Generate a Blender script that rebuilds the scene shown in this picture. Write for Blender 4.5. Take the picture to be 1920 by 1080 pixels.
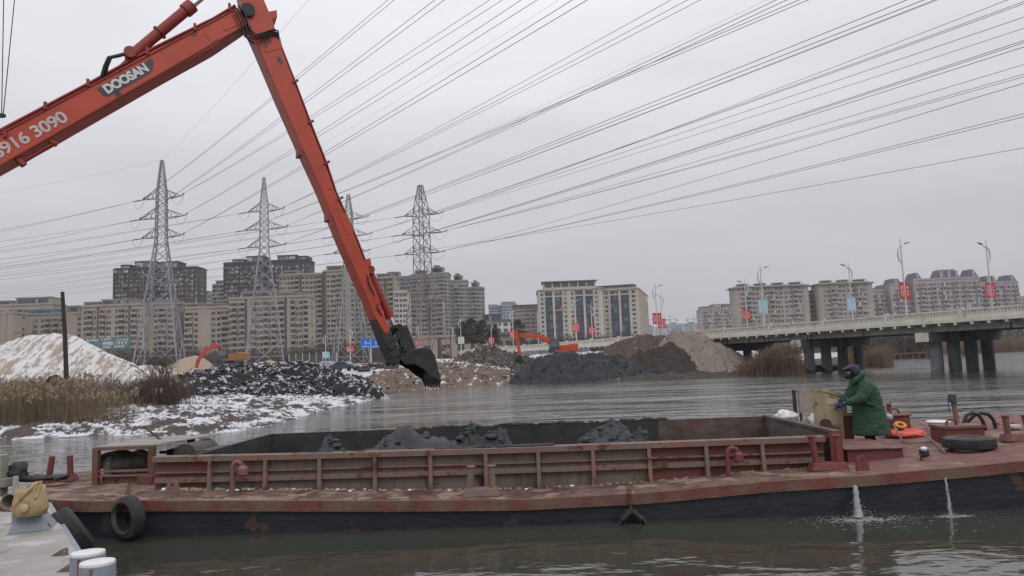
import bpy, math, random
import numpy as np
from mathutils import Vector, Matrix
random.seed(7)
for o in list(bpy.data.objects):
    bpy.data.objects.remove(o)
S = bpy.context.scene
COL = S.collection

# ---------------------------------------------------------------- camera
F = 1400.0                      # focal length in pixels of a 1920 wide frame
EYE = Vector((0.0, 0.0, 2.45))
PITCH = math.atan((682 - 540) / F)
ROLL = -0.038
CM = (Matrix.Rotation(math.pi / 2 + PITCH, 4, 'X') @ Matrix.Rotation(ROLL, 4, 'Z'))
cam_d = bpy.data.cameras.new('camera')
cam_d.sensor_width = 36.0
cam_d.lens = 36.0 * F / 1920.0
cam_d.clip_start = 0.1
cam_d.clip_end = 9000
cam = bpy.data.objects.new('camera', cam_d)
cam.matrix_world = Matrix.Translation(EYE) @ CM
COL.objects.link(cam)
S.camera = cam

# ---------------------------------------------------------------- sky, sun, exposure
SUN_EL, SUN_AZ = math.radians(42), math.radians(150)
w = bpy.data.worlds.new('World')
S.world = w
w.use_nodes = True
nt = w.node_tree
for n in list(nt.nodes):
    nt.nodes.remove(n)
def wn(t, **k):
    n = nt.nodes.new(t)
    for a, b in k.items():
        setattr(n, a, b)
    return n
sky = wn('ShaderNodeTexSky', sky_type='NISHITA', sun_disc=False, sun_elevation=SUN_EL,
         sun_rotation=SUN_AZ, dust_density=6.0, ozone_density=1.0)
hs = wn('ShaderNodeHueSaturation')
hs.inputs['Saturation'].default_value = 0.15
nt.links.new(sky.outputs[0], hs.inputs['Color'])
tc = wn('ShaderNodeTexCoord')
sep = wn('ShaderNodeSeparateXYZ')
nt.links.new(tc.outputs['Generated'], sep.inputs[0])
ov = wn('ShaderNodeMath', operation='MULTIPLY_ADD', use_clamp=False)   # overcast luminance rises to the zenith
mx0 = wn('ShaderNodeMath', operation='MAXIMUM')
mx0.inputs[1].default_value = 0.0
nt.links.new(sep.outputs['Z'], mx0.inputs[0])
nt.links.new(mx0.outputs[0], ov.inputs[0])
ov.inputs[1].default_value = 11.6
ov.inputs[2].default_value = 4.15
mp = wn('ShaderNodeMapping')
mp.inputs['Scale'].default_value = (1.2, 1.2, 5.0)
nt.links.new(tc.outputs['Generated'], mp.inputs[0])
nz = wn('ShaderNodeTexNoise')
nz.inputs['Scale'].default_value = 1.6
nz.inputs['Detail'].default_value = 4
nt.links.new(mp.outputs[0], nz.inputs['Vector'])
mr = wn('ShaderNodeMapRange')
mr.inputs['From Min'].default_value = 0.3
mr.inputs['From Max'].default_value = 0.7
mr.inputs['To Min'].default_value = 0.90
mr.inputs['To Max'].default_value = 1.09
nt.links.new(nz.outputs['Fac'], mr.inputs['Value'])
ml = wn('ShaderNodeMath', operation='MULTIPLY')
nt.links.new(ov.outputs[0], ml.inputs[0])
nt.links.new(mr.outputs[0], ml.inputs[1])
tint = wn('ShaderNodeVectorMath', operation='SCALE')
tint.inputs[0].default_value = (0.985, 0.982, 1.045)
nt.links.new(ml.outputs[0], tint.inputs['Scale'])
mixw = wn('ShaderNodeMix', data_type='RGBA')
mixw.inputs['Factor'].default_value = 0.93
nt.links.new(hs.outputs[0], mixw.inputs['A'])
nt.links.new(tint.outputs[0], mixw.inputs['B'])
bg = wn('ShaderNodeBackground')
bg.inputs['Strength'].default_value = 0.1
nt.links.new(mixw.outputs['Result'], bg.inputs['Color'])
wo = wn('ShaderNodeOutputWorld')
nt.links.new(bg.outputs[0], wo.inputs['Surface'])

sd = bpy.data.lights.new('sun', 'SUN')
sd.energy = 0.6
sd.angle = math.radians(25)
sd.color = (1.0, 0.97, 0.93)
so = bpy.data.objects.new('sun', sd)
# the sky's sun_rotation runs clockwise from +Y
sdir = Vector((math.sin(SUN_AZ) * math.cos(SUN_EL), math.cos(SUN_AZ) * math.cos(SUN_EL), math.sin(SUN_EL)))
so.rotation_euler = sdir.to_track_quat('Z', 'Y').to_euler()
so.location = (0, -20, 60)
COL.objects.link(so)
S.view_settings.view_transform = 'Standard'
S.view_settings.look = 'None'
S.view_settings.exposure = 0.0
S.view_settings.gamma = 1.0
S.cycles.use_denoising = True
S.cycles.max_bounces = 6
S.cycles.volume_bounces = 1
S.cycles.transparent_max_bounces = 8

# ---------------------------------------------------------------- placing helpers
CM3 = CM.to_3x3()
def ray(px, py):
    return CM3 @ Vector(((px - 960) / F, (540 - py) / F, -1.0))
def P(px, py, d):               # point at distance d in front of the eye
    r = ray(px, py)
    return EYE + r * (d / r.y)
def G(px, py, z=0.0):           # point on the level z
    r = ray(px, py)
    return EYE + r * ((z - EYE.z) / r.z)
def V(*a):
    return Vector(a)

# ---------------------------------------------------------------- mesh builder
class MB:
    def __init__(s):
        s.v = []; s.f = []; s.m = []; s.cur = 0
    def add(s, vs, fs):
        b = len(s.v)
        s.v.extend(tuple(p) for p in vs)
        s.f.extend(tuple(i + b for i in q) for q in fs)
        s.m.extend([s.cur] * len(fs))
        return s
    def box(s, x0, x1, y0, y1, z0, z1, M=None):
        vs = [Vector(p) for p in ((x0,y0,z0),(x1,y0,z0),(x1,y1,z0),(x0,y1,z0),(x0,y0,z1),(x1,y0,z1),(x1,y1,z1),(x0,y1,z1))]
        if M is not None:
            vs = [M @ p for p in vs]
        return s.add(vs, ((0,3,2,1),(4,5,6,7),(0,1,5,4),(1,2,6,5),(2,3,7,6),(3,0,4,7)))
    def hexa(s, b, t):          # four bottom corners, four top corners
        return s.add(list(b) + list(t), ((0,3,2,1),(4,5,6,7),(0,1,5,4),(1,2,6,5),(2,3,7,6),(3,0,4,7)))
    def beam(s, p0, p1, w, h=None, up=None):
        p0 = Vector(p0); p1 = Vector(p1); h = h or w
        d = (p1 - p0).normalized()
        u = Vector(up) if up is not None else (Vector((0,0,1)) if abs(d.z) < 0.9 else Vector((0,1,0)))
        a = d.cross(u).normalized() * (w / 2)
        b = a.cross(d).normalized() * (h / 2)
        return s.hexa([p0-a-b, p0+a-b, p1+a-b, p1-a-b], [p0-a+b, p0+a+b, p1+a+b, p1-a+b])
    def tube(s, pts, r, n=8, caps=True):
        pts = [Vector(p) for p in pts]
        k = len(pts)
        rs = r if isinstance(r, (list, tuple)) else [r] * k
        vs = []
        up = None
        for i, p in enumerate(pts):
            d = (pts[min(i+1, k-1)] - pts[max(i-1, 0)]).normalized()
            if up is None:
                up = Vector((0,0,1)) if abs(d.z) < 0.9 else Vector((0,1,0))
            a = d.cross(up)
            if a.length < 1e-4:
                a = d.cross(Vector((1,0,0)))
            a.normalize()
            b = a.cross(d).normalized()
            up = b
            for j in range(n):
                t = 2 * math.pi * j / n
                vs.append(p + (a * math.cos(t) + b * math.sin(t)) * rs[i])
        fs = []
        for i in range(k - 1):
            for j in range(n):
                j2 = (j + 1) % n
                fs.append((i*n+j, i*n+j2, (i+1)*n+j2, (i+1)*n+j))
        if caps:
            fs.append(tuple(range(n))); fs.append(tuple(range((k-1)*n, k*n))[::-1])
        return s.add(vs, fs)
    def cyl(s, p0, p1, r0, r1=None, n=14):
        return s.tube([p0, p1], [r0, r0 if r1 is None else r1], n)
    def lathe(s, prof, c=(0,0,0), M=None, n=20):   # (radius, height) pairs round local z
        vs = []; c = Vector(c)
        for r, z in prof:
            for j in range(n):
                t = 2*math.pi*j/n
                p = Vector((r*math.cos(t), r*math.sin(t), z))
                vs.append(c + (M @ p if M is not None else p))
        fs = []
        k = len(prof)
        for i in range(k-1):
            for j in range(n):
                j2 = (j+1) % n
                fs.append((i*n+j, i*n+j2, (i+1)*n+j2, (i+1)*n+j))
        fs.append(tuple(range(n))[::-1]); fs.append(tuple(range((k-1)*n, k*n)))
        return s.add(vs, fs)
    def torus(s, c, R, r, M=None, nu=28, nv=10, squash=1.0):
        vs = []; c = Vector(c)
        for i in range(nu):
            a = 2*math.pi*i/nu
            for j in range(nv):
                b = 2*math.pi*j/nv
                p = Vector(((R + r*math.cos(b))*math.cos(a), (R + r*math.cos(b))*math.sin(a), r*squash*math.sin(b)))
                vs.append(c + (M @ p if M is not None else p))
        fs = [(i*nv+j, ((i+1) % nu)*nv+j, ((i+1) % nu)*nv+(j+1) % nv, i*nv+(j+1) % nv) for i in range(nu) for j in range(nv)]
        return s.add(vs, fs)
    def ring(s, prof, c, M, n=36):    # closed profile (radius, height) swept round local z
        vs = []; c = Vector(c); k = len(prof)
        for i in range(n):
            a = 2*math.pi*i/n
            for r, z in prof:
                vs.append(c + M @ Vector((r*math.cos(a), r*math.sin(a), z)))
        return s.add(vs, [(i*k+j, ((i+1) % n)*k+j, ((i+1) % n)*k+(j+1) % k, i*k+(j+1) % k) for i in range(n) for j in range(k)])
    def prism(s, out, ex):
        out = [Vector(p) for p in out]; ex = Vector(ex); k = len(out)
        fs = [tuple(range(k)), tuple(range(k, 2*k))[::-1]]
        fs += [(i, i + k, (i+1) % k + k, (i+1) % k) for i in range(k)]
        return s.add(out + [p + ex for p in out], fs)
    def blob(s, c, rad, seed=0, amp=0.25, nu=10, nv=7):
        rng = random.Random(seed); c = Vector(c)
        vs = [c + Vector((0, 0, -rad[2]))]
        for i in range(1, nv):
            th = math.pi * i / nv
            for j in range(nu):
                ph = 2*math.pi*j/nu
                k = 1 + rng.uniform(-amp, amp)
                vs.append(c + Vector((rad[0]*k*math.sin(th)*math.cos(ph), rad[1]*k*math.sin(th)*math.sin(ph), -rad[2]*k*math.cos(th))))
        vs.append(c + Vector((0, 0, rad[2])))
        fs = [(0, 1+(j+1) % nu, 1+j) for j in range(nu)]
        for i in range(nv-2):
            for j in range(nu):
                a = 1+i*nu; b = a+nu
                fs.append((a+j, a+(j+1) % nu, b+(j+1) % nu, b+j))
        t = len(vs)-1; a = 1+(nv-2)*nu
        fs += [(a+j, a+(j+1) % nu, t) for j in range(nu)]
        return s.add(vs, fs)
    def build(s, name, mat, parent=None, smooth=None, bevel=0.0, world=False, rebase=False):
        me = bpy.data.meshes.new(name)
        loc = Vector((0,0,0))
        vs = s.v
        if rebase:
            a = np.array(s.v)
            loc = Vector(((a[:,0].min()+a[:,0].max())/2, (a[:,1].min()+a[:,1].max())/2, a[:,2].min()))
            vs = [(p[0]-loc.x, p[1]-loc.y, p[2]-loc.z) for p in s.v]
        me.from_pydata(vs, [], s.f)
        mats = mat if isinstance(mat, (list, tuple)) else [mat]
        for m_ in mats:
            me.materials.append(m_)
        if len(mats) > 1:
            me.polygons.foreach_set('material_index', s.m)
        if smooth is not None:
            me.polygons.foreach_set('use_smooth', [True] * len(me.polygons))
            if smooth < 180:
                me.set_sharp_from_angle(angle=math.radians(smooth))
        me.update()
        o = bpy.data.objects.new(name, me)
        COL.objects.link(o)
        o.location = loc
        if parent is not None:
            o.parent = parent
            if world:
                o.matrix_parent_inverse = ROOTM[parent.name].inverted()
        if bevel:
            b = o.modifiers.new('bevel', 'BEVEL')
            b.width = bevel; b.segments = 2; b.limit_method = 'ANGLE'; b.angle_limit = math.radians(40)
        return o

ROOTM = {}
def tag(o, label=None, cat=None, group=None, kind=None):
    if label: o['label'] = label
    if cat: o['category'] = cat
    if group: o['group'] = group
    if kind: o['kind'] = kind
    return o
def thing(name, label, cat, loc=(0,0,0), rotz=0.0, group=None):
    o = bpy.data.objects.new(name, None)
    o.empty_display_size = 0.2
    COL.objects.link(o)
    o.location = loc; o.rotation_euler = (0, 0, rotz)
    ROOTM[o.name] = Matrix.Translation(Vector(loc)) @ Matrix.Rotation(rotz, 4, 'Z')
    return tag(o, label, cat, group)
def solo(mb, name, mat, label, cat, group=None, **k):
    return tag(mb.build(name, mat, rebase=True, **k), label, cat, group)
def struct(o):
    o['kind'] = 'structure'
    return o
def dup(root, loc, rotz, label=None, name=None):
    r = root.copy(); COL.objects.link(r); r.location = loc; r.rotation_euler = (0, 0, rotz)
    if label: r['label'] = label
    for ch in list(root.children):
        c = ch.copy(); COL.objects.link(c); c.parent = r
        for g in ch.children:
            q = g.copy(); COL.objects.link(q); q.parent = c
    return r
def npmesh(name, verts, faces, mat, parent=None, smooth=False):   # numpy arrays, all faces of equal size
    me = bpy.data.meshes.new(name)
    verts = np.asarray(verts, dtype=np.float32); faces = np.asarray(faces, dtype=np.int32)
    nf, k = faces.shape
    me.vertices.add(len(verts)); me.vertices.foreach_set('co', verts.ravel())
    me.loops.add(nf * k); me.loops.foreach_set('vertex_index', faces.ravel())
    me.polygons.add(nf); me.polygons.foreach_set('loop_start', np.arange(nf, dtype=np.int32) * k)
    if smooth:
        me.polygons.foreach_set('use_smooth', np.ones(nf, dtype=bool))
    me.update(calc_edges=True)
    me.validate()
    for m_ in (mat if isinstance(mat, (list, tuple)) else [mat]):
        me.materials.append(m_)
    o = bpy.data.objects.new(name, me); COL.objects.link(o)
    if parent is not None:
        o.parent = parent
    return o
def grid_faces(nr, nc):
    i = np.arange((nr-1)*nc).reshape(nr-1, nc)[:, :-1]
    return np.stack([i, i+1, i+nc+1, i+nc], -1).reshape(-1, 4)

# vectorised value noise
def _h(ix, iy, s):
    n = (ix.astype(np.int64) * 374761393 + iy.astype(np.int64) * 668265263 + s * 1442695041) & 0xffffffff
    n = ((n ^ (n >> 13)) * 1274126177) & 0xffffffff
    return ((n ^ (n >> 16)) & 0xffff) / 65535.0
def vn(x, y, s=0):
    ix = np.floor(x); iy = np.floor(y); fx = x-ix; fy = y-iy
    fx = fx*fx*(3-2*fx); fy = fy*fy*(3-2*fy)
    a = _h(ix, iy, s); b = _h(ix+1, iy, s); c = _h(ix, iy+1, s); d = _h(ix+1, iy+1, s)
    return a + (b-a)*fx + (c-a)*fy + (a-b-c+d)*fx*fy
def fbm(x, y, s=0, o=4, ridge=False):
    t = 0; a = 1.0; tot = 0
    for k in range(o):
        n = vn(x, y, s + k*17)
        if ridge: n = 1 - np.abs(2*n-1)
        t = t + a*n; tot += a; a *= 0.5; x = x*2.03 + 5.1; y = y*2.03 + 1.7
    return t / tot

# ---------------------------------------------------------------- materials
def M(name, c1, c2=None, scale=3.0, lo=0.35, hi=0.65, rough=0.75, metal=0.0, bump=0.0, bscale=None,
      c3=None, s3=2.0, t3=(0.58, 0.62), c4=None, s4=6.0, t4=(0.62, 0.66), stretch=(1,1,1), stretch3=(1,1,1), stretch4=(1,1,1), detail=6, spec=None, coat=0.0):
    m = bpy.data.materials.new(name); m.use_nodes = True
    t = m.node_tree; b = t.nodes['Principled BSDF']
    b.inputs['Roughness'].default_value = rough
    b.inputs['Metallic'].default_value = metal
    if spec is not None: b.inputs['Specular IOR Level'].default_value = spec
    if coat: b.inputs['Coat Weight'].default_value = coat
    c1 = tuple(c1) + (1,)
    if c2 is None and c3 is None and not bump:
        b.inputs['Base Color'].default_value = c1
        return m
    tcn = t.nodes.new('ShaderNodeTexCoord')
    def noise(sc, st, det=detail, w=0.0):
        mpn = t.nodes.new('ShaderNodeMapping'); mpn.inputs['Scale'].default_value = st
        mpn.inputs['Location'].default_value = (w, w*1.7, w*0.3)
        t.links.new(tcn.outputs['Object'], mpn.inputs[0])
        n = t.nodes.new('ShaderNodeTexNoise'); n.inputs['Scale'].default_value = sc; n.inputs['Detail'].default_value = det
        n.inputs['Roughness'].default_value = 0.6
        t.links.new(mpn.outputs[0], n.inputs['Vector'])
        return n.outputs['Fac']
    def ramp(src, a, bb):
        r = t.nodes.new('ShaderNodeMapRange'); r.inputs['From Min'].default_value = a; r.inputs['From Max'].default_value = bb
        t.links.new(src, r.inputs['Value'])
        return r.outputs[0]
    def mix(fac, A, B):
        x = t.nodes.new('ShaderNodeMix'); x.data_type = 'RGBA'
        t.links.new(fac, x.inputs['Factor'])
        for nm, q in (('A', A), ('B', B)):
            if isinstance(q, tuple): x.inputs[nm].default_value = q
            else: t.links.new(q, x.inputs[nm])
        return x.outputs['Result']
    col = c1
    if c2 is not None:
        col = mix(ramp(noise(scale, stretch), lo, hi), c1, tuple(c2)+(1,))
    if c3 is not None:
        col = mix(ramp(noise(s3, stretch3, 8, 3.3), *t3), col, tuple(c3)+(1,))
    if c4 is not None:
        col = mix(ramp(noise(s4, stretch4, 8, 9.1), *t4), col, tuple(c4)+(1,))
    if isinstance(col, tuple): b.inputs['Base Color'].default_value = col
    else: t.links.new(col, b.inputs['Base Color'])
    if bump:
        bn = t.nodes.new('ShaderNodeBump'); bn.inputs['Strength'].default_value = min(1, bump); bn.inputs['Distance'].default_value = 0.02 * max(1, bump)
        t.links.new(noise(bscale or scale*3, stretch, 8, 5.0), bn.inputs['Height'])
        t.links.new(bn.outputs[0], b.inputs['Normal'])
    return m
def emitless(*a, **k):
    return M(*a, **k)
def snowy(name, dirt, dirt2, amount=0.5, scale=1.2, stretch=(1,1,1), slope=0.5, snow=(0.66,0.66,0.70), rough=0.9, bump=1.5, fine=3.5):
    # soil with snow lying on its flatter places
    m = bpy.data.materials.new(name); m.use_nodes = True
    t = m.node_tree; b = t.nodes['Principled BSDF']; b.inputs['Roughness'].default_value = rough
    b.inputs['Specular IOR Level'].default_value = 0.2
    tcn = t.nodes.new('ShaderNodeTexCoord'); mpn = t.nodes.new('ShaderNodeMapping'); mpn.inputs['Scale'].default_value = stretch
    t.links.new(tcn.outputs['Object'], mpn.inputs[0])
    def noise(sc, det, w=0):
        n = t.nodes.new('ShaderNodeTexNoise'); n.inputs['Scale'].default_value = sc; n.inputs['Detail'].default_value = det
        n.inputs['Roughness'].default_value = 0.65
        t.links.new(mpn.outputs[0], n.inputs['Vector']); return n.outputs['Fac']
    def math_(op, a, b_):
        x = t.nodes.new('ShaderNodeMath'); x.operation = op
        for i, q in enumerate((a, b_)):
            if isinstance(q, (int, float)): x.inputs[i].default_value = q
            else: t.links.new(q, x.inputs[i])
        return x.outputs[0]
    geo = t.nodes.new('ShaderNodeNewGeometry'); sp = t.nodes.new('ShaderNodeSeparateXYZ')
    t.links.new(geo.outputs['Normal'], sp.inputs[0])
    v = math_('ADD', math_('MULTIPLY', noise(scale, 10), 0.9), math_('MULTIPLY', noise(scale*fine, 6), 0.55))
    v = math_('ADD', v, math_('MULTIPLY', math_('SUBTRACT', sp.outputs['Z'], 0.8), slope))
    r = t.nodes.new('ShaderNodeMapRange'); r.inputs['From Min'].default_value = 0.98 - amount*0.5; r.inputs['From Max'].default_value = 1.06 - amount*0.5
    t.links.new(v, r.inputs['Value'])
    x = t.nodes.new('ShaderNodeMix'); x.data_type = 'RGBA'
    x.inputs['A'].default_value = tuple(dirt)+(1,); x.inputs['B'].default_value = tuple(dirt2)+(1,)
    t.links.new(noise(scale*0.6, 8), x.inputs['Factor'])
    y = t.nodes.new('ShaderNodeMix'); y.data_type = 'RGBA'
    t.links.new(r.outputs[0], y.inputs['Factor']); t.links.new(x.outputs['Result'], y.inputs['A']); y.inputs['B'].default_value = tuple(snow)+(1,)
    t.links.new(y.outputs['Result'], b.inputs['Base Color'])
    bn = t.nodes.new('ShaderNodeBump'); bn.inputs['Strength'].default_value = 0.9; bn.inputs['Distance'].default_value = 0.06*bump
    t.links.new(noise(scale*4, 8), bn.inputs['Height']); t.links.new(bn.outputs[0], b.inputs['Normal'])
    return m

# ================================================================ water
def water_mat():
    m = bpy.data.materials.new('river_water'); m.use_nodes = True
    t = m.node_tree; b = t.nodes['Principled BSDF']
    b.inputs['Base Color'].default_value = (0.040, 0.043, 0.034, 1)
    b.inputs['Roughness'].default_value = 0.05
    b.inputs['IOR'].default_value = 1.42
    b.inputs['Specular IOR Level'].default_value = 0.95
    tcn = t.nodes.new('ShaderNodeTexCoord')
    def noise(sc, st, det, dist=0.0):
        mpn = t.nodes.new('ShaderNodeMapping'); mpn.inputs['Scale'].default_value = st
        mpn.inputs['Rotation'].default_value = (0, 0, 0.12)
        t.links.new(tcn.outputs['Object'], mpn.inputs[0])
        n = t.nodes.new('ShaderNodeTexNoise'); n.inputs['Scale'].default_value = sc; n.inputs['Detail'].default_value = det
        n.inputs['Distortion'].default_value = dist
        t.links.new(mpn.outputs[0], n.inputs['Vector']); return n.outputs['Fac']
    def math_(op, a, b_):
        x = t.nodes.new('ShaderNodeMath'); x.operation = op
        for i, q in enumerate((a, b_)):
            if isinstance(q, (int, float)): x.inputs[i].default_value = q
            else: t.links.new(q, x.inputs[i])
        return x.outputs[0]
    big = noise(0.9, (0.55, 1.0, 1.0), 3, 0.4)
    mid = noise(2.6, (0.5, 1.0, 1.0), 3, 0.3)
    gust = noise(0.06, (1.0, 1.6, 1.0), 2)           # calmer and rougher patches of the river
    g = t.nodes.new('ShaderNodeMapRange'); g.inputs['From Min'].default_value = 0.35; g.inputs['From Max'].default_value = 0.65
    g.inputs['To Min'].default_value = 0.55; g.inputs['To Max'].default_value = 1.0
    t.links.new(gust, g.inputs['Value'])
    # ripples are lower in the lee of the barge and the pontoon (y below 12 m)
    sp = t.nodes.new('ShaderNodeSeparateXYZ'); t.links.new(tcn.outputs['Object'], sp.inputs[0])
    lee = t.nodes.new('ShaderNodeMapRange'); lee.inputs['From Min'].default_value = 11.0; lee.inputs['From Max'].default_value = 24.0
    lee.inputs['To Min'].default_value = 0.26; lee.inputs['To Max'].default_value = 1.0
    t.links.new(sp.outputs['Y'], lee.inputs['Value'])
    swell = noise(0.20, (0.30, 1.0, 1.0), 4, 0.6)
    h = math_('ADD', math_('MULTIPLY', big, 1.0), math_('MULTIPLY', mid, 0.62))
    h = math_('ADD', h, math_('MULTIPLY', swell, 4.2))
    h = math_('MULTIPLY', math_('MULTIPLY', h, g.outputs[0]), lee.outputs[0])
    ro = t.nodes.new('ShaderNodeMapRange'); ro.inputs['From Min'].default_value = 14.0; ro.inputs['From Max'].default_value = 80.0   # wavelets too fine to see far off
    ro.inputs['To Min'].default_value = 0.06; ro.inputs['To Max'].default_value = 0.11
    t.links.new(sp.outputs['Y'], ro.inputs['Value']); t.links.new(ro.outputs[0], b.inputs['Roughness'])
    bn = t.nodes.new('ShaderNodeBump'); bn.inputs['Strength'].default_value = 1.0; bn.inputs['Distance'].default_value = 0.15
    t.links.new(h, bn.inputs['Height']); t.links.new(bn.outputs[0], b.inputs['Normal'])
    return m
mb = MB()
mb.add([(-3500,-60,0),(3500,-60,0),(3500,5200,0),(-3500,5200,0)], [(0,1,2,3)])
struct(mb.build('water', water_mat()))

# ================================================================ land
SHORE = [(-700,850),(-200,836),(50,823),(180,816),(300,818),(420,812),(500,800),(560,785),(612,767),(640,763),(700,750),
         (722,738),(735,726),(830,720),(960,719),(1100,716),(1300,712),(1400,706),(1500,700),(1560,696),(1612,691),
         (1640,677),(1700,668),(1865,661),(2100,651),(2600,632)]
SH = np.array([G(x, y, 0.0)[:2] for x, y in SHORE])
def shore_dist(X, Y):
    best = np.full(X.shape, 1e9)
    for a, b in zip(SH[:-1], SH[1:]):
        d = b - a; L = d @ d
        u = np.clip(((X-a[0])*d[0] + (Y-a[1])*d[1]) / L, 0, 1)
        best = np.minimum(best, np.hypot(X-a[0]-u*d[0], Y-a[1]-u*d[1]))
    t = X / Y
    ts = SH[:,0] / SH[:,1]
    ys = np.interp(t, ts, SH[:,1])
    return np.where(Y > ys, best, -best)
def sstep(a, b, x):
    u = np.clip((x-a)/(b-a), 0, 1); return u*u*(3-2*u)
def tpx(px):                       # the bearing x/y of a picture column at eye level
    p = P(px, 682 - 0.038*(px-960), 100.0); return p.x / p.y
T1, T2 = tpx(715), tpx(760)
def land_z(X, Y, s=None):
    if s is None: s = shore_dist(X, Y)
    t = X / Y
    left = 0.10 + 0.040*np.clip(s, 0, 22) + 0.05*np.clip(s-22, 0, 60)
    mid = 2.2*sstep(0, 3.2, s) + 0.03*np.clip(s, 0, 80)
    right = 0.35 + 0.02*np.clip(s, 0, 80)
    km = sstep(tpx(925), tpx(975), t)
    mid = mid*(1-km) + (0.06*sstep(0, 1.5, s) + 0.05*np.clip(s, 0, 12) + 0.16*np.clip(s-12, 0, 20))*km
    k = sstep(T1, T2, t); k2 = sstep(tpx(1400), tpx(1480), t)
    z = left*(1-k) + mid*k
    z = z*(1-k2) + right*k2
    z = np.where(s < 0, np.maximum(-1.2, 0.15*s - 0.02), z*sstep(-0.1, 0.8, s))
    z = np.minimum(z, 4.2)
    return z
tt = np.linspace(-1.08, 1.2, 780)
yy = np.concatenate([np.geomspace(24, 130, 330), np.geomspace(134, 5000, 46)])
Yg, Tg = np.meshgrid(yy, tt, indexing='ij'); Xg = Tg*Yg
sg = shore_dist(Xg, Yg)
Zg = land_z(Xg, Yg, sg)
lump = fbm(Xg*1.1, Yg*1.1, 3, 4) - 0.5
rough = fbm(Xg*3.3, Yg*3.3, 11, 3, True) - 0.55
near = np.clip(1.6 - Yg/120, 0, 1)
on = sstep(-0.3, 1.0, sg)
Zg = Zg + on*near*(0.60*lump + 0.42*rough*np.where(Tg < T2, 0.9, 1.8)) - on*np.where(sg < 1.5, 0.05, 0)
Zg = Zg + on*(Yg > 70)*0.25*(fbm(Xg*0.15, Yg*0.15, 5, 3)-0.5)
land_mats = [snowy('snowy_foreshore', (0.055,0.050,0.047), (0.10,0.085,0.075), 0.34, 0.7, (1,0.8,1), 0.7, fine=3.0, snow=(0.56,0.56,0.59)),
             None, snowy('bank_soil', (0.13,0.095,0.075), (0.20,0.155,0.125), 0.37, 0.9, (1,1,1), 0.55)]
land_mats[1] = land_mats.pop(2)
land_mats.append(snowy('shore_mud', (0.035,0.031,0.030), (0.075,0.060,0.052), 0.12, 0.8, (1,1,1), 0.4, bump=2, snow=(0.34,0.33,0.33)))
fg = grid_faces(len(yy), len(tt))
land = struct(npmesh('ground', np.stack([Xg, Yg, Zg], -1).reshape(-1, 3), fg, land_mats, smooth=True))
cs = sg.reshape(-1)[fg[:,0]]; ct = Tg.reshape(-1)[fg[:,0]] + 0.07*(fbm(Xg*0.35, Yg*0.35, 77, 3)-0.5).reshape(-1)[fg[:,0]]
land.data.polygons.foreach_set('material_index', np.where((ct < T2) & (cs < 26), 0, np.where((ct > tpx(955)) & (cs < 16), 2, 1)).astype(np.int32))

# ---- heaps: a crest line with slopes at the angle of repose
def heap(name, label, cat, mat, crest, slope=1.6, base=-0.4, amp=0.25, freq=1.0, res=0.22, group=None, rid=0.5, back=None, gully=0.0):
    C = np.array([tuple(P(px, py, d)) for px, py, d in crest])
    back = back or slope
    hmax = C[:,2].max() - base
    x0, x1 = C[:,0].min() - 0.5, C[:,0].max() + 0.5
    y0, y1 = C[:,1].min() - slope*hmax, C[:,1].max() + back*hmax
    xs = np.arange(x0, x1, res); ys = np.arange(y0, y1, res*1.3)
    Y, X = np.meshgrid(ys, xs, indexing='ij')
    o = np.argsort(C[:,0]); C = C[o]
    Xw = X + 0.8*(fbm(X*0.25, Y*0.25, 9, 2)-0.5)
    h = np.interp(Xw, C[:,0], C[:,2]); yc = np.interp(Xw, C[:,0], C[:,1])
    dy = Y - yc
    a = np.sqrt(dy*dy + 0.5) - 0.7
    Z = h - a / np.where(dy < 0, slope, back)
    Z = Z + amp*((fbm(X*freq, Y*freq, 21, 4)-0.5)*2*(1-rid) + rid*2*(fbm(X*freq*1.7, Y*freq*1.7, 33, 4, True)-0.6))
    if gully:
        Z = Z + gully*(fbm(X*1.3, Y*0.15, 41, 3, True)-0.5)
    f = grid_faces(len(ys), len(xs))
    zf = Z.reshape(-1)
    keep = (zf[f].max(1) > base)
    f = f[keep]
    v = np.stack([X, Y, np.maximum(Z, base-0.3)], -1).reshape(-1, 3)
    used = np.unique(f); mp_ = np.zeros(len(v), dtype=np.int64); mp_[used] = np.arange(len(used))
    v = v[used]; f = mp_[f]
    loc = np.array([v[:,0].mean(), v[:,1].mean(), v[:,2].min()])
    ob = npmesh(name, v - loc, f, mat, smooth=True)
    ob.location = loc
    return tag(ob, label, cat, group), (X, Y, Z)

sand = snowy('snow_dusted_sand', (0.26,0.21,0.165), (0.32,0.265,0.21), 0.60, 0.75, (1.6,0.35,0.35), 0.25, snow=(0.55,0.545,0.555), fine=5)
sand2 = snowy('bare_sand', (0.28,0.22,0.165), (0.33,0.265,0.20), 0.22, 0.4, (1,1,1), 0.3)
darkmud = snowy('frozen_dark_mud', (0.020,0.020,0.022), (0.045,0.042,0.041), 0.47, 1.9, (1,1,1), 0.5, bump=2.5, snow=(0.52,0.51,0.56), fine=2.4)
wetmud = snowy('wet_dark_mud', (0.020,0.024,0.028), (0.038,0.042,0.046), 0.02, 0.9, (1,1,1), 0.3, rough=0.55, bump=3)
brownmud = snowy('brown_spoil', (0.060,0.047,0.040), (0.105,0.082,0.068), 0.24, 0.7, (1,1,1), 0.3, bump=3, snow=(0.40,0.36,0.36))
greyspoil = snowy('light_brown_spoil', (0.165,0.135,0.115), (0.215,0.18,0.155), 0.24, 0.7, (1,1,1), 0.3, bump=3, snow=(0.45,0.42,0.42))
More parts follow.
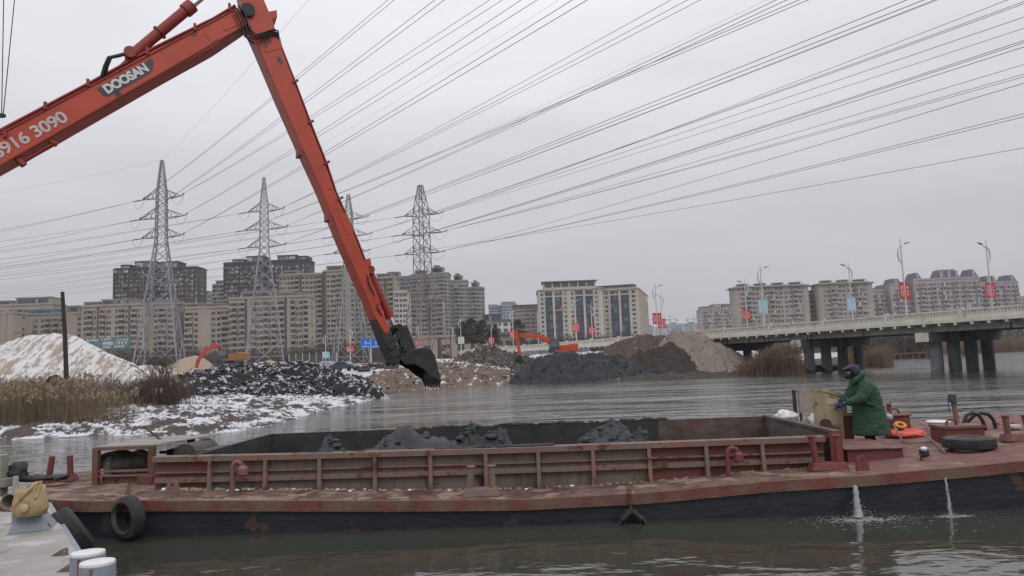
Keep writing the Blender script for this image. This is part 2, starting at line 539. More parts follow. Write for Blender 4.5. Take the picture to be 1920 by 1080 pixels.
heap('sand_mound', 'large sand mound dusted with snow behind the reeds at far left', 'mound', sand,
     [(-160,705,104),(-60,665,104),(0,650,104),(35,635,104),(60,629,104),(100,626,104),(135,628,104),(165,642,104),(205,664,104),(245,682,104),(285,706,104)],
     1.5, 1.0, 0.22, 0.6, 0.3, gully=0.35)
heap('sand_mound', 'low white snowy mound in front of the large sand mound at far left', 'mound', sand,
     [(-160,690,84),(-60,668,84),(0,666,84),(40,672,84),(70,684,84),(95,702,84)], 1.6, 0.8, 0.2, 0.9, 0.25, gully=0.2)
heap('sand_mound', 'small tan sand mound under the first pylon beside the red excavator', 'mound', sand2,
     [(285,700,118),(320,684,118),(345,671,118),(368,666,118),(384,672,118),(400,684,118),(425,700,118)], 1.6, 0.3, 0.15, 0.8, 0.3)
heap('sand_mound', 'low snow covered heap between the bare shrub and the sand mound', 'mound', sand,
     [(225,704,100),(250,688,100),(280,684,100),(310,690,100),(345,704,100)], 1.6, 1.0, 0.2, 0.8, 0.3)
dm, DMG = heap('mud_pile', 'long pile of dark frozen mud clods with snow on left bank', 'mud pile', darkmud,
     [(205,765,58),(255,748,60),(300,728,63),(345,704,66),(400,691,68),(470,684,69),(530,680,69),(590,686,69),(630,698,68),(670,708,66),(700,722,65),(726,742,64)],
     1.75, 0.0, 0.85, 0.8, 0.15, rid=0.65)
heap('dirt_heap', 'small tan dirt heap in front of the second pylon', 'dirt heap', sand2,
     [(452,695,92),(480,682,92),(505,675,92),(522,680,92),(545,695,92)], 1.5, 0.2, 0.2, 0.9, 0.25)
cm, CMG = heap('mud_pile', 'wet black mud pile at the water below the small orange excavator', 'mud pile', wetmud,
     [(945,722,93),(965,702,93),(985,688,94),(1010,673,95),(1050,663,95),(1090,665,95),(1130,667,95),(1170,678,95),(1210,686,95),(1260,694,95),(1330,704,95),(1390,714,95)],
     1.75, -0.3, 1.0, 0.8, 0.19, rid=0.6)
HB = heap('spoil_heap', 'dark brown spoil heap with thin snow behind the black mud', 'spoil heap', brownmud,
     [(1075,690,109),(1115,668,110),(1150,648,110),(1190,631,110),(1215,626,110),(1250,629,110),(1290,642,110),(1330,665,110),(1370,690,108)],
     1.7, 0.0, 1.1, 0.5, 0.24, rid=0.5)
dbrown = snowy('dark_brown_mud', (0.030,0.025,0.023), (0.058,0.046,0.040), 0.10, 0.7, (1,1,1), 0.3, bump=3, snow=(0.30,0.28,0.28))
HD = heap('mud_pile', 'dark brown mud slope between the black mud and the light spoil heap', 'mud pile', dbrown,
     [(1050,700,98),(1080,684,98),(1110,672,98),(1150,670,98),(1180,670,98),(1230,655,98.5),(1258,646,99),(1275,655,99),(1305,680,98),(1345,699,97),(1395,715,95)],
     1.8, -0.3, 0.9, 0.6, 0.22, rid=0.5)
HG = heap('spoil_heap', 'tall light brown spoil heap sloping down to the reeds by the bridge', 'spoil heap', greyspoil,
     [(1195,690,104),(1225,655,104),(1262,625,104),(1290,620,104),(1312,624,104),(1340,643,103),(1385,665,102),(1430,688,101),(1490,712,99)],
     1.6, -0.2, 0.9, 0.45, 0.24, rid=0.5, gully=0.3)
HR = heap('rubble_pile', 'grey rubble and mud pile left of the small orange excavator', 'rubble pile',
     snowy('grey_rubble', (0.06,0.055,0.05), (0.12,0.105,0.095), 0.30, 1.2, (1,1,1), 0.5, bump=3, snow=(0.42,0.40,0.40)),
     [(842,684,107),(880,661,107),(905,649,107),(930,652,107),(950,659,107),(975,661,107),(1000,676,107)], 1.8, -0.2, 0.9, 0.7, 0.22, rid=0.6)
HS = heap('rubble_bank', 'low snow dusted rubble bank under the raised bucket', 'rubble bank', land_mats[1],
     [(668,716,78),(700,704,80),(730,697,82),(765,690,86),(805,684,89),(850,680,92),(900,684,95),(950,694,97)], 2.0, -0.3, 1.0, 0.8, 0.2, rid=0.6)
# clods scattered over the dark piles
def clods(root, grid, n, mat, r0, r1, seed, minz=0.3, name='clod'):
    rng = np.random.default_rng(seed)
    X, Y, Z = grid
    ok = np.argwhere(Z > minz)
    pick = ok[rng.integers(0, len(ok), n)]
    base = np.array([(0,0,1),(0.9,0,0.2),(0.3,0.85,0.3),(-0.75,0.5,0.1),(-0.7,-0.55,0.3),(0.3,-0.9,0.1),(0,0,-0.6)], dtype=float)
    tri = np.array([(0,1,2),(0,2,3),(0,3,4),(0,4,5),(0,5,1),(6,2,1),(6,3,2),(6,4,3),(6,5,4),(6,1,5)])
    vs = []; fs = []
    loc = np.array(root.location)
    for k, (i, j) in enumerate(pick):
        r = r0 + (r1-r0)*rng.random()**2.5
        a = rng.random()*6.28
        b = base * (0.5 + 1.0*rng.random((7,1))) * np.array([r*1.2, r, r*0.95])
        c, s_ = math.cos(a), math.sin(a)
        q = np.stack([b[:,0]*c - b[:,1]*s_, b[:,0]*s_ + b[:,1]*c, b[:,2]], -1)
        vs.append(q + np.array([X[i,j]+rng.normal()*r*0.5, Y[i,j]+rng.normal()*r*0.5, Z[i,j]+r*0.15]) - loc)
        fs.append(tri + 7*k)
    o = npmesh(name, np.concatenate(vs), np.concatenate(fs), mat, parent=root)
    o['kind'] = 'stuff'
    return o
clods(dm, DMG, 5000, darkmud, 0.03, 0.17, 5)
clods(cm, CMG, 1300, wetmud, 0.03, 0.17, 6)
for (o_, g_), m_, sd_ in ((HB, brownmud, 31), (HG, greyspoil, 32), (HD, dbrown, 33)):
    clods(o_, g_, 900, m_, 0.03, 0.15, sd_)
clods(HS[0], HS[1], 1500, land_mats[1], 0.04, 0.22, 36, 0.2)
clods(HR[0], HR[1], 1500, HR[0].data.materials[0], 0.04, 0.24, 35, 0.5)

# ================================================================ reeds and scrub
def reeds(name, label, pos, h0, h1, w, mat, seed, lean=0.25, plume=0.0, pm=None, cat='reeds'):
    rng = np.random.default_rng(seed); n = len(pos)
    pos = np.asarray(pos)
    hh = rng.uniform(h0, h1, n) * (0.35 + 1.3*fbm(pos[:,0]*0.5, pos[:,1]*0.5, seed, 2))
    az = rng.uniform(0, 6.283, n); ln = lean*rng.random(n)**1.3
    lv = np.array([0, 0.4, 0.75, 1.0]); wd = np.array([1.0, 0.9, 0.7, 0.25])
    fa = rng.uniform(0, 6.283, n)
    vs = np.zeros((n, 8, 3))
    for k in range(4):
        cx = pos[:,0] + np.cos(az)*ln*hh*lv[k]**2; cy = pos[:,1] + np.sin(az)*ln*hh*lv[k]**2
        cz = pos[:,2] + hh*lv[k]*(1-0.3*ln*lv[k])
        for q, sgn in ((0,-1),(1,1)):
            vs[:,2*k+q,0] = cx + sgn*np.cos(fa)*w*wd[k]; vs[:,2*k+q,1] = cy + sgn*np.sin(fa)*w*wd[k]; vs[:,2*k+q,2] = cz
    fs = (np.arange(n)*8)[:,None,None] + np.array([(0,1,3,2),(2,3,5,4),(4,5,7,6)])[None]
    vs = vs.reshape(-1,3); fs = fs.reshape(-1,4)
    o = npmesh(name, vs, fs, [mat, pm or mat])
    tag(o, label, cat, kind='stuff')
    if plume:
        pick = np.where(rng.random(n) < plume)[0]; m_ = len(pick)
        tip = np.stack([pos[pick,0] + np.cos(az[pick])*ln[pick]*hh[pick], pos[pick,1] + np.sin(az[pick])*ln[pick]*hh[pick], pos[pick,2] + hh[pick]*(1-0.3*ln[pick])], -1)
        pv = []; 
        for k in range(7):
            c = tip + rng.normal(size=(m_,3))*np.array([0.03,0.03,0.07])
            d1 = rng.normal(size=(m_,3))*0.03; d2 = rng.normal(size=(m_,3))*0.022; d1[:,2] += 0.05
            pv.append(np.stack([c-d1-d2, c+d1-d2, c+d1+d2, c-d1+d2], 1))
        pv = np.concatenate(pv).reshape(-1,3)
        po = npmesh('plume', pv, np.arange(len(pv)).reshape(-1,4), pm or mat, parent=o)
        po['kind'] = 'stuff'
    return o
def scatter(px0, px1, d0, d1, n, seed, fade=0.0):
    rng = np.random.default_rng(seed)
    px = np.clip(rng.uniform(px0, px1, n) + rng.normal(size=n)*0.08*(px1-px0), px0-0.2*(px1-px0), px1+0.2*(px1-px0)); d = rng.uniform(d0, d1, n)
    t0, t1 = tpx(px0), tpx(px1)
    t = t0 + (t1-t0)*(px-px0)/(px1-px0)
    X = t*d
    return np.stack([X, d, np.maximum(land_z(X, d), 0.0) - 0.1], -1)
reed_m = M('dry_reed', (0.215,0.16,0.095), (0.10,0.073,0.046), 1.4, 0.3, 0.7, 0.85)
plume_m = M('reed_plume', (0.30,0.24,0.17), (0.20,0.15,0.10), 2, rough=0.9)
scrub_m = M('bare_scrub', (0.085,0.058,0.048), (0.045,0.032,0.030), 1.2, 0.3, 0.7, 0.9)
reed2_m = M('pale_reed', (0.20,0.14,0.09), (0.12,0.083,0.055), 0.8, 0.3, 0.7, 0.85)
reeds('reed_bed', 'dense tan reeds standing on the left bank by the water', scatter(-420, 175, 37, 50, 24000, 1), 0.55, 1.75, 0.008, reed_m, 1, 0.55, 0.10, plume_m)
reeds('scrub', 'dark brown tangled scrub between the reeds and the mud pile', np.concatenate([scatter(140, 335, 48, 62, 9000, 2), scatter(-300, 160, 56, 68, 9000, 12)]), 0.7, 2.0, 0.011, scrub_m, 2, 0.9, 0.02, plume_m, cat='scrub')
reeds('reed_bed', 'tan reed clump at the water where the spoil heap meets the bridge', scatter(1393, 1490, 86.5, 92, 7500, 3), 1.2, 3.3, 0.016, reed2_m, 3, 0.6, 0.10, reed2_m)
reeds('reed_bed', 'tan reeds on the bank behind the first bridge pier', scatter(1585, 1662, 108, 135, 5500, 4), 1.2, 3.2, 0.022, reed2_m, 4, 0.6)
reeds('reed_bed', 'distant belt of reeds along the far shore seen under the bridge', np.concatenate([scatter(1735, 2050, 262, 300, 9000, 5)]), 3.0, 4.6, 0.06, reed2_m, 5, 0.25)

def shrub(name, label, base, h, n, mat, seed, spread=0.6, cat='shrub', lean=(0,0)):
    rng = random.Random(seed); r = thing(name, label, cat, base)
    st = MB(); tw = MB()
    def grow(p, d, L, rad, lev, mbq):
        q = p + d*L
        mid = p + d*L*0.5 + Vector((rng.uniform(-1,1), rng.uniform(-1,1), 0))*L*0.06
        mbq.tube([p, mid, q], [rad, rad*0.85, rad*0.6], 4, False)
        if lev == 0: return
        for _ in range(rng.randint(2, 4)):
            dd = (d + Vector((rng.uniform(-1,1), rng.uniform(-1,1), rng.uniform(-0.3,0.8)))*0.7).normalized()
            grow(p + d*L*rng.uniform(0.5,1.0), dd, L*rng.uniform(0.45,0.75), rad*0.55, lev-1, tw)
    for k in range(n):
        a = rng.uniform(0, 6.283)
        d = Vector((math.cos(a)*spread*rng.random() + lean[0], math.sin(a)*spread*rng.random() + lean[1], 1)).normalized()
        grow(Vector((rng.uniform(-.3,.3), rng.uniform(-.3,.3), 0)), d, h*rng.uniform(0.35,0.5), h*0.011, 4, st)
    st.build('stem', mat, r); tw.build('twigs', mat, r)
    return r
twig_m = M('bare_twig', (0.075,0.055,0.047), rough=0.9)
b0 = P(312, 706, 66)
shrub('bare_shrub', 'leafless brown shrub leaning left in front of the first pylon', (b0.x, b0.y, 0.8), 4.6, 11, twig_m, 4, 0.8, lean=(-0.5,0))
b0 = P(205, 712, 60)
shrub('bare_shrub', 'small leafless bush at the foot of the sand mound', (b0.x, b0.y, 0.8), 2.6, 8, twig_m, 9, 0.9)
b0 = P(1180, 640, 150)
# wooden pole
p0 = P(127, 716, 62); p1 = P(117, 547, 62)
mb = MB(); mb.tube([(p0.x, p0.y, 0.5), p0.lerp(p1, 0.5), p1], [0.19, 0.17, 0.14], 10)
solo(mb, 'wooden_pole', M('dark_wood', (0.045,0.036,0.032), (0.025,0.02,0.02), 4, rough=0.9, stretch=(3,3,0.4), bump=1), 'dark bare wooden pole standing before the snowy sand mound', 'pole', smooth=40)

# ================================================================ apartment blocks
def glass_mat(name, dark, light, cell=(1.7, 3.0), p=0.86, rough=0.25):
    m = bpy.data.materials.new(name); m.use_nodes = True
    t = m.node_tree; b = t.nodes['Principled BSDF']; b.inputs['Roughness'].default_value = rough
    tcn = t.nodes.new('ShaderNodeTexCoord'); mpn = t.nodes.new('ShaderNodeMapping')
    mpn.inputs['Scale'].default_value = (1/cell[0], 0.02, 1/cell[1])
    t.links.new(tcn.outputs['Object'], mpn.inputs[0])
    fl = t.nodes.new('ShaderNodeVectorMath'); fl.operation = 'FLOOR'; t.links.new(mpn.outputs[0], fl.inputs[0])
    wn_ = t.nodes.new('ShaderNodeTexWhiteNoise'); wn_.noise_dimensions = '3D'; t.links.new(fl.outputs[0], wn_.inputs['Vector'])
    r = t.nodes.new('ShaderNodeValToRGB'); e = r.color_ramp.elements
    e[0].position = 0.0; e[0].color = tuple(dark)+(1,)
    e[1].position = 1.0; e[1].color = tuple(light)+(1,)
    q = e.new(p); q.color = tuple(a*0.6+b_*0.4*0.5 for a, b_ in zip(dark, light))+(1,)
    t.links.new(wn_.outputs['Value'], r.inputs['Fac']); t.links.new(r.outputs[0], b.inputs['Base Color'])
    return m
GL_A = glass_mat('window_glass', (0.024,0.03,0.036), (0.26,0.27,0.27))
GL_B = glass_mat('window_glass_blue', (0.035,0.045,0.06), (0.22,0.27,0.32), (2.2,3.1), 0.8)
GL_C = glass_mat('window_glass_pale', (0.06,0.07,0.075), (0.55,0.56,0.55), (1.3,3.0), 0.80)
GL_D = glass_mat('window_glass_light', (0.09,0.09,0.10), (0.55,0.55,0.56), (1.2,3.0), 0.6)
ACM = M('white_air_conditioner', (0.52,0.52,0.51), rough=0.7)
def wallm(name, c, k=0.82):
    return M(name, c, tuple(x*k for x in c), 0.12, 0.3, 0.7, 0.85, stretch=(1,1,0.5))
TAN = wallm('tan_render', (0.29,0.24,0.20)); TAN2 = wallm('pale_tan_render', (0.31,0.265,0.22)); DARK = wallm('dark_brown_brick', (0.066,0.054,0.058))
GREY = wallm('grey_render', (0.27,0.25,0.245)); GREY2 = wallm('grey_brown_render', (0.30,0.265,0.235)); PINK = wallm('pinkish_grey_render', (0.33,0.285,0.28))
CREAM = wallm('cream_stone', (0.44,0.40,0.345)); BLUEG = wallm('haze_tinted_render', (0.26,0.29,0.33)); DROOF = M('dark_roof', (0.10,0.09,0.09), rough=0.8)  # blue-grey of the farthest walls is distance haze put into the colour
DKGAP = M('dark_stairwell', (0.085,0.065,0.06), rough=0.8)
WIDTH = {'p':0.9, 'w':2.0, 'W':3.0, 'b':3.4, 'd':1.5, 't':1.4, 'P':2.4}
def building(name, label, px0, px1, pyt, d, wall, pattern, glass=GL_A, fh=3.0, depth=14.0, roofs=(), base=3.6, yaw=0.0, cornice=0.5,
             balm=None, sideyaw=None, group=None, top2=None, trim=None, upper=None, roofmat=None):
    a = P(px0, pyt, d); b = P(px1, pyt, d)
    Wd = b.x - a.x; H = (P((px0+px1)/2, pyt, d)).z - base
    r = thing(name, label, 'building', ((a.x+b.x)/2, d, base), yaw, group)
    unit = sum(WIDTH[c] for c in pattern)
    reps = max(1, round(Wd / unit)); seq = pattern * reps
    k = Wd / sum(WIDTH[c] for c in seq)
    nf = max(2, int(H / fh)); top = nf*fh
    x0 = -Wd/2
    wl = MB(); gl = MB(); bl = MB(); dk = MB(); rf = MB(); ac = MB(); rg_ = random.Random(int(px0)*31+int(pyt))
    wl.box(x0, -x0, 0, depth, -4, H)
    gl.add([(x0+.1,-0.05,0),(-x0-.1,-0.05,0),(-x0-.1,-0.05,top),(x0+.1,-0.05,top)], [(0,1,2,3)])
    x = x0
    T = 0.45
    for c in seq:
        wx = WIDTH[c]*k; x1 = x + wx
        if c in 'pP':
            wl.box(x, x1, -T if c == 'p' else -T-0.25, -0.002, -4, H-0.3)
        elif c == 'd':
            dk.box(x, x1, -0.2, -0.01, -4, H-0.4)
        else:
            m_ = {'w':0.17, 'W':0.09, 'b':0.06, 't':0.24}[c]*wx
            wl.box(x, x+m_, -T+.02, -0.003, -4, H-0.5); wl.box(x1-m_, x1, -T+.02, -0.003, -4, H-0.5)
            for f in range(nf+1):
                z0 = f*fh - 0.55; z1 = f*fh + (0.80 if c != 'b' else 0.25)
                if f == nf: z1 = H - 0.4
                wl.box(x+m_, x1-m_, -T+.05, -0.004, z0, z1)
                if c == 'b' and f < nf:
                    bl.box(x+m_*0.5, x1-m_*0.5, -1.5, -T, f*fh-0.12, f*fh+0.95)
                    bl.box(x+m_*0.5, x+m_*0.5+0.25, -1.4, -T, f*fh+0.95, f*fh+2.75)
                    if rg_.random() < 0.38: gl.box(x+m_, x1-m_, -1.42, -1.36, f*fh+0.96, f*fh+2.6)
                if c in 'wW' and 0 < f < nf and rg_.random() < 0.22:
                    ax_ = rg_.uniform(x+m_, x1-m_-0.9); ac.box(ax_, ax_+0.9, -T-0.40, -T+.04, z1-0.75, z1-0.1)
                if c == 'W' and f < nf:
                    wl.box((x+x1)/2-0.09, (x+x1)/2+0.09, -T+.12, -0.06, z1, z1+fh-1.5)
        x = x1
    if cornice:
        rf.box(x0-cornice, -x0+cornice, -T-cornice, depth+cornice, H-0.35, H+0.25)
        rf.box(x0+.3, -x0-.3, -T+.2, depth-.3, H+0.25, H+0.9)
    for (f0, f1, h) in roofs:
        xa, xb = x0 + Wd*f0, x0 + Wd*f1
        rf.box(xa, xb, 0.6, depth-1, H+0.2, H+h)
        rf.box(xa-.4, xb+.4, 0.2, depth-.6, H+h, H+h+0.4)
        gl.box(xa+.6, xb-.6, 0.45, 0.55, H+0.9, H+h-0.6)
    # narrow end walls with a column of windows
    for sx in (-1, 1):
        xe = sx*Wd/2
        for f in range(nf):
            gl.box(min(xe, xe+sx*0.04), max(xe, xe+sx*0.04), depth*0.42, depth*0.54, f*fh+0.9, f*fh+2.3)
        lo, hi = sorted((xe+sx*0.01, xe+sx*0.25))
        for z in np.arange(2*fh, H, 3*fh):
            wl.box(lo, hi, 0.3, depth-0.3, z-0.15, z+0.15)
    wl.build('wall', wall, r)
    o = gl.build('window', glass, r); o['kind'] = 'stuff'
    if ac.v:
        o = ac.build('air_conditioner', ACM, r); o['kind'] = 'stuff'
    if bl.v:
        o = bl.build('balcony', balm or wall, r); o['kind'] = 'stuff'
    if dk.v:
        o = dk.build('stairwell', DKGAP, r); o['kind'] = 'stuff'
    if rf.v: rf.build('roof', roofmat or wall, r)
    return r, Wd, H, seq
bd = building
bd('apartment_block', 'grey apartment block with stepped roof at far left edge', -70, 100, 573, 470, GREY2, 'pWwbWp', roofs=((0.38,0.52,3),(0.58,0.95,4.5)))
bd('apartment_block', 'windowless tan end wall of a block at far left edge', -40, 28, 588, 372, TAN, 'PpPp', cornice=0.4)
bd('apartment_block', 'low tan apartment block with teal roof left of wooden pole', 28, 122, 590, 405, TAN, 'pWbwbWp', roofs=((0.25,0.8,2.5),), roofmat=M('teal_roof', (0.14,0.19,0.21), rough=0.8))
bd('apartment_block', 'tan block with broad plain wall just right of wooden pole', 118, 154, 588, 400, TAN, 'PPPw', roofs=((0.1,0.8,4),))
bd('apartment_block', 'tan balconied apartment block behind the teal billboard', 154, 272, 573, 398, TAN2, 'pwbwdbWp', roofs=((0.02,0.25,2.2),(0.3,0.75,3.2)))
bd('apartment_block', 'tan apartment block behind the legs of the first pylon', 272, 336, 570, 402, TAN, 'pPwbWd', roofs=((0.3,0.8,2.0),))
bd('apartment_tower', 'dark brown tower with stepped top behind the first pylon', 214, 290, 504, 480, DARK, 'bwWbpwt', GL_D, roofs=((0.15,0.4,2.5),(0.5,0.98,4.5)))
bd('apartment_tower', 'dark brown tower right of the first pylon', 294, 371, 503, 484, DARK, 'wbWtwpw', GL_D, roofs=((0.1,0.5,4.5),))
bd('apartment_block', 'tan block with blank end wall between first and second pylons', 347, 432, 577, 398, TAN2, 'bwPPwwb', roofs=((0.0,0.3,2.5),(0.4,0.85,2.0)))
bd('apartment_tower', 'grey distant tower left of the second dark tower, lower one', 370, 400, 553, 600, GREY, 'wWwt', roofs=((0.2,0.7,3),))
bd('apartment_tower', 'grey distant tower touching the second dark tower', 399, 424, 534, 560, GREY, 'bWbw', roofs=((0.2,0.8,3),))
bd('apartment_tower', 'dark brown tower rising behind the second pylon', 420, 496, 493, 480, DARK, 'bwWbpwt', GL_D, roofs=((0.2,0.5,2.2),(0.55,0.98,4)))
bd('apartment_tower', 'dark brown tower with rounded corner right of second pylon', 500, 579, 489, 482, DARK, 'wbWtwpw', GL_D, roofs=((0.25,0.7,3.5),(0.72,0.95,2.6)))
bd('apartment_block', 'tan block with plain end wall behind the second pylon', 430, 578, 558, 386, TAN2, 'wbwbdPbwWb', roofs=((0.15,0.6,3.2),(0.62,0.9,2.0)))
bd('apartment_tower', 'tall tan tower right of second pylon, lower left wing', 524, 608, 515, 452, TAN2, 'wwtwWbd', GL_A, roofs=((0.05,0.4,2.5),))
bd('apartment_tower', 'tall tan tower behind the third pylon', 606, 664, 508, 450, TAN2, 'dwWbtPw', GL_A, roofs=((0.1,0.6,3),))
bd('apartment_tower', 'tall tan tower seen right of the red excavator stick', 662, 742, 522, 455, TAN2, 'wbwdwbP', GL_A, roofs=((0.1,0.4,2.5),(0.55,0.9,2.5)))
bd('apartment_block', 'shorter beige tower left of the fourth pylon', 738, 764, 548, 430, CREAM, 'WwW', GL_B, roofs=())
bd('apartment_tower', 'grey tower behind the excavator stick and left of fourth pylon', 716, 768, 520, 560, GREY, 'wWbwtw', roofs=((0.2,0.6,4),))
bd('apartment_tower', 'grey tower directly behind the fourth pylon', 768, 808, 516, 556, GREY, 'wbWtbw', roofs=((0.25,0.75,3.5),))
bd('apartment_tower', 'tallest grey tower right of the fourth pylon', 804, 842, 513, 552, GREY, 'wtWbwt', roofs=((0.1,0.7,4.5),(0.25,0.5,6)))
bd('apartment_tower', 'grey tower second from right in the stepped row', 842, 876, 527, 560, GREY, 'wtbWtw', roofs=((0.25,0.7,4),(0.35,0.55,5.5)))
bd('apartment_tower', 'rightmost and lowest grey tower of the stepped row', 876, 907, 540, 566, GREY, 'wtbWtw', roofs=((0.25,0.7,4),(0.4,0.55,5.5)))
bd('apartment_block', 'lower grey brown block in front of the stepped tower row', 766, 830, 560, 480, GREY, 'bwWdwb', roofs=((0.1,0.5,2),))
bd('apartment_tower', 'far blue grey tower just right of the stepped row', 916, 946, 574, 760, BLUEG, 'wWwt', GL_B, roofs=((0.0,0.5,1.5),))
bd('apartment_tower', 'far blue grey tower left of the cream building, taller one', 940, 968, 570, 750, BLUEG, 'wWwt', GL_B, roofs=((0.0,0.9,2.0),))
bd('apartment_block', 'dark glazed block touching the left side of cream building', 962, 1010, 577, 560, GREY2, 'WtWtw', GL_B, roofs=((0.0,1.0,2.0),), roofmat=DROOF)
# low buildings by the road
bd('low_building', 'low white framed villa with dark roof among trees', 905, 962, 603, 420, wallm('white_render', (0.50,0.50,0.49)), 'wpWpw', fh=3.2, roofs=((0.0,0.6,4),), roofmat=DROOF)
bd('low_building', 'long low dark roofed building below the blue grey towers', 915, 1010, 626, 330, wallm('taupe_render', (0.22,0.20,0.19)), 'WpWp', fh=3.2, cornice=1.2, roofmat=DROOF)
bd('low_building', 'long low beige shop building with dark openings behind fourth pylon', 765, 890, 632, 300, TAN2, 'bPWPd', fh=4.0, roofs=())
# the cream building with tall dark glass bays
def cream_block(name, label, px0, px1, pyt, d, cols, roof_px, roof_py, depth=34):
    a = P(px0, pyt, d); b = P(px1, pyt, d); Wd = b.x-a.x; base = 3.6; fh = 3.15
    H = P((px0+px1)/2, pyt, d).z - base
    r = thing(name, label, 'building', ((a.x+b.x)/2, d, base))
    wl = MB(); gl = MB(); x0 = -Wd/2
    wl.box(x0, -x0, 0, depth, -4, H)
    nf = int((H-3.5)/fh); zt = nf*fh
    x = x0; tot = sum(c[1] for c in cols)
    for typ, wr in cols:
        x1 = x + Wd*wr/tot
        if typ == 'p':
            wl.box(x, x1, -0.9, -0.01, -4, H)
        elif typ == 'w':
            gl.add([(x,-0.06,0),(x1,-0.06,0),(x1,-0.06,H-1),(x,-0.06,H-1)], [(0,1,2,3)])
            m_ = (x1-x)*0.2
            wl.box(x, x+m_, -0.5, -0.02, -4, H-0.5); wl.box(x1-m_, x1, -0.5, -0.02, -4, H-0.5)
            for f in range(nf+2):
                wl.box(x+m_, x1-m_, -0.48, -0.03, f*fh-0.5, f*fh+0.9)
        elif typ == 'G':
            # recessed bay: dark spandrels, a row of panes on every floor
            bay = MB(); bay.box(x+.1, x1-.1, -0.12, -0.02, 0, zt)
            bo = bay.build('glass_bay', GL_DB, r)
            sp = MB()
            for f in range(nf+1):
                sp.box(x+.12, x1-.12, -0.42, -0.13, f*fh-0.25, f*fh+0.75)
            for q in (1, 2):
                xm = x + (x1-x)*q/3
                sp.box(xm-.07, xm+.07, -0.3, -0.14, 0, zt)
            sp.build('spandrel', SPAN, bo)
            wl.box(x, x1, -0.7, -0.03, zt+0.05, zt+0.9)
            gl.add([(x,-0.06,zt+0.9),(x1,-0.06,zt+0.9),(x1,-0.06,H-.8),(x,-0.06,H-.8)], [(0,1,2,3)])
            wl.box(x, x1, -0.6, -0.03, H-0.9, H)
        x = x1
    # windows down the receding right end wall
    for j in range(6):
        y0 = 2 + j*(depth-3)/6
        wl.box(Wd/2, Wd/2+0.9, y0+2.9, y0+4.4, -4, H-j*0.9)
        for f in range(nf+1):
            gl.box(Wd/2+.01, Wd/2+.06, y0, y0+2.2, f*fh+0.9, f*fh+2.5)
    wl.box(x0-.8, -x0+.8, -1.7, depth, H, H+0.7)
    wl.build('wall', CREAM, r)
    o = gl.build('window', GL_B, r); o['kind'] = 'stuff'
    ra = P(roof_px[0], roof_py, d); rb = P(roof_px[1], roof_py, d); cx = (a.x+b.x)/2
    top = (ra.z+rb.z)/2 - base
    rf = MB(); rf.box(ra.x-cx, rb.x-cx, -2.2, 14, top-0.55, top+0.1)
    ro = rf.build('roof_slab', DROOF, r)
    pz = MB()
    u0, u1 = ra.x-cx+1.6, rb.x-cx-1.6
    n = 6
    for q in range(n+1):
        xx = u0 + (u1-u0)*q/n
        pz.box(xx-.5, xx+.5, -0.6, 12, H+0.7, top-0.56)
    pz.box(u0, u1, 3.0, 12, H+0.7, top-0.6); pz.box(u0, u1, -0.55, -0.1, H+0.7, H+1.9)
    pz.build('penthouse', CREAM, r)
    return r
GL_DB = glass_mat('dark_blue_glass', (0.022,0.028,0.045), (0.13,0.19,0.26), (2.4,3.15), 0.78, 0.12)
SPAN = M('dark_spandrel', (0.045,0.048,0.062), rough=0.5)
cr = cream_block('cream_building', 'wide cream building with dark glass bays and flat overhanging roof', 1009, 1126, 543, 520,
            [('p',.25),('w',1),('p',.25),('G',1.7),('p',.5),('G',1.7),('p',.25),('w',1),('p',.7),('w',.9),('p',.25),('G',1.8),('p',.5),('G',1.8),('p',.25),('w',1),('p',.6)], (1015,1119), 527)
mb = MB(); q = P(1050, 581.5, 519.2)
mb.box(-3.2, 3.2, -0.15, 0.0, -0.7, 0.7, Matrix.Translation(Vector((q.x, q.y-0.3, q.z))))
solo(mb, 'red_sign_board', M('red_board', (0.50,0.10,0.07), rough=0.7), 'small red board across one glass bay of cream building', 'sign')
cream_block('cream_building', 'right wing of cream building, with framed dark glass and receding end wall', 1128, 1196, 543, 524,
            [('p',.3),('w',.9),('p',.3),('G',1.5),('p',.4),('G',1.5),('p',.3),('w',1),('p',.4)], (1118,1190), 535, depth=75).rotation_euler = (0,0,math.radians(-15))
# mansions right of the bridge lamps
bd('apartment_block', 'pinkish grey block far behind the spoil heap, right of cranes', 1313, 1374, 580, 620, PINK, 'pWbw', GL_C, roofs=((0.05,0.3,2.5),(0.4,0.65,4),(0.7,0.95,4)))
def brown_block(label, px0, px1, pyt, d, n, pat='pwWbWw'):
    r, Wd, H, seq = bd('apartment_block', label, px0, px1, pyt, d, GREY2, pat, GL_C, cornice=1.6, roofs=())
    cup = MB()
    for k in range(n):
        x = -Wd/2 + Wd*(k+0.5)/n
        cup.lathe([(3.2,0.2),(3.2,1.2),(4.2,1.5),(4.2,1.9),(3.0,2.3)], (x, 3, H+0.3), n=12)
    for sx in (-1, 1):
        cup.lathe([(3.0,-H-2),(3.0,-0.6),(4.4,-0.5),(4.4,0.1),(2.6,0.4)], (sx*(Wd/2-0.6), 2.2, H), n=14)
    cup.build('roof_turrets', GREY2, r)
brown_block('brown rounded corner block behind the first red bridge banner', 1378, 1510, 537, 480, 4)
bd('apartment_block', 'narrow lower brown block between the two rounded corner blocks', 1508, 1536, 552, 492, GREY2, 'pbWbp', GL_C, roofs=((0.2,0.8,2.5),))
brown_block('brown rounded corner block behind the second blue bridge banner', 1536, 1630, 531, 482, 3)
